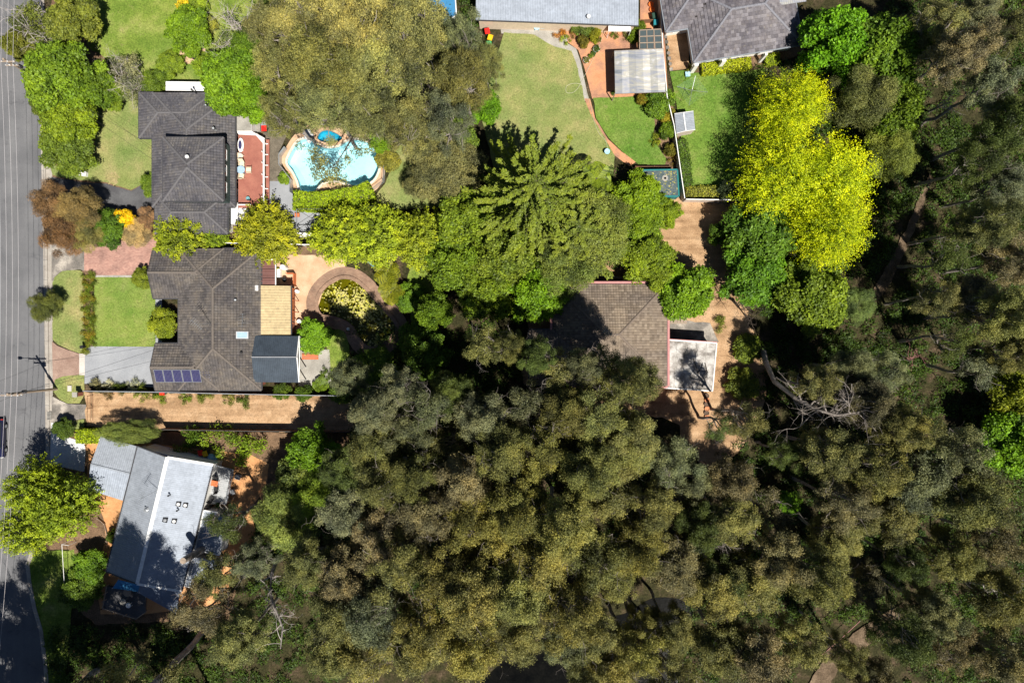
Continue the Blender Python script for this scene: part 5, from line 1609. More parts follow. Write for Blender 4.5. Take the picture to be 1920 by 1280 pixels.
# grey rendered slab beside annex
slab('concrete_bench', 'pale concrete slab roof between the annex and the bins', 'slab', [(471, 214), (487, 219), (488, 245), (480, 249), (471, 245)], 0.5, 0.4, 'concrete')

def chair(name, label, px, py, mat, rz=0.0, z=0.0, s=1.0, group='garden chairs', frame=None):
    p = W(px, py, z + 0.5); o = thing(name, label, 'chair', (p.x, p.y, z), rz, group)
    def P(nm, mb, m_):
        b = mb.build(nm, M[m_]); b.parent = o
    mb = MB(); mb.box((0, 0, 0.44), (0.52, 0.5, 0.05)); P('seat', mb, mat)
    mb = MB(); vs = [(-.26, .24, .45), (.26, .24, .45), (.26, .42, .95), (-.26, .42, .95), (-.26, .28, .45), (.26, .28, .45), (.26, .46, .94), (-.26, .46, .94)]
    mb.add(vs, [(0, 1, 2, 3), (7, 6, 5, 4), (3, 2, 6, 7), (0, 3, 7, 4), (2, 1, 5, 6), (1, 0, 4, 5)]); P('backrest', mb, mat)
    for sx in (-1, 1):
        for sy in (-1, 1):
            mb = MB(); mb.tube([(sx * .23, sy * .21, 0), (sx * .22, sy * .2, .43)], 0.022, 6); P('leg', mb, frame or mat)
        mb = MB(); mb.box((sx * .27, 0.05, 0.64), (0.05, 0.46, 0.04)); P('arm', mb, frame or mat)
    o.scale = (s, s, s)
    return o
def table(name, label, px, py, mat, r=0.5, h=0.72, z=0.0, square=None, rz=0.0):
    p = W(px, py, z + h); o = thing(name, label, 'table', (p.x, p.y, z), rz)
    mb = MB()
    if square: mb.box((0, 0, h), (square[0], square[1], 0.05))
    else: mb.lathe((0, 0, h - 0.03), [(r * .97, 0), (r, 0.03), (r * .97, 0.05)], 20)
    b = mb.build('table_top', M[mat]); b.parent = o
    a, c_ = (square[0] / 2 - .08, square[1] / 2 - .08) if square else (r * .6, r * .6)
    for sx in (-1, 1):
        for sy in (-1, 1):
            mb = MB(); mb.tube([(sx * a, sy * c_, 0), (sx * a * .9, sy * c_ * .9, h - 0.02)], 0.03, 6); b = mb.build('leg', M[mat]); b.parent = o
    return o
table('glass_table', 'round glass topped table between cream chairs on the red deck', 451.5, 318, 'sky_glass', 0.5, 0.72, zd)
chair('garden_chair', 'cream chair above the glass table on the red deck', 453.5, 308, 'cream', 0.0, zd, 1.15)
chair('garden_chair', 'cream chair on the right of the glass table on the red deck', 466, 319.5, 'cream', -1.57, zd, 1.15)
chair('garden_chair', 'cream chair below the glass table on the red deck', 453, 329.5, 'cream', 3.0, zd, 1.1)
chair('garden_chair', 'folding cream chair between sun lounge and glass table', 451, 293, 'cream', 1.2, zd, 1.0, frame='white')
chair('garden_chair', 'tan folding chair just above the dining chairs on the red deck', 449, 300, 'timber_old', 1.5, zd, 0.9)
lo = thing('sun_lounge', 'white sun lounge with navy cushion at the top of the red deck', 'sun lounge', tuple(W(451, 272, zd)), 0)
p = W(451, 272, zd + 0.4)
M['navy'] = plain('navy cushion', (0.03, 0.03, 0.10), 0.8)
mb = MB(); mb.lathe((p.x, p.y, zd + 0.3), [(0.36, 0), (0.4, 0.08), (0.36, 0.12)], 16, 0.5, 0.95, 2.2); mb.build('frame', M['white'], lo)
mb = MB(); mb.lathe((p.x - 0.03, p.y, zd + 0.42), [(0.24, 0), (0.26, 0.06), (0.2, 0.1)], 14, 0.5, 0.8, 2.1); mb.build('cushion', M['navy'], lo)
for sx in (-1, 1):
    for sy in (-1, 1):
        mb = MB(); mb.box((p.x + sx * .22, p.y + sy * .6, zd + 0.15), (0.05, 0.05, 0.32)); mb.build('leg', M['white'], lo)

def pot(name, label, px, py, r, h, potmat, plant=None, z=0.0, group='plant pots', ph=0.35):
    p = W(px, py, h + z); o = thing(name, label, 'plant pot', (p.x, p.y, z), 0, group)
    mb = MB(); mb.lathe((0, 0, 0), [(r * .68, 0), (r * .9, h * .7), (r, h), (r * .86, h), (r * .82, h - 0.08), (0, h - 0.08)], 18)
    b = mb.build('pot', M[potmat], smooth=False); b.parent = o
    if plant:
        rg = np.random.default_rng(int(px + py))
        v, f, rn = leaf_cloud([(0, 0, h + ph * .3, r * .95, r * .95, ph)], 140, 3, 0.13, rg, 0.05, 0.5, 0.5)
        b = bpy.data.objects.new('foliage', np_mesh('foliage', v, f, M['leaf'], rn)); b.parent = o; COL.objects.link(b); b.color = (*plant, 1)
    return o
M['terracotta'] = plain('terracotta', (0.50, 0.21, 0.10), 0.85)
M['pot_orange'] = plain('orange pot', (0.72, 0.16, 0.03), 0.6)
M['pot_teal'] = plain('teal pot', (0.16, 0.33, 0.36), 0.5)
M['pot_dark'] = plain('dark clay', (0.10, 0.065, 0.045), 0.8)
LG = (0.16, 0.22, 0.02); DG = (0.05, 0.09, 0.015); MG = (0.09, 0.15, 0.015)
pot('plant_pot', 'teal rimmed pot near the lower end of the red deck', 464.5, 372, 0.24, 0.4, 'pot_teal', None, zd)
pot('plant_pot', 'large white pot with small plant in the middle of the terracotta patio', 1118.5, 92, 0.42, 0.5, 'white', DG, ph=0.12)
pot('plant_pot', 'dark round pot between the two white pots on the terracotta patio', 1113, 100, 0.3, 0.35, 'grey', DG, ph=0.1)
pot('plant_pot', 'small pot of lime leaves between the white pots on the patio', 1107.5, 105.5, 0.27, 0.35, 'pot_dark', LG, ph=0.2)
pot('plant_pot', 'white rimmed pot of olive leaves nearest the large lawn', 1099.5, 112.5, 0.4, 0.45, 'white', (0.15, 0.15, 0.04), ph=0.1)
pot('plant_pot', 'upper of two orange pots by the cream fence', 1221, 8, 0.32, 0.45, 'pot_orange')
pot('plant_pot', 'lower of two orange pots by the cream fence', 1223, 18, 0.32, 0.45, 'pot_orange')
pot('plant_pot', 'terracotta pot below the olive shrub at the house bed', 1107.5, 77, 0.24, 0.35, 'terracotta')
pot('plant_pot', 'terracotta pot at the left of the white house awning', 1141, 60, 0.36, 0.4, 'terracotta', None)
pot('plant_pot', 'terracotta pot below the middle of the white house awning', 1163, 61.5, 0.33, 0.4, 'terracotta', None)
pot('plant_pot', 'pink clay pot among the bed shrubs by the pale roofed house', 1082, 64, 0.26, 0.35, 'terracotta', MG, ph=0.12)
pot('plant_pot', 'dark pot of dense leaves at the lower left post of the clear carport', 1149.5, 175, 0.24, 0.35, 'pot_dark', DG, ph=0.2)
for i in range(6):
    pot('plant_pot', ('top', 'second', 'third', 'fourth', 'fifth', 'bottom')[i] + ' pot in the column of brown clay pots below the white garage', 1325 + (i % 2) * 1.0, 742 + i * 8.0, 0.31, 0.4, 'terracotta' if i % 2 else 'pot_dark', None, 0, 'brown pots below the garage')

# blue table setting
table('plastic_table', 'round pale blue plastic table against the long pale roofed house', 1006.5, 50, 'tub_blue', 0.42)
chair('plastic_chair', 'pale blue plastic chair left of the round blue table', 997, 48.5, 'tub_blue', 1.57, 0, 1.0, 'pale blue chairs')
chair('plastic_chair', 'pale blue plastic chair right of the round blue table', 1017, 50.5, 'tub_blue', -1.57, 0, 1.0, 'pale blue chairs')

# ------------------------------------------------------------------ clear carport, pergola, shed, enclosure, clothes hoist
cp = thing('clear_carport', 'square carport with weathered clear striped roof sheets on the patio', 'carport', tuple(W(1199, 134, 0)))
A, B, C, D = (1152, 96), (1244, 91.5), (1248, 172.5), (1153.5, 176)
for i in range(7):
    u0, u1 = i / 7, (i + 1) / 7
    def lp(a, b, u): return (a[0] + (b[0] - a[0]) * u, a[1] + (b[1] - a[1]) * u)
    z = 2.55 + (0.012 if i % 2 else 0)
    mb = MB(); steel_sheet(mb, W(*lp(D, C, u0), z), W(*lp(D, C, u1), z), W(*lp(A, B, u1), z + 0.15), W(*lp(A, B, u0), z + 0.15), 0.15, 0.02, 0.02, (0.35, 0.9, 0.3, 0.55, 1.0, 0.4, 0.95)[i])
    mb.build('roof_sheet', M['roof_clear'], cp)
for i in range(5):
    v = i / 4; a = lp(A, D, v); b = lp(B, C, v); z = 2.6 - 0.15 * v
    mb = MB(); mb.beam(W(*a, z - 0.12), W(*b, z - 0.12), 0.06, 0.12); mb.build('purlin', M['timber_old'], cp)
for a in (A, B, C, D):
    p = W(*a, 2.5); MB().box((p.x * 0.998, p.y, 1.2), (0.1, 0.1, 2.4)).build('post', M['timber_old'], cp)
pg = thing('timber_pergola', 'small timber pergola with nine dark square panels by the cream fence', 'pergola', tuple(W(1220, 74, 0)))
A2, B2, C2, D2 = (1199, 57), (1239, 55), (1242, 92), (1199, 93)
for i in range(4):
    u = i / 3
    mb = MB(); mb.beam(W(*lp(A2, B2, u), 2.4), W(*lp(D2, C2, u), 2.4), 0.09, 0.16); mb.build('beam', M['timber_old'], pg)
    mb = MB(); mb.beam(W(*lp(A2, D2, u), 2.5), W(*lp(B2, C2, u), 2.5), 0.09, 0.1); mb.build('rafter', M['timber_old'], pg)
M['dark_panel'] = plain('tinted panel', (0.065, 0.085, 0.09), 0.3, 0.4)
for i in range(3):
    for j in range(3):
        a = lp(lp(A2, B2, (i + .5) / 3), lp(D2, C2, (i + .5) / 3), (j + .5) / 3); p = W(*a, 2.44)
        mb = MB(); mb.box((p.x, p.y, 2.44), (0.72, 0.66, 0.02), 0.03); mb.build('panel', M['dark_panel'], pg)
for a in (A2, B2, C2, D2):
    p = W(*a, 2.4); MB().box((p.x, p.y, 1.16), (0.1, 0.1, 2.32)).build('post', M['timber_old'], pg)
sh = thing('garden_shed', 'small grey ribbed steel shed beside the cream fence on the lawn', 'shed', tuple(W(1284, 230, 0)))
a, b, c_, d = (1264.5, 213.5), (1281.5, 211), (1286, 245.5), (1268.5, 250); e, f = (1300, 208.5), (1303.5, 243.5)
mb = MB(); steel_sheet(mb, W(*a, 1.95), W(*d, 1.95), W(*c_, 2.2), W(*b, 2.2), 0.2, 0.02, 0.03); mb.build('roof_slope', M['roof_grey'], sh)
mb = MB(); steel_sheet(mb, W(*e, 1.95), W(*f, 1.95), W(*c_, 2.2), W(*b, 2.2), 0.2, 0.02, 0.03); mb.build('roof_slope', M['roof_grey'], sh)
mb = MB(); mb.beam(W(*b, 2.24), W(*c_, 2.24), 0.12, 0.04); mb.build('ridge_cap', M['white'], sh)
q = poly_xy([a, d, f, e], 1.95); q = offset_loop(q, -0.06)
mb = MB(); mb.prism(q, 0, 1.88); mb.build('wall', M['fence_cream'], sh)
p = W(1292, 249, 0.95); mb = MB(); mb.box((p.x, p.y + 0.16, 0.92), (0.75, 0.05, 1.7), 0.12); mb.build('door', M['grey'], sh)
for k_, (a_, b_) in enumerate(((a, e), (d, f))):
    mb = MB(); mb.beam(W(*a_, 1.93), W(*(b if k_ == 0 else c_), 2.19), 0.05, 0.07); mb.beam(W(*(b if k_ == 0 else c_), 2.19), W(*b_, 1.93), 0.05, 0.07); mb.build('barge_trim', M['white'], sh)
en = thing('mesh_enclosure', 'flat teal framed mesh enclosure littered with leaves by the fence', 'enclosure', tuple(W(1243, 343, 0)))
M['mesh_top'] = pmat('leafy shade mesh', [(0.3, (0.05, 0.075, 0.08)), (0.55, (0.085, 0.11, 0.115)), (0.66, (0.17, 0.17, 0.15)), (0.75, (0.3, 0.28, 0.22))], 2.4, 6, 0.3, 0.9)
M['teal'] = plain('teal cloth', (0.02, 0.17, 0.17), 0.8)
q = poly_xy([(1206, 319), (1270, 318), (1273, 368), (1238, 368), (1206, 360)], 2.0)
mb = MB(); mb.prism(q, 1.95, 2.0); mb.build('mesh_roof', M['mesh_top'], en)
mb = MB()
for i in range(len(q)): mb.beam((*q[i], 2.0), (*q[(i + 1) % len(q)], 2.0), 0.16, 0.08)
mb.build('frame', M['teal'], en)
mb = MB(); mb.prism(offset_loop(q, -0.03), 0, 1.93); mb.build('side_cloth', M['teal'], en)
for (x, y) in q: MB().box((x, y, 0.97), (0.07, 0.07, 1.94)).build('post', M['steel'], en)
rg_ = np.random.default_rng(4); lit = MB(); p = W(1247, 334, 2.0)
mb = MB(); mb.lathe((p.x, p.y, 2.002), [(0.36, 0), (0.37, 0.02), (0.14, 0.025), (0.13, 0.0)], 18); mb.build('pale_ring', M['concrete'], en)
for i in range(150):
    x = rg_.uniform(1208, 1270); y = rg_.uniform(321, 365); p = W(x, y, 2.0); a_ = rg_.random() * 6; r = rg_.uniform(0.05, 0.11)
    lit.add([(p.x + r * math.cos(a_ + k * 1.571), p.y + (0.6 * r) * math.sin(a_ + k * 1.571), 2.012 + 0.02 * (k % 2)) for k in range(4)], [(0, 1, 2, 3)], rg_.random())
lit.build('leaf_litter', mp, en, kind='stuff')
ho = thing('clothes_hoist', 'rotary clothes hoist with green lines on the right hand lawn', 'clothes hoist', tuple(W(1297, 167, 0)))
tp = W(1299, 168, 2.1); 
mb = MB(); mb.tube([(tp.x, tp.y, 0), (tp.x, tp.y, 2.0)], 0.045, 8); mb.build('post', M['steel'], ho)
cor = [W(1304, 142.5, 2.25), W(1327, 173, 2.25), W(1292, 198, 2.25), W(1269, 162, 2.25)]
hub = Vector((tp.x, tp.y, 1.75))
for c_ in cor:
    mb = MB(); mb.tube([hub, c_], 0.022, 6); mb.build('arm', M['steel'], ho)
M['line_green'] = plain('green line', (0.16, 0.30, 0.20), 0.6)
for k in range(1, 8):
    u = 0.30 + 0.1 * k
    pts = [Vector((hub.x, hub.y, 1.75)).lerp(c_, u) for c_ in cor]
    mb = MB()
    for i in range(4): mb.tube([pts[i], pts[(i + 1) % 4]], 0.009, 3)
    mb.build('line', M['line_green'], ho)
for i in range(7):
    p = W(1247.5 + i * 1.7, 70 + i * 10.2, 0); o = thing('stepping_stone', ('topmost', 'second', 'third', 'fourth', 'fifth', 'sixth', 'lowest')[i] + ' stepping stone from the top on the gravel path by the fence', 'stepping stone', (p.x, p.y, 0), 0, 'stepping stones along the fence')
    mb = MB()
    if i in (3, 5): mb.lathe((0, 0, 0.1), [(0.2, 0), (0.22, 0.08), (0.2, 0.1)], 14)
    else: mb.box((0, 0, 0.15), (0.40, 0.38, 0.12), 0.1)
    b = mb.build('slab', M['concrete_stain']); b.parent = o

# hose and sprinkler on the lawn
M['hose'] = plain('pale hose', (0.52, 0.50, 0.36), 0.6)
def tube_path(name, label, cat, pts, r, mat, z, kind=None):
    q = [W(x, y, 0) + Vector((0, 0, z)) for x, y in pts]
    out = []
    for i in range(len(q) - 1):
        p0, p1, p2, p3 = q[max(i - 1, 0)], q[i], q[i + 1], q[min(i + 2, len(q) - 1)]
        for j in range(6):
            t = j / 6
            out.append(0.5 * ((2 * p1) + (p2 - p0) * t + (2 * p0 - 5 * p1 + 4 * p2 - p3) * t * t + (3 * p1 - p0 - 3 * p2 + p3) * t ** 3))
    out.append(q[-1])
    mb = MB(); mb.tube(out, r, 6); return mb.build(name, M[mat], label=label, cat=cat, off=tuple(q[0]))
tube_path('garden_hose', 'pale garden hose looped on the edge of the large lawn', 'hose', Z((840, 0), 4, [(1165, 240), (1140, 330), (1010, 600), (950, 690), (890, 700), (890, 650), (960, 630), (1020, 660), (1060, 760), (1090, 900), (1130, 1000), (1180, 1060), (1195, 1120)]), 0.02, 'hose', 0.2)
bb = thing('sprinkler_stand', 'small grey sprinkler stand on the lawn by the terracotta path', 'sprinkler', tuple(W(1137, 287, 0)))
p = W(1137, 287, 0); mb = MB(); mb.tube([(p.x, p.y, 0), (p.x, p.y, 0.6)], 0.08, 8); mb.build('stem', M['concrete'], bb)
mb = MB(); mb.lathe((p.x, p.y, 0.6), [(0.1, 0), (0.34, 0.1), (0.34, 0.14), (0.0, 0.08)], 16); mb.build('bowl', M['tub_blue'], bb)

# ------------------------------------------------------------------ behind the solar roofed house
ds = thing('water_tank', 'white round topped hot water tank beside the maroon awning', 'water tank', tuple(W(528.5, 500, 0)))
p = W(528.5, 500, 1.6); mb = MB(); mb.lathe((p.x, p.y, 0.05), [(0.32, 0), (0.34, 0.1), (0.34, 1.4), (0.28, 1.52), (0.03, 1.56)], 18); mb.build('cylinder', M['white'], ds, smooth=True)
mb = MB(); mb.box((p.x, p.y, 0.03), (0.9, 0.9, 0.06)); mb.build('base', M['concrete'], ds)
mb = MB(); mb.tube([(p.x + 0.36, p.y, 0.1), (p.x + 0.36, p.y, 1.3)], 0.02, 6); mb.build('pipe', M['steel'], ds)
crate('air_conditioner', 'white air conditioner unit on the red wall by the maroon awning', 522, 512, 0.4, 0.95, 0.8, 'white', 0, 'air conditioner')
bq = thing('timber_screen', 'orange timber screen round a black kettle barbecue by the patio', 'screen', tuple(W(545, 525, 0)))
for (x0, y0, x1, y1) in ((535, 512, 550, 512), (550, 512, 550, 536)):
    mb = MB(); a, b = W(x0, y0, 1.1), W(x1, y1, 1.1); mb.beam(a - Vector((0, 0, .5)), b - Vector((0, 0, .5)), 0.08, 1.1); mb.build('panel', M['timber_orange'], bq)
kb_ = thing('kettle_barbecue', 'black kettle barbecue inside the orange timber screen', 'barbecue', tuple(W(533, 524, 0)))
p = W(533, 524, 0.8)
mb = MB(); mb.lathe((p.x, p.y, 0.55), [(0.05, 0), (0.25, 0.1), (0.3, 0.22), (0.24, 0.36), (0.05, 0.43)], 16); mb.build('bowl', M['black'], kb_, smooth=True)
for k in range(3):
    t = k * 2.094; mb = MB(); mb.tube([(p.x + .3 * math.cos(t), p.y + .3 * math.sin(t), 0), (p.x + .12 * math.cos(t), p.y + .12 * math.sin(t), .62)], 0.02, 5); mb.build('leg', M['steel'], kb_)
def vase(name, label, px, py, h, r, mat, z=0):
    p = W(px, py, h * 0.8); o = thing(name, label, 'urn', (p.x, p.y, z))
    mb = MB(); mb.lathe((0, 0, 0), [(r * .5, 0), (r * .95, h * .3), (r, h * .55), (r * .6, h * .85), (r * .75, h), (r * .55, h), (r * .4, h * .8)], 16); b = mb.build('body', M[mat], smooth=True); b.parent = o
    mb = MB(); mb.box((0, 0, 0.03), (r * 1.3, r * 1.3, 0.06)); b = mb.build('plinth', M[mat]); b.parent = o
vase('garden_urn', 'white urn beside the round green tree behind the solar roofed house', 561, 602.5, 0.7, 0.36, 'white')
vase('garden_urn', 'small white urn on the patio next to the tan roof', 556.5, 545.5, 0.6, 0.3, 'white')
vase('garden_lamp', 'small white globe lamp on the brick path round the pond', 652.5, 616.5, 0.5, 0.22, 'white')
be = thing('timber_bench', 'red orange timber bench below the round green tree by the dark roof', 'bench', tuple(W(581, 672, 0)))
for i in range(4):
    mb = MB(); mb.beam(W(566, 665 + i * 2.6, 0.45), W(597, 665 + i * 2.6, 0.45), 0.13, 0.04); mb.build('slat', M['timber_orange'], be)
mb = MB(); mb.beam(W(566, 662.5, 0.75), W(597, 662.5, 0.75), 0.05, 0.4); mb.build('backrest', M['timber_orange'], be)
for x in (568, 595):
    for y in (665, 673): p = W(x, y, 0.4); MB().box((p.x, p.y, 0.21), (0.07, 0.07, 0.43)).build('leg', M['timber_orange'], be)
be = thing('garden_bench', 'pale green bench under the lime trees beside the pond path', 'bench', tuple(W(695, 497, 0)))
for i in range(3):
    mb = MB(); mb.beam(W(690 + i * 1.5, 490 - i * 1.6, 0.45), W(701 + i * 1.5, 501 - i * 1.6, 0.45), 0.12, 0.04); mb.build('slat', M['pot_teal'], be)
for x, y in ((691, 491), (700, 500)): p = W(x, y, 0.4); MB().box((p.x, p.y, 0.21), (0.3, 0.07, 0.43), 0.78).build('leg', M['steel'], be)
# pergola slab by the pool hedge with tension wires
pw = thing('wire_pergola', 'slim grey pergola frame with crossed wires over the slab by the hedge', 'pergola', tuple(W(590, 412, 0)))
cw = [(556, 392), (617, 392), (622, 432), (556, 432)]
for x, y in cw: p = W(x, y, 2.3); MB().tube([(p.x, p.y, 0), (p.x, p.y, 2.3)], 0.04, 6).build('post', M['steel'], pw)
for i in range(4):
    mb = MB(); mb.beam(W(*cw[i], 2.3), W(*cw[(i + 1) % 4], 2.3), 0.06, 0.08); mb.build('beam', M['steel'] if i % 2 else M['gutter_dark'], pw)
for a, b in ((0, 2), (1, 3)): mb = MB(); mb.tube([W(*cw[a], 2.3), W(*cw[b], 2.3)], 0.02, 4); mb.build('wire', M['black'], pw)
crate('cool_box', 'small orange box at the corner of the slab by the pool hedge', 557, 403, 0.5, 0.4, 0.4, 'timber_orange')
slab('white_bench', 'long white bench top below the wire pergola by the lime trees', 'bench', [(555, 436), (592, 436), (592, 444), (555, 444)], 0.6, 0.5, 'white')
wf = thing('pool_waterfall', 'white rock waterfall between spa and pool under the big gum', 'rock', tuple(W(580, 250, 0)))
rg_ = np.random.default_rng(12)
for i in range(9):
    p = W(577 + rg_.normal() * 4, 246 + i * 2.2, 0.3); mb = MB(); r = rg_.uniform(0.2, 0.38)
    mb.lathe((p.x, p.y, 0), [(r, 0), (r * 1.1, 0.2), (r * .7, 0.4 + 0.1 * rg_.random()), (0.05, 0.5)], 7, 0.5, rg_.uniform(.8, 1.2), rg_.uniform(.8, 1.2)); mb.build('boulder', M['concrete_white'], wf)

# ------------------------------------------------------------------ decks of the grey house
d4 = thing('grey_deck', 'pale grey deck with black chairs beside the grey steel roof', 'deck', tuple(W(415, 908, 0)))
A, B, C, D = (403, 872), (437, 881), (423, 946), (387, 944); z4 = 1.4
for i in range(18):
    u = (i + .5) / 18; mb = MB(); mb.beam(W(*lp(A, D, u), z4), W(*lp(B, C, u), z4), 0.235, 0.05); mb.build('board', M['deck_grey'], d4)
for a in (A, B, C, D): p = W(*a, z4); MB().box((p.x, p.y, z4 / 2 - 0.03), (0.12, 0.12, z4 - 0.06)).build('post', M['timber'], d4)
for a, b in ((A, B), (B, C)):
    mb = MB(); mb.beam(W(*a, z4 + 1), W(*b, z4 + 1), 0.1, 0.06); mb.build('handrail', M['grey'], d4)
    for k in range(5):
        q_ = W(*lp(a, b, k / 4), z4 + .5); mb = MB(); mb.box((q_.x, q_.y, z4 + 0.5), (0.06, 0.06, 0.98)); mb.build('rail_post', M['black'], d4)
    mb = MB(); mb.beam(W(*a, z4 + 0.5), W(*b, z4 + 0.5), 0.015, 0.8); mb.build('rail_panel', M['pool_glass'], d4)
table('timber_table', 'small orange timber table on the pale grey deck', 402, 906, 'timber_orange', square=(0.8, 0.65), z=z4, rz=-0.2)
chair('black_chair', 'black chair above the orange table on the grey deck', 403.5, 898.5, 'black', 0.0, z4, 1.0, 'black deck chairs')
chair('black_chair', 'black chair just below the orange table on the grey deck', 404.5, 918, 'black', 3.3, z4, 1.0, 'black deck chairs')
chair('black_chair', 'black chair lowest on the grey deck near the house wall', 396, 936, 'black', 2.6, z4, 1.0, 'black deck chairs')
pot('plant_pot', 'dark pot with leaves at the lower end of the grey deck', 408.5, 946, 0.28, 0.4, 'pot_dark', DG, z4)
crate('charcoal_stool', 'charcoal topped stool on orange paving right of the grey deck', 445.5, 894, 0.6, 0.55, 0.45, 'grey', -0.3, 'stool')
crate('charcoal_stool', 'charcoal topped seat on orange paving at the deck rail', 435.5, 922, 0.5, 0.6, 0.45, 'grey', 0.3, 'stool')
d5 = thing('tiled_terrace', 'dark tiled terrace with round tables below the blue sail', 'terrace', tuple(W(238, 1122, 0)))
mb = MB(); mb.prism(poly_xy([(200, 1098), (272, 1112), (272, 1148), (255, 1160), (192, 1140)], 0.4), 0, 0.4); mb.build('slab', M['drive_asphalt'], d5)
for (a, b) in (((192, 1140), (255, 1160)), ((255, 1160), (274, 1146)), ((200, 1098), (192, 1140))):
    mb = MB(); mb.beam(W(*a, 1.3), W(*b, 1.3), 0.1, 0.06); mb.build('rail', M['timber_old'], d5)
    for k in range(4): q_ = W(*lp(a, b, k / 3), 0.9); mb = MB(); mb.box((q_.x, q_.y, 0.85), (0.08, 0.08, 0.9)); mb.build('rail_post', M['timber_old'], d5)
table('round_table', 'round tan wicker table on the dark terrace below the blue sail', 238.5, 1110.5, 'timber_old', 0.5, 0.7, 0.4)
table('round_table', 'round white table on the dark terrace nearest the rail', 240.5, 1134.5, 'white', 0.32, 0.6, 0.4)
table('round_table', 'round pale table with tray left of the white one on the terrace', 230.5, 1128, 'concrete', 0.4, 0.6, 0.4)
# swing set frame in shade
sw = thing('goal_frame', 'thin white pipe frame on the shaded lawn beside the road', 'frame', tuple(W(120, 1060, 0)))
gp = [(116, 1020, 1.6), (128, 1022, 1.6), (122, 1120, 1.6)]
for x, y, z in gp: p = W(x, y, z); MB().tube([(p.x, p.y, 0), (p.x, p.y, z)], 0.03, 6).build('upright', M['white'], sw)
for a, b in ((0, 1), (0, 2)): MB().tube([W(*gp[a]), W(*gp[b])], 0.03, 6).build('crossbar', M['white'], sw)

# ------------------------------------------------------------------ power poles and wires
def power_pole(label, px, py, h, lamp=True):
    b = W(px, py, 0); o = thing('power_pole', label, 'power pole', (b.x, b.y, 0), 0, 'power poles along the road')
    mb = MB(); mb.tube([(b.x, b.y, -0.3), (b.x, b.y, h)], [0.17, 0.12], 10); mb.build('pole', M['timber_old'], o)
    for z, w in ((h - 0.35, 2.2), (h - 1.4, 1.5)):
        mb = MB(); mb.box((b.x, b.y - 0.16, z), (w, 0.12, 0.12)); ca = mb.build('crossarm', M['timber_old'], o)
        for k in range(4):
            mb = MB(); x = b.x - w / 2 + 0.1 + k * (w - 0.2) / 3; mb.lathe((x, b.y - 0.16, z + 0.06), [(0.04, 0), (0.06, 0.05), (0.04, 0.1), (0.055, 0.14), (0.02, 0.18)], 8); mb.build('insulator', M['white'], ca)
    if lamp:
        mb = MB(); mb.tube([(b.x, b.y, h - 1.2), (b.x - 1.0, b.y + 0.12, h - 0.75), (b.x - 2.0, b.y + 0.1, h - 0.7)], 0.035, 6); am = mb.build('lamp_arm', M['steel'], o)
        mb = MB(); mb.lathe((b.x - 2.25, b.y + 0.1, h - 0.78), [(0.12, 0), (0.2, 0.05), (0.2, 0.12), (0.1, 0.18)], 12, 0.5, 1.7, 0.95); mb.build('lamp_head', M['white'], am)
    mb = MB(); mb.lathe((b.x + 0.25, b.y + 0.12, h - 2.6), [(0.16, 0), (0.2, 0.05), (0.2, 0.5), (0.1, 0.58)], 10); mb.build('cable_box', M['gutter_dark'], o)
    return b
hp = 8.3
pA = power_pole('power pole half hidden by trees at the top left kerb', 100, 163, hp)
pB = power_pole('power pole with street lamp casting its shadow over the pink apron', 107, 729, hp)
pC = W(60, 1330, 0); pZ = W(95, -420, 0)
M['wire'] = plain('aluminium wire', (0.50, 0.47, 0.48), 0.4, 0.5)
M['cable'] = plain('black cable', (0.03, 0.03, 0.03), 0.6)
def wire(label, a, b, sag, r=0.016, mat='wire', group='street wires'):
    pts = []
    for i in range(21):
        u = i / 20; p = a.lerp(b, u); pts.append(p - Vector((0, 0, sag * 4 * u * (1 - u))))
    mb = MB(); mb.tube(pts, r, 4); mb.build('power_line', M[mat], label=label, cat='power line', group=group, off=tuple(a))
names = ('outermost', 'second', 'third', 'innermost')
for k in range(4):
    x = -1.0 + k * 2.0 / 3
    f = lambda p, z=hp - 0.1: Vector((p.x + x, p.y - 0.16, z))
    wire('%s pale wire running up the road between the two power poles' % names[k], f(pB), f(pA), 0.5)
    wire('%s pale wire running down the road past the parked car' % names[k], f(pB), f(pC), 0.5)
    wire('%s pale wire leaving the top left pole upward' % names[k], f(pA), f(pZ), 0.5)
for lab, a, b in (('black service cable over the grey driveway to the solar roof', Vector((pB.x, pB.y, hp - 1.4)), W(287, 676, 4.0)),
                  ('thin black cable to the front gable of the solar roofed house', Vector((pB.x + .3, pB.y, hp - 1.5)), W(290, 655, 3.2)),
                  ('black cable crossing the dry front lawn to the two storey house', Vector((pA.x, pA.y, hp - 1.4)), W(286, 275, 3.0)),
                  ('lower black cable over the dry front lawn to the tiled house', Vector((pA.x, pA.y, hp - 2.0)), W(287, 300, 3.0)),
                  ('black phone cable from the lamp pole across the road', Vector((pB.x, pB.y, hp - 1.9)), W(-120, 800, 7.0))):
    wire(lab, a, b, 0.35, 0.014, 'cable', 'house service cables')
p = W(132, 728, 0); MB().box((p.x, p.y, 0.16), (0.5, 0.7, 0.04)).build('pit_cover', M['concrete_strip'], label='small concrete pit cover in the verge beside the lamp pole', cat='pit cover', off=(p.x, p.y, 0.14))
p = W(93.5, 779, 0); dg = thing('storm_drain', 'dark grated storm drain in the kerb by the stained apron', 'drain', (p.x, p.y, 0))
MB().box((p.x, p.y, 0.13), (0.55, 1.0, 0.04)).build('surround', M['concrete'], dg)
for i in range(6): MB().box((p.x, p.y - 0.4 + i * 0.16, 0.16), (0.42, 0.07, 0.04)).build('bar', M['gutter_dark'], dg)

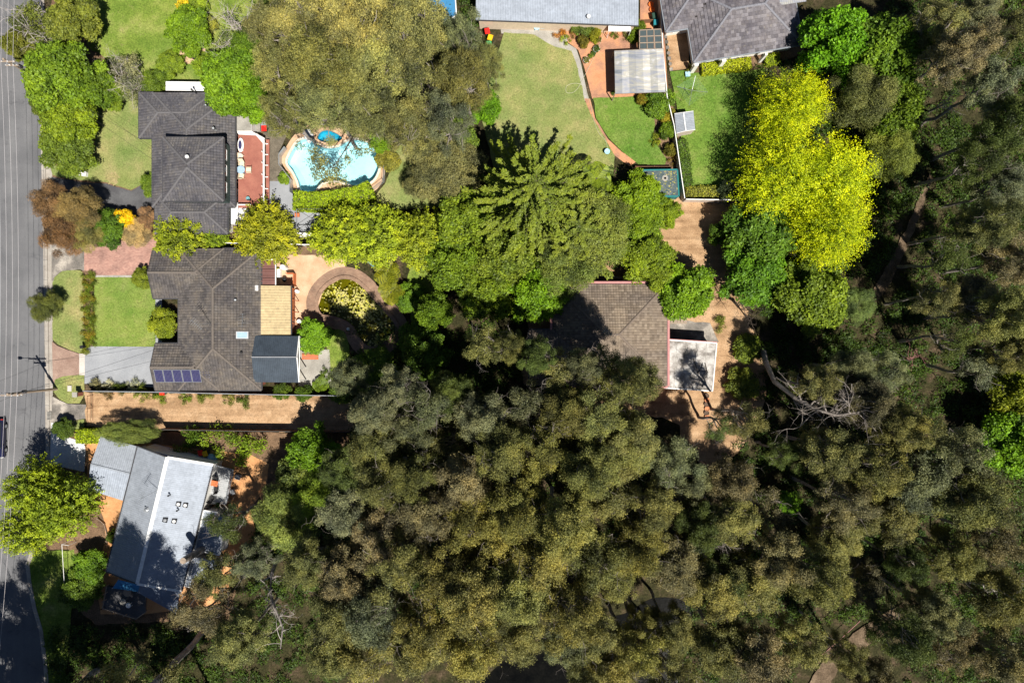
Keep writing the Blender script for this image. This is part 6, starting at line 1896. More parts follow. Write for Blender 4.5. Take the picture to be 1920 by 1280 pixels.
# ------------------------------------------------------------------ parked car at the left edge
p = W(-3, 822, 0.8)
M['car_paint'] = plain('dark blue paint', (0.012, 0.014, 0.05), 0.2, 0.6)
M['car_red'] = plain('red trim', (0.35, 0.03, 0.03), 0.4)
car = thing('parked_car', 'dark blue car cut by the left edge of the photo', 'car', (p.x - 0.35, p.y, 0), 0)
ox, oy = p.x - 0.35, p.y
prof = [(-2.35, 0.35, 0.80), (-2.3, 0.72, 0.86), (-1.5, 0.92, 0.90), (-0.8, 0.98, 0.91), (0.6, 0.98, 0.91), (1.5, 0.96, 0.9), (2.2, 0.86, 0.86), (2.35, 0.5, 0.80)]
def loft(rows, z0s=0.22):
    mb = MB(); vs = []; n = 8
    for y, z, w in rows:
        zz = [z0s, z0s, 0.55 * z + 0.12, z, z, 0.55 * z + 0.12]
        xx = [-w * .92, w * .92, w, w * .9, -w * .9, -w]
        vs += [(ox + xx[k], oy + y, zz[k]) for k in range(6)]
    fs = []
    for i in range(len(rows) - 1):
        for k in range(6): fs.append((i * 6 + k, i * 6 + (k + 1) % 6, (i + 1) * 6 + (k + 1) % 6, (i + 1) * 6 + k))
    fs.append(tuple(reversed(range(6)))); fs.append(tuple((len(rows) - 1) * 6 + k for k in range(6)))
    return mb.add(vs, fs)
loft(prof).build('body', M['car_paint'], car)
cb = MB(); vs = []
for y, z, w in ((-1.25, 0.92, 0.82), (-0.55, 1.42, 0.66), (1.2, 1.46, 0.66), (2.0, 0.95, 0.80)):
    vs += [(ox - w, oy + y, z), (ox + w, oy + y, z)]
base = [(ox - .82, oy - 1.25, .9), (ox + .82, oy - 1.25, .9), (ox + .82, oy + 2.0, .9), (ox - .82, oy + 2.0, .9)]
cb.add(vs, [(0, 1, 3, 2), (4, 5, 7, 6), (1, 7, 5, 3), (0, 2, 4, 6)]); cb.build('windows', M['glass'], car)
MB().box((ox, oy + 0.33, 1.45), (1.34, 1.72, 0.05)).build('roof_panel', M['car_paint'], car)
for sg in (-1, 1):
    MB().beam((ox + sg * .7, oy - .4, 1.5), (ox + sg * .7, oy + 1.1, 1.5), 0.05, 0.05).build('roof_rail', M['car_red'], car)
    MB().box((ox + sg * 1.02, oy - 0.85, 0.98), (0.2, 0.12, 0.14)).build('mirror', M['car_paint'], car)
    for y in (-1.45, 1.45):
        mb = MB(); mb.tube([(ox + sg * .72, oy + y, 0.33), (ox + sg * .94, oy + y, 0.33)], 0.33, 18); wh = mb.build('wheel', M['black'], car)
        mb = MB(); mb.tube([(ox + sg * .93, oy + y, 0.33), (ox + sg * .95, oy + y, 0.33)], 0.2, 12); mb.build('rim', M['steel'], wh)
    MB().box((ox + sg * .68, oy - 2.31, 0.62), (0.3, 0.1, 0.14)).build('headlight', M['white'], car)
    MB().box((ox + sg * .7, oy + 2.31, 0.66), (0.26, 0.1, 0.16)).build('tail_light', M['car_red'], car)

# ------------------------------------------------------------------ footbridge rail in the lower right
hr = thing('track_handrail', 'pink painted handrail beside the bush track in the lower right', 'handrail', tuple(W(1580, 1200, 0)))
pts = [(1540, 1228), (1575, 1198), (1612, 1164)]
for i, (x, y) in enumerate(pts): p = W(x, y, 1.0); MB().tube([(p.x, p.y, 0), (p.x, p.y, 1.0)], 0.04, 6).build('post', M['wall_pink'], hr)
for a, b in zip(pts[:-1], pts[1:]): MB().tube([W(*a, 1.0), W(*b, 1.0)], 0.04, 6).build('rail', M['wall_pink'], hr)

slab('blue_tarpaulin', 'bright blue tarpaulin covered pool showing through the big gum at the top', 'tarpaulin', [(800, -30), (852, -30), (856, 30), (830, 44), (800, 40)], 0.9, 0.3, 'sail_blue', 'steel', 'white')
# ------------------------------------------------------------------ vegetation
OLIVE = (0.165, 0.172, 0.058); YOL = (0.195, 0.19, 0.056); BRN = (0.165, 0.148, 0.075); GRY = (0.135, 0.15, 0.08); DKG = (0.075, 0.105, 0.028)
GRN = (0.085, 0.15, 0.014); BRT = (0.10, 0.21, 0.010); LIME = (0.20, 0.26, 0.014); GOLD = (0.275, 0.385, 0.005)
TINT = {'o': (OLIVE, 'olive'), 'y': (YOL, 'yellowish olive'), 'b': (BRN, 'brownish'), 'g': (GRY, 'grey green'), 'd': (DKG, 'dark green'), 'l': ((0.15, 0.19, 0.025), 'fresh green')}
ORD = ['leftmost', 'second', 'third', 'fourth', 'fifth', 'sixth', 'seventh', 'eighth', 'ninth', 'tenth', 'eleventh', 'twelfth', 'thirteenth', 'fourteenth']

# garden trees: name, kind, px, py, half width px, height, tint, label, [stretch]
GARDEN = [
 ('street_shrub', 'twiggy1', 62, 45, 48, 5, (0.09, 0.11, 0.02), 'straggly dark shrub with bare pink branches at the top left kerb'),
 ('garden_tree', 'round1', 138, 40, 46, 5.5, (0.11, 0.13, 0.02), 'olive green bushy tree left of the upper lawn'),
 ('garden_tree', 'twiggy0', 92, 78, 40, 4.5, (0.07, 0.085, 0.02), 'half bare shrub with grey branches under the top left trees'),
 ('street_shrub', 'round2', 38, 85, 28, 4.5, (0.10, 0.12, 0.02), 'small rounded olive shrub overhanging the road near the top left pole'),
 ('garden_tree', 'round0', 118, 145, 62, 7.0, (0.09, 0.16, 0.012), 'broad bright green tree beside the top left power pole'),
 ('garden_tree', 'round3', 170, 165, 40, 5.0, (0.085, 0.15, 0.012), 'green tree between the kerb trees and the grey twiggy shrub'),
 ('garden_tree', 'round1', 131, 228, 46, 5.0, (0.125, 0.19, 0.012), 'dense yellow green tree left of the dry front lawn'),
 ('garden_tree', 'round2', 124, 282, 44, 4.5, (0.075, 0.115, 0.016), 'round dark green tree above the dark asphalt driveway'),
 ('garden_shrub', 'round3', 84, 195, 22, 3.0, (0.11, 0.14, 0.02), 'low green shrub at the kerb left of the dense yellow green tree'),
 ('grey_shrub', 'twiggy1', 238, 138, 40, 4.0, (0.14, 0.14, 0.075), 'grey twiggy shrub above the dry front lawn'),
 ('grey_shrub', 'twiggy1', 255, 165, 32, 3.0, (0.14, 0.15, 0.06), 'grey green twiggy shrub touching the tiled roof corner'),
 ('garden_shrub', 'round0', 207, 178, 26, 3.0, (0.10, 0.16, 0.014), 'green shrub between dense hedge tree and grey twiggy shrub'),
 ('garden_shrub', 'round1', 290, 158, 24, 2.8, (0.09, 0.14, 0.014), 'green shrub left of the white louvre awning'),
 ('garden_shrub', 'round2', 318, 122, 24, 2.5, (0.10, 0.16, 0.014), 'round green shrub above the white louvre awning'),
 ('garden_tree', 'round3', 354, 58, 39, 4.2, (0.11, 0.185, 0.010), 'round green tree on the right of the upper lawn'),
 ('flowering_shrub', 'shrub0', 347, 10, 14, 1.8, (0.48, 0.40, 0.02), 'yellow flowering shrub at the top of the upper lawn'),
 ('garden_shrub', 'shrub1', 375, 12, 14, 2.0, (0.13, 0.20, 0.02), 'lime shrub right of the yellow flowering shrub'),
 ('garden_shrub', 'shrub2', 388, 48, 16, 1.8, (0.16, 0.18, 0.04), 'pale green shrub right of the round green lawn tree'),
 ('grey_tree', 'bare0', 448, 48, 46, 6.0, (0.13, 0.16, 0.07), 'grey barked open tree right of the upper lawn'),
 ('grey_tree', 'twiggy0', 432, 92, 40, 5.0, (0.12, 0.16, 0.05), 'pale branched tree above the tiled house'),
 ('garden_tree', 'round0', 440, 150, 54, 7.0, (0.10, 0.185, 0.012), 'bright green tree over the right end of the white awning'),
 ('garden_tree', 'round2', 396, 128, 30, 4.5, (0.12, 0.19, 0.014), 'small bright green tree above the white awning'),
 ('garden_tree', 'round1', 470, 190, 34, 6.0, (0.10, 0.19, 0.010), 'leafy green tree between tiled roof and the annex bins'),
 ('garden_tree', 'round3', 470, 95, 30, 6.0, (0.10, 0.17, 0.015), 'green tree tucked against the left of the big gum'),
 # street side trees between the two tiled houses
 ('bottlebrush_tree', 'fine0', 106, 378, 36, 6.0, (0.16, 0.10, 0.045), 'bronze red bottlebrush tree overhanging the kerb by the asphalt driveway'),
 ('bottlebrush_tree', 'fine1', 152, 392, 38, 6.5, (0.15, 0.115, 0.045), 'olive bronze bottlebrush tree right of the kerb bottlebrush'),
 ('bottlebrush_tree', 'fine0', 118, 436, 38, 6.0, (0.16, 0.088, 0.04), 'reddest bottlebrush tree lower beside the concrete apron'),
 ('bottlebrush_tree', 'fine1', 162, 436, 32, 5.0, (0.12, 0.12, 0.04), 'greener bottlebrush tree at the top left of the brick driveway'),
 ('garden_tree', 'round2', 202, 428, 34, 3.6, (0.06, 0.115, 0.012), 'dark green tree between bronze and yellow shrubs'),
 ('flowering_shrub', 'round1', 238, 413, 19, 2.6, (0.62, 0.42, 0.008), 'bright yellow flowering shrub above the brick driveway'),
 ('garden_shrub', 'fine1', 256, 437, 27, 2.6, (0.28, 0.20, 0.10), 'beige dry shrub at the top of the brick driveway'),
 ('garden_shrub', 'fine0', 283, 408, 22, 2.6, (0.22, 0.13, 0.07), 'brown shrub against the left wall of the two storey house'),
 ('garden_shrub', 'round3', 290, 347, 22, 2.2, (0.11, 0.17, 0.014), 'green shrub with red tips by the asphalt driveway corner'),
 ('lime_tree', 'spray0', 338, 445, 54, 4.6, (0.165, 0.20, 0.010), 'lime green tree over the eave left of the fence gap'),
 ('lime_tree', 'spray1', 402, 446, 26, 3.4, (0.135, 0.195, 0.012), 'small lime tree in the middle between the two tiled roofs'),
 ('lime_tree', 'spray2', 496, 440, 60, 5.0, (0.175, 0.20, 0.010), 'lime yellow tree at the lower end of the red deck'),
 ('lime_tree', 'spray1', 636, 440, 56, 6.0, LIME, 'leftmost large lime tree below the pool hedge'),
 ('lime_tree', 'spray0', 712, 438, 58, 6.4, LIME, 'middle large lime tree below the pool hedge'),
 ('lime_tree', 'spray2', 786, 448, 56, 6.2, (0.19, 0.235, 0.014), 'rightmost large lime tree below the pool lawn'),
 ('verge_tree', 'fine0', 86, 574, 28, 3.2, (0.085, 0.10, 0.022), 'small dark green street tree on the kerb by the verge lawn'),
 ('clipped_shrub', 'round0', 266, 521, 17, 1.9, (0.125, 0.165, 0.014), 'small round shrub at the corner of the brick driveway'),
 ('clipped_shrub', 'round1', 308, 607, 26, 2.6, (0.145, 0.185, 0.012), 'round yellow green shrub between the two front wings'),
 ('garden_tree', 'round2', 588, 628, 31, 3.2, (0.10, 0.20, 0.010), 'round bright green tree right of the dark gable roof'),
 # pool surroundings
 ('garden_shrub', 'round3', 716, 258, 24, 3.0, (0.11, 0.20, 0.010), 'bright green shrub right of the pool top under the gum'),
 ('garden_shrub', 'shrub0', 725, 296, 20, 1.6, (0.17, 0.17, 0.03), 'olive shrub at the right end of the pool'),
 ('garden_shrub', 'shrub1', 534, 335, 10, 0.9, (0.13, 0.20, 0.02), 'small green plant at the pool fence corner'),
 ('garden_tree', 'round1', 907, 200, 30, 5.0, (0.09, 0.20, 0.008), 'bright green tree at the left edge of the large lawn'),
 ('garden_tree', 'fine1', 842, 320, 62, 8.0, (0.10, 0.105, 0.04), 'grey olive tree left of the tall conifer'),
 ('garden_tree', 'round3', 850, 262, 40, 6.0, (0.10, 0.15, 0.02), 'green tree right of the pool lawn top'),
 ('garden_tree', 'fine0', 790, 345, 30, 5.0, (0.12, 0.12, 0.045), 'thin grey olive tree over the pool lawn'),
 ('garden_tree', 'round0', 880, 410, 56, 8.0, (0.115, 0.17, 0.016), 'leafy green tree between lime trees and conifer'),
 ('garden_tree', 'round2', 858, 492, 52, 7.0, (0.11, 0.17, 0.014), 'bushy green tree right of the lime row'),
 ('garden_tree', 'round1', 912, 545, 50, 7.0, (0.11, 0.175, 0.014), 'bushy green tree above the dark bush clearing'),
 ('garden_tree', 'round3', 942, 475, 56, 8.0, (0.12, 0.165, 0.02), 'mid green tree under the lower left of the conifer'),
 ('garden_tree', 'round0', 1005, 545, 52, 7.0, (0.095, 0.19, 0.008), 'bright green tree left of the brown tiled roof'),
 ('garden_tree', 'fine1', 1098, 430, 84, 9.5, (0.11, 0.145, 0.028), 'broad feathery olive tree right of the conifer'),
 ('garden_tree', 'fine0', 1060, 500, 60, 8.0, (0.11, 0.145, 0.028), 'feathery olive tree above the brown tiled roof'),
 ('garden_tree', 'round2', 1198, 370, 46, 4.5, (0.13, 0.215, 0.010), 'bright green vine covered tree left of the mesh enclosure'),
 ('garden_tree', 'round1', 1196, 430, 40, 4.0, (0.125, 0.20, 0.010), 'bright green bush at the top left of the sandy yard'),
 ('garden_tree', 'round0', 1248, 400, 26, 3.0, (0.13, 0.20, 0.012), 'small lime bush below the mesh enclosure'),
 ('garden_tree', 'round3', 1212, 492, 46, 5.0, (0.115, 0.175, 0.012), 'green tree at the left of the sandy yard'),
 ('garden_tree', 'round1', 1282, 550, 50, 5.5, (0.10, 0.19, 0.010), 'green tree beside the timber landing of the brown tiled house'),
 ('garden_tree', 'round2', 1238, 525, 34, 4.5, (0.115, 0.17, 0.014), 'small green tree over the top right of the brown tiled roof'),
 # golden tree and neighbours
 ('golden_tree', 'golden0', 1500, 185, 60, 11.0, GOLD, 'bright golden yellow tree below the slate roofed house'),
 ('golden_tree', 'golden1', 1484, 316, 76, 11.0, GOLD, 'largest golden yellow tree right of the shaded lawn'),
 ('golden_tree', 'golden0', 1568, 330, 80, 11.5, GOLD, 'golden yellow tree reaching toward the bush track'),
 ('golden_tree', 'golden1', 1576, 420, 66, 11.5, (0.24, 0.36, 0.005), 'lowest golden green tree above the dark green pair'),
 ('garden_tree', 'round0', 1585, 72, 62, 9.0, (0.085, 0.20, 0.008), 'bright green tree right of the slate roofed house'),
 ('garden_tree', 'round3', 1672, 96, 66, 10.0, (0.09, 0.16, 0.014), 'broad green tree at the top right of the golden trees'),
 ('garden_tree', 'fine0', 1632, 175, 58, 10.0, (0.12, 0.135, 0.04), 'olive feathery tree right of the upper golden tree'),
 ('garden_tree', 'round1', 1690, 205, 46, 9.0, (0.095, 0.15, 0.016), 'green tree left of the bare bush trees at upper right'),
 ('garden_tree', 'fine1', 1668, 290, 48, 8.0, (0.10, 0.125, 0.022), 'olive tree between golden tree and the bush track'),
 ('garden_tree', 'round2', 1424, 440, 62, 7.0, (0.06, 0.12, 0.014), 'dark green tree below the lower golden crown'),
 ('garden_tree', 'round0', 1412, 512, 56, 6.5, (0.065, 0.15, 0.010), 'vivid green tree right of the sandy yard'),
 ('garden_tree', 'round3', 1520, 552, 62, 7.5, (0.10, 0.15, 0.012), 'green tree with orange tips below the golden trees'),
 ('garden_tree', 'round1', 1350, 440, 20, 3.0, (0.07, 0.13, 0.012), 'small dark green bush on the right edge of the sandy yard'),
 ('garden_tree', 'fine0', 1600, 570, 34, 5.0, (0.09, 0.13, 0.04), 'grey green small tree left of the bush track'),
 # lower left
 ('street_tree', 'spray0', 38, 920, 52, 9.5, (0.155, 0.215, 0.014), 'upper of the big lime green trees over the road lower left'),
 ('street_tree', 'spray2', 92, 960, 58, 9.5, (0.16, 0.22, 0.014), 'big lime green tree beside the white concrete driveway'),
 ('street_tree', 'spray1', 28, 1000, 50, 9, (0.155, 0.215, 0.014), 'lowest of the big lime green trees over the road'),
 ('garden_shrub', 'fine1', 246, 810, 52, 4.0, (0.10, 0.125, 0.03), 'olive shrub between gravel driveway and grey carport roof', 0.45, 0.0),
 ('garden_shrub', 'round2', 118, 803, 18, 2.0, (0.06, 0.10, 0.014), 'dark shrub at the top of the white concrete driveway'),
 ('garden_tree', 'round3', 168, 1062, 32, 3.0, (0.09, 0.17, 0.010), 'bright green shrub left of the grey steel roof'),
 ('garden_tree', 'round0', 152, 1105, 34, 3.2, (0.06, 0.11, 0.012), 'dark green shrub left of the tiled terrace'),
 ('garden_shrub', 'round1', 214, 1005, 12, 1.6, (0.08, 0.12, 0.015), 'small shrub against the left wall of the grey steel roofed house'),
 ('garden_shrub', 'weed0', 345, 830, 34, 2.0, (0.075, 0.13, 0.012), 'dark green shrub behind the grey house near the driveway fence'),
 ('garden_shrub', 'weed1', 408, 830, 38, 2.2, (0.12, 0.19, 0.018), 'lime ferny shrub below the gravel driveway'),
 ('garden_shrub', 'weed2', 458, 836, 42, 2.6, (0.12, 0.20, 0.014), 'bright lime shrub above the right orange paving'),
 ('garden_tree', 'round0', 590, 850, 46, 6.0, (0.085, 0.17, 0.010), 'green tree below the end of the gravel driveway'),
 ('garden_tree', 'round3', 562, 892, 38, 6.0, (0.085, 0.11, 0.03), 'grey green tree right of the orange paving'),
 ('garden_tree', 'fine0', 532, 972, 58, 9.0, (0.14, 0.175, 0.04), 'fresh green feathery tree in the bush right of the grey deck'),
 ('garden_tree', 'fine1', 590, 940, 48, 9.0, (0.115, 0.17, 0.02), 'bright green feathery tree right of its fresh green neighbour'),
 ('garden_tree', 'round1', 1890, 830, 56, 7.0, (0.09, 0.19, 0.008), 'vivid green tree at the right edge of the photo'),
 ('garden_tree', 'round2', 1905, 740, 44, 7.0, (0.15, 0.18, 0.014), 'yellow green tree at the right edge above the vivid one'),
 ('garden_tree', 'round3', 640, 560, 0.1, 0.1, GRN, None),
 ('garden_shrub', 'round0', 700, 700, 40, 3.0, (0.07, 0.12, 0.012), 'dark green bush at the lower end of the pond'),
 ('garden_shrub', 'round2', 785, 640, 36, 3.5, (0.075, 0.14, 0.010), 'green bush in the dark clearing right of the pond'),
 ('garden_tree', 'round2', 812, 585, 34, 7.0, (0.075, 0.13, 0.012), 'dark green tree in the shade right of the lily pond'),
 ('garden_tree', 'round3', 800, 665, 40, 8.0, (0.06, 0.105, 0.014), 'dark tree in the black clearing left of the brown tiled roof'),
 ('garden_shrub', 'round1', 770, 560, 26, 2.6, (0.08, 0.15, 0.010), 'green bush on the shaded lawn right of the pond'),
 ('garden_shrub', 'round3', 1045, 740, 36, 4.0, (0.06, 0.10, 0.012), 'dark bush below the left wing of the brown tiled roof'),
]
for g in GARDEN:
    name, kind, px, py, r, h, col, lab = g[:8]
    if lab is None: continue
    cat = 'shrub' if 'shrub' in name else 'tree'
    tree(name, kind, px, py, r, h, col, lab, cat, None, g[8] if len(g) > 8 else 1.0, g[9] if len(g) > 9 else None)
conifer('conifer_tree', 'tall conifer with radiating branches above the brown tiled house', 996, 402, 18.0, 9.0, (0.12, 0.165, 0.022))
conifer('conifer_tree', 'broad lower conifer between the tall conifer and the brown tiled roof', 1070, 452, 11.0, 7.0, (0.12, 0.16, 0.026), 8)
frond_plant('palm_tree', 'feathery palm right of the conifer near the mesh enclosure', 1118, 335, 5.0, 2.2, (0.13, 0.19, 0.014), 13)
frond_plant('tree_fern', 'upper yellow green tree fern beside the pond path', 727, 508, 2.6, 1.9, (0.17, 0.19, 0.012), 14, 'tree fern')
frond_plant('tree_fern', 'lower yellow green tree fern over the brick pond path', 733, 548, 2.2, 1.7, (0.16, 0.18, 0.012), 13, 'tree fern')
frond_plant('tree_fern', 'small fern below the dark gable roof', 600, 722, 1.0, 1.2, (0.11, 0.18, 0.012), 11, 'fern')
frond_plant('tree_fern', 'bright green fern in the bush right of the creek', 1482, 945, 2.0, 1.9, (0.11, 0.24, 0.010), 14, 'fern')

# low plants in beds
for i in range(13):
    tree('border_shrub', 'weed%d' % (i % 4), 164 + (i % 3 - 1) * 2, 516 + i * 11.2, 14 + i % 3, 0.9, ((0.13, 0.16, 0.02), (0.20, 0.17, 0.02), (0.10, 0.15, 0.015))[i % 3], ORD[i].replace('leftmost', 'top') + ' clump down the flower strip between the two front lawns', 'shrub', 'flower strip clumps')
for i, (x, y, r, col, lab) in enumerate([
    (178, 725, 12, (0.25, 0.25, 0.15), 'pale flowering rose left of the driveway lower edge'), (200, 724, 11, (0.42, 0.42, 0.32), 'white rose bush below the grey driveway'),
    (222, 728, 11, (0.09, 0.12, 0.02), 'dark rose bush in the middle below the grey driveway'), (245, 724, 13, (0.40, 0.40, 0.30), 'large white rose bush right below the grey driveway'),
    (268, 727, 10, (0.09, 0.12, 0.02), 'small dark bush at the right of the rose bed'),
    (262, 741, 14, (0.16, 0.20, 0.03), 'weedy shrub along the fence nearest the street on gravel'), (300, 743, 14, (0.15, 0.22, 0.02), 'weedy shrub below the red lidded bin on gravel'),
    (345, 744, 13, (0.13, 0.20, 0.02), 'weedy shrub on gravel below the solar panels'), (385, 745, 13, (0.15, 0.20, 0.03), 'weedy shrub on gravel below the house valley'),
    (425, 749, 12, (0.14, 0.16, 0.03), 'weedy shrub near the middle of the gravel driveway fence'), (458, 752, 14, (0.09, 0.14, 0.02), 'darker weedy shrub on the gravel in dappled shade'), (200, 742, 9, (0.22, 0.16, 0.08), 'dry brown tuft at the street end of the gravel driveway'),
    (1048, 62, 11, (0.42, 0.20, 0.04), 'orange flowering plant in the bed by the pale roofed house'), (1062, 74, 10, (0.20, 0.26, 0.02), 'lime green plant at the tip of the house bed'), (1074, 60, 9, (0.22, 0.15, 0.04), 'bronze plant in the house bed between pots'),
    (1089, 50, 14, (0.08, 0.12, 0.025), 'dark green shrub against the pale roofed house wall'), (1104, 54, 12, (0.09, 0.13, 0.03), 'green shrub right of the dark one by the house wall'), (1115, 67, 11, (0.20, 0.20, 0.015), 'yellow green shrub at the patio side of the house bed'), (1094, 79, 9, (0.13, 0.12, 0.02), 'flat olive shrub on the patio below the house bed'),
    (1152, 63, 8, (0.09, 0.14, 0.02), 'small green plant below the left of the white house awning'), (1177, 66, 10, (0.10, 0.13, 0.03), 'green plant below the right end of the white house awning'), (1192, 66, 12, (0.13, 0.20, 0.012), 'tall lime shrub between awning and pergola'), (1198, 50, 11, (0.09, 0.14, 0.015), 'green shrub at the right corner of the pale roofed house'),
    (1204, 187, 9, (0.20, 0.17, 0.02), 'yellow shrub at the lower edge of the clear carport'), (1238, 190, 24, (0.085, 0.155, 0.012), 'large rounded green shrub below the clear carport'), (1250, 216, 13, (0.17, 0.17, 0.02), 'yellow leaved shrub left of the small steel shed'), (1253, 244, 15, (0.11, 0.18, 0.012), 'rounded green shrub left below the small steel shed'),
    (1229, 262, 11, (0.19, 0.23, 0.02), 'lime tuft on the curved bed edge'), (1258, 282, 10, (0.13, 0.13, 0.02), 'olive shrub low in the curved bed by the fence'), (1262, 300, 10, (0.20, 0.15, 0.03), 'bronze tuft at the bottom of the curved bed'),
    (1296, 130, 8, (0.16, 0.18, 0.05), 'grey green plant at the corner of the slate roofed house'), (1365, 360, 18, (0.07, 0.10, 0.05), 'grey leaved shrub at the right end of the lower hedge'),
    (1350, 610, 14, (0.13, 0.17, 0.03), 'weedy bush right of the white garage'), (1400, 650, 22, (0.12, 0.16, 0.02), 'lime bush near the leaning bare tree trunk'), (1395, 720, 26, (0.14, 0.17, 0.03), 'light green bush right below the white garage'),
    (612, 700, 12, (0.08, 0.13, 0.015), 'small green plant right of the timber bench'), (640, 735, 20, (0.08, 0.13, 0.015), 'dark leafy shrub at the right end of the gravel fence'),
    (528, 735, 14, (0.06, 0.10, 0.012), 'shaded shrub behind the fence below the dark gable roof'), (570, 738, 14, (0.07, 0.12, 0.012), 'shaded shrub on the fence right of the dark gable roof')]):
    weedy = 'weed' in lab or 'tuft' in lab or 'plant' in lab or 'rose' in lab
    tree('garden_shrub', ('weed%d' % (i % 4)) if weedy else 'shrub%d' % (i % 3), x, y, r * (1.25 if weedy else 1), (0.7 if weedy else 0.9) + r * 0.045, col, lab, 'shrub')

# hedges
hedge('clipped_hedge', 'clipped bright green hedge along the lower edge of the pool', Z((400, 120), 4, [(600, 1020), (780, 1030), (960, 1010), (1080, 985), (1180, 940)]), 2.2, 1.5, (0.135, 0.20, 0.008))
hedge('clipped_hedge', 'square clipped lime hedge at the corner of the grey carport', [(143, 818), (187, 818)], 1.6, 1.5, (0.155, 0.21, 0.008))
hedge('clipped_hedge', 'clipped lime hedge below the slate roofed house', [(1317, 129), (1408, 118)], 1.3, 0.9, (0.20, 0.24, 0.01))
hedge('clipped_hedge', 'second clipped hedge right of the porch path', [(1436, 112), (1462, 108)], 1.1, 0.9, (0.13, 0.18, 0.01))
hedge('clipped_hedge', 'dark clipped hedge along the cream fence below the shed', [(1280, 262), (1291, 348)], 1.15, 1.0, (0.045, 0.085, 0.012))
hedge('clipped_hedge', 'low rough hedge at the lower end of the right hand lawn', [(1288, 360), (1346, 358)], 1.2, 0.9, (0.15, 0.16, 0.025), wob=0.1)

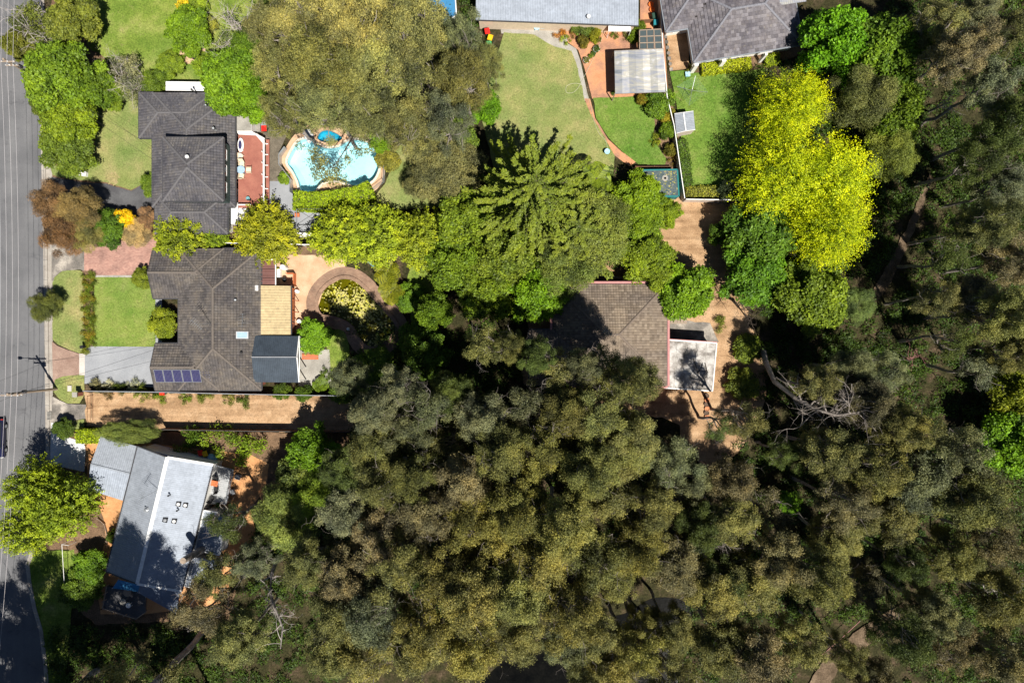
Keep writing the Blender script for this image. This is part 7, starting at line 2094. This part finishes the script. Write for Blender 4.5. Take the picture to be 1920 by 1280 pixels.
# ------------------------------------------------------------------ gum forest in rows
ROWS = [
 ('big gum stand above the pool, top row', [(515, 50, 62, 13, 'o'), (590, 40, 78, 16, 'y'), (680, 35, 82, 17, 'y'), (770, 45, 74, 16, 'o'), (868, 70, 44, 13, 'g')]),
 ('big gum stand above the pool, middle row', [(525, 130, 58, 13, 'o'), (600, 120, 76, 16, 'y'), (690, 120, 80, 17, 'o'), (785, 130, 72, 15, 'o'), (866, 150, 58, 13, 'o'), (912, 118, 36, 11, 'o')]),
 ('big gum stand above the pool, lowest row', [(532, 212, 50, 12, 'o'), (602, 196, 60, 14, 'o'), (690, 196, 64, 15, 'o'), (772, 236, 60, 13, 'o'), (840, 222, 52, 12, 'g')]),
 ('bush between the pond and the brown tiled roof', [(655, 705, 38, 11, 'g'), (700, 770, 50, 15, 'g'), (752, 722, 44, 15, 'g'), (800, 765, 46, 15, 'g'), (845, 735, 44, 14, 'd'), (905, 650, 40, 14, 'o'), (955, 648, 36, 13, 'o'), (990, 760, 46, 12, 'g')]),
 ('gum row over the brown tiled roof and below it', [(690, 845, 52, 13, 'o'), (760, 815, 56, 13, 'g'), (835, 815, 54, 13, 'o'), (910, 790, 54, 13, 'g'), (1055, 800, 56, 13, 'o'), (1120, 745, 62, 13, 'o'), (1190, 790, 58, 13, 'o')]),
 ('gum row level with the grey deck', [(650, 900, 50, 12, 'd'), (715, 905, 58, 14, 'o'), (790, 895, 56, 14, 'o'), (865, 880, 58, 14, 'b'), (940, 875, 60, 15, 'o'), (1020, 875, 60, 14, 'y'), (1100, 860, 62, 14, 'o'), (1180, 865, 60, 14, 'o'), (1255, 890, 54, 13, 'g')]),
 ('gum row level with the roof skylights', [(640, 985, 58, 13, 'g'), (715, 985, 62, 14, 'b'), (800, 975, 64, 15, 'b'), (885, 965, 64, 15, 'y'), (970, 960, 66, 15, 'y'), (1055, 955, 68, 16, 'y'), (1140, 950, 66, 15, 'o'), (1225, 965, 58, 14, 'o'), (1310, 985, 52, 12, 'd')]),
 ('gum row level with the sawn tree stem', [(420, 1005, 42, 10, 'd'), (470, 1030, 40, 10, 'g'), (580, 1060, 52, 13, 'o'), (660, 1065, 62, 14, 'b'), (745, 1060, 66, 15, 'o'), (835, 1050, 68, 15, 'y'), (925, 1045, 68, 16, 'y'), (1015, 1045, 70, 16, 'y'), (1105, 1040, 68, 15, 'o'), (1190, 1050, 62, 14, 'y'), (1275, 1065, 60, 14, 'b'), (1355, 1055, 54, 13, 'd')]),
 ('gum row level with the blue sail', [(420, 1095, 48, 11, 'o'), (625, 1150, 62, 14, 'o'), (710, 1150, 66, 15, 'g'), (795, 1145, 68, 15, 'y'), (885, 1140, 70, 16, 'y'), (975, 1135, 70, 16, 'o'), (1065, 1130, 68, 15, 'y'), (1155, 1110, 54, 13, 'y'), (1330, 1130, 62, 14, 'y'), (1415, 1125, 60, 14, 'o')]),
 ('gum row along the bottom edge of the photo', [(385, 1165, 62, 12, 'b'), (455, 1180, 52, 12, 'o'), (620, 1240, 60, 14, 'o'), (700, 1235, 64, 14, 'y'), (790, 1232, 66, 15, 'o'), (880, 1225, 66, 15, 'y'), (965, 1218, 56, 13, 'o'), (1055, 1215, 50, 12, 'g'), (1345, 1220, 62, 14, 'o'), (1430, 1215, 60, 14, 'b'), (1500, 1185, 50, 12, 'o')]),
 ('bush right below the white garage', [(1300, 905, 44, 11, 'g'), (1370, 900, 50, 12, 'b'), (1375, 975, 54, 12, 'o'), (1445, 960, 44, 11, 'b'), (1460, 1045, 60, 13, 'b'), (1535, 1080, 62, 14, 'o')]),
 ('bush right of the bare leaning tree', [(1470, 850, 40, 9, 'd'), (1540, 720, 50, 11, 'o'), (1600, 690, 46, 10, 'g'), (1625, 755, 56, 12, 'b'), (1660, 700, 50, 11, 'g'), (1690, 800, 54, 13, 'o')]),
 ('large gum group lower right', [(1560, 850, 58, 13, 'o'), (1580, 940, 56, 13, 'b'), (1640, 880, 62, 14, 'o'), (1665, 970, 60, 14, 'o'), (1725, 900, 72, 16, 'g'), (1790, 850, 60, 14, 'g'), (1812, 930, 70, 16, 'o')]),
 ('bush along the right part of the lower edge', [(1570, 1010, 54, 12, 'o'), (1620, 1100, 50, 12, 'b'), (1700, 1055, 46, 12, 'd'), (1785, 1040, 56, 13, 'o'), (1790, 1215, 60, 13, 'b'), (1860, 1010, 62, 14, 'b'), (1870, 1120, 64, 14, 'o'), (1895, 1235, 60, 13, 'b'), (1690, 1190, 58, 15, 'd'), (1745, 1145, 50, 13, 'g'), (1640, 1275, 50, 12, 'b'), (1588, 1228, 40, 12, 'o')]),
 ('dark bush at the upper right edge, top rows', [(1755, 40, 54, 12, 'o'), (1800, 100, 58, 13, 'b'), (1830, 30, 50, 12, 'g'), (1860, 165, 60, 13, 'g'), (1895, 60, 50, 12, 'o'), (1900, 235, 62, 13, 'd')]),
 ('dark bush at the right edge beside the track', [(1785, 480, 42, 11, 'd'), (1840, 300, 52, 12, 'd'), (1850, 420, 56, 13, 'o'), (1885, 350, 54, 12, 'g'), (1900, 490, 60, 13, 'b')]),
 ('dark bush right of the track, lower rows', [(1760, 560, 44, 11, 'o'), (1790, 640, 40, 10, 'd'), (1822, 560, 56, 13, 'b'), (1840, 690, 44, 11, 'g'), (1885, 590, 60, 13, 'o'), (1905, 660, 50, 12, 'o')]),
 ('gums over the dark creek at the bottom edge', [(1120, 1190, 50, 12, 'o'), (1102, 1262, 46, 13, 'o'), (1215, 1222, 44, 13, 'y'), (1175, 1222, 42, 13, 'o'), (1150, 1262, 56, 13, 'y'), (1205, 1178, 40, 11, 'y'), (1262, 1180, 46, 12, 'o'), (1262, 1268, 56, 13, 'o')]),
 ('gums over the lower half of the brown tiled roof', [(1008, 668, 42, 14, 'd'), (1052, 700, 46, 14, 'o'), (1095, 688, 40, 13, 'g'), (1135, 690, 46, 14, 'o'), (1190, 712, 50, 16, 'o')]),
 ('small gums right of the white garage', [(1352, 800, 34, 10, 'd'), (1402, 790, 38, 12, 'o')]),
]
# tall gums just below the frame whose shade falls on the lower left road and roof
BELOW = [(100, 1285, 22), (185, 1255, 24), (60, 1345, 22), (245, 1300, 24), (150, 1370, 22), (15, 1400, 20), (310, 1275, 24), (-40, 1320, 20), (362, 1205, 26), (388, 1175, 28), (400, 1300, 22)]
for k, (gx, gy, h) in enumerate(sorted(BELOW)):
    f_ = 1 - 0.8 * h / CAM_H
    tree('gum_tree', 'gum%d' % (k % 7), 960 + (gx - 960) / f_, 640 + (gy - 640) / f_, 92, h, OLIVE, 'tall gum, %s, standing just below the lower left edge of the photo' % (ORD[k] + (' from left' if k else '')), 'tree', 'gums below the lower left edge')
gi = 0
for phrase, lst in ROWS:
    lst = sorted(lst); rr_ = random.Random(len(phrase))
    for k, (px, py, r, h, tk) in enumerate(lst):
        col, word = TINT[tk]
        if phrase.startswith('gum row'): px += rr_.uniform(-9, 9); py += rr_.uniform(-30, 30)
        kind = 'gum%d' % (gi * 3 % 7)
        if (r < 47) and gi % 2: kind = 'sparse%d' % (gi % 2)
        gi += 1
        if 'white garage' in phrase and 'small' in phrase: kind = 'sparse1'
        ow = ORD[k] + (' from left' if k else '')
        tree('gum_tree', kind, px, py, r * (0.85 if ('dark bush' in phrase or 'right part' in phrase or 'bare leaning' in phrase) else 0.92), h * 1.22 * rr_.uniform(0.86, 1.14), col, '%s gum, %s, %s' % (word, ow, phrase), 'tree', phrase)

# bare and lopped trees
def bare_tree(name, label, path, r0, seed, mat='bark_dead', tw=14, L=3.2, from_=0.35, depth=3):
    P = [W(x, y, h) for x, y, h in path]
    o = thing(name, label, 'tree', (P[0].x, P[0].y, 0))
    rg = np.random.default_rng(seed)
    n = len(P); mb = MB(); mb.tube(P, [r0 * (1 - 0.8 * i / (n - 1)) for i in range(n)], 8); mb.build('trunk', M[mat], o)
    br = MB()
    for k in range(tw):
        u = from_ + (1 - from_) * (k + rg.random()) / tw
        s = u * (n - 1); i = min(n - 2, int(s)); p = P[i].lerp(P[i + 1], s - i)
        d = Vector((rg.normal(), rg.normal(), 0.15 + abs(rg.normal()) * 0.25))
        twigs(br, p, d, L * rg.uniform(0.6, 1.15), r0 * 0.30 * (1.1 - 0.7 * u), depth, rg)
    br.build('branches', M[mat], o)
    return o
bare_tree('bare_tree', 'large bare grey tree leaning right of the white garage', [(1430, 652, 0), (1436, 680, 3), (1452, 715, 6), (1490, 745, 9), (1530, 768, 11), (1570, 778, 12.5), (1612, 772, 14)], 0.36, 21, 'bark_pale', 18, 3.4, 0.45)
bare_tree('bare_tree', 'bare grey tree with crooked branches between the lower left gums', [(520, 1045, 0), (510, 1075, 4), (506, 1110, 6), (516, 1140, 8), (530, 1175, 9.5), (526, 1215, 11)], 0.26, 22, 'bark_dead', 12, 2.4, 0.2)
bare_tree('bare_tree', 'leafless dark twiggy tree right of the timber landing', [(1372, 560, 0), (1382, 572, 3), (1396, 590, 5), (1410, 606, 6)], 0.2, 23, 'bark_dark', 14, 2.0, 0.3)
bare_tree('bare_tree', 'pale bare branches at the right edge lower bush', [(1800, 1085, 0), (1845, 1095, 6), (1885, 1100, 9), (1925, 1092, 11)], 0.22, 24, 'bark_dead', 10, 2.4, 0.3)
bare_tree('bare_tree', 'bare reddish stems above the dark gap right of the leaning tree', [(1690, 668, 0), (1704, 675, 4), (1712, 672, 7)], 0.12, 25, 'wall_pink', 7, 1.6, 0.3)
bare_tree('bare_tree', 'pale forked branch crossing the gum crowns below the garage', [(1310, 930, 0), (1330, 965, 7), (1345, 1000, 10), (1370, 1030, 11.5)], 0.24, 26, 'bark_pale', 9, 2.2, 0.4)
bare_tree('bare_tree', 'thin bare tree in the dark bush at upper right', [(1740, 210, 0), (1760, 200, 5), (1782, 190, 8)], 0.16, 27, 'bark_dead', 10, 2.2, 0.3)
st = thing('sawn_tree_stem', 'thick sawn off tree stem over the edge of the grey steel roof', 'tree', tuple(W(398, 1016, 0)))
P = [W(398, 1014, 0), W(380, 1029, 2.5), W(362, 1040, 5.2), W(343, 1051, 7.6)]
mb = MB(); mb.tube(P, [0.48, 0.43, 0.38, 0.36], 12); mb.build('trunk', M['bark_pale'], st, smooth=False)
mb = MB(); d = (P[3] - P[2]).normalized(); mb.tube([P[3], P[3] + d * 0.01], [0.33, 0.32], 14); mb.build('cut_face', M['timber_old'], st)

# pool gum: the limb hanging over the water
bare_tree('leaning_gum', 'thin leafy gum leaning out over the middle of the pool', [(668, 240, 0), (664, 252, 5), (655, 268, 7.5), (640, 292, 8), (622, 318, 8)], 0.14, 31, 'bark_dark', 10, 2.4, 0.45, 2)
o = bpy.data.objects['leaning_gum']
rg = np.random.default_rng(33); cl = []
for (x, y, r) in ((590, 305, .9), (600, 325, 1.0), (618, 332, .9), (630, 318, .7), (650, 300, .6), (672, 282, .7), (690, 280, .6), (588, 285, .6), (560, 272, .5), (640, 338, .7), (606, 300, .6)):
    p = W(x, y, 7.5); cl.append((p.x - o.location.x, p.y - o.location.y, 7.3, r, r, 0.45))
v, f, rn = leaf_cloud(cl, 15, 4, 0.24, rg, 0.2, 0.4, 0.4)
b = bpy.data.objects.new('crown', np_mesh('crown', v, f, M['leaf_gum'], rn)); b.parent = o; COL.objects.link(b); b.color = (*OLIVE, 1)

# ------------------------------------------------------------------ undergrowth that nobody could count
UNDER = [[(640, 620), (1020, 600), (1000, 760), (1240, 800), (1240, 1000), (900, 1200), (600, 1300), (430, 1300), (440, 1160), (480, 960), (660, 820)],
         [(1420, 560), (1600, 600), (1620, 640), (1920, 640), (1960, 1300), (1700, 1300), (1700, 1120), (1560, 1180), (1480, 1300), (1260, 1300), (1300, 900), (1420, 800)],
         [(1650, -20), (1960, -20), (1960, 640), (1660, 600), (1760, 330), (1700, 300)], [(480, -20), (900, -20), (930, 200), (860, 240), (740, 230), (560, 230), (490, 150)],
         [(840, 320), (1180, 320), (1190, 500), (1000, 500), (960, 600), (850, 520)], [(95, 1180), (430, 1170), (430, 1300), (95, 1300)], [(1590, 600), (1640, 565), (1720, 560), (1720, 700), (1560, 690), (1540, 620)], [(1640, 520), (1735, 350), (1700, 320), (1650, 330), (1600, 480)], [(1400, 130), (1720, 60), (1720, 330), (1640, 520), (1560, 600), (1420, 600), (1395, 380), (1440, 340)]]
rg = np.random.default_rng(77)
cl = []; holes = [poly_xy(creek_px), poly_xy([(1500, 1310), (1545, 1220), (1600, 1175), (1690, 1120), (1700, 1165), (1580, 1260), (1560, 1310)]), poly_xy([(1742, 325), (1755, 330), (1722, 415), (1668, 535), (1628, 600), (1605, 596), (1652, 510), (1708, 400)])]
roofs = r6
for poly in UNDER:
    q = poly_xy(poly); xs = [p[0] for p in q]; ys = [p[1] for p in q]
    area = abs(sum(q[i][0] * q[(i + 1) % len(q)][1] - q[(i + 1) % len(q)][0] * q[i][1] for i in range(len(q)))) / 2
    for _ in range(int(area * 1.05)):
        x, y = rg.uniform(min(xs), max(xs)), rg.uniform(min(ys), max(ys))
        if not inside((x, y), q) or any(inside((x, y), h_) for h_ in holes): continue
        if any(r.height(x, y) > 0 for r in roofs): continue
        r = rg.uniform(0.3, 1.0)
        cl.append((x, y, r * 0.35, r, r, r * 0.7))
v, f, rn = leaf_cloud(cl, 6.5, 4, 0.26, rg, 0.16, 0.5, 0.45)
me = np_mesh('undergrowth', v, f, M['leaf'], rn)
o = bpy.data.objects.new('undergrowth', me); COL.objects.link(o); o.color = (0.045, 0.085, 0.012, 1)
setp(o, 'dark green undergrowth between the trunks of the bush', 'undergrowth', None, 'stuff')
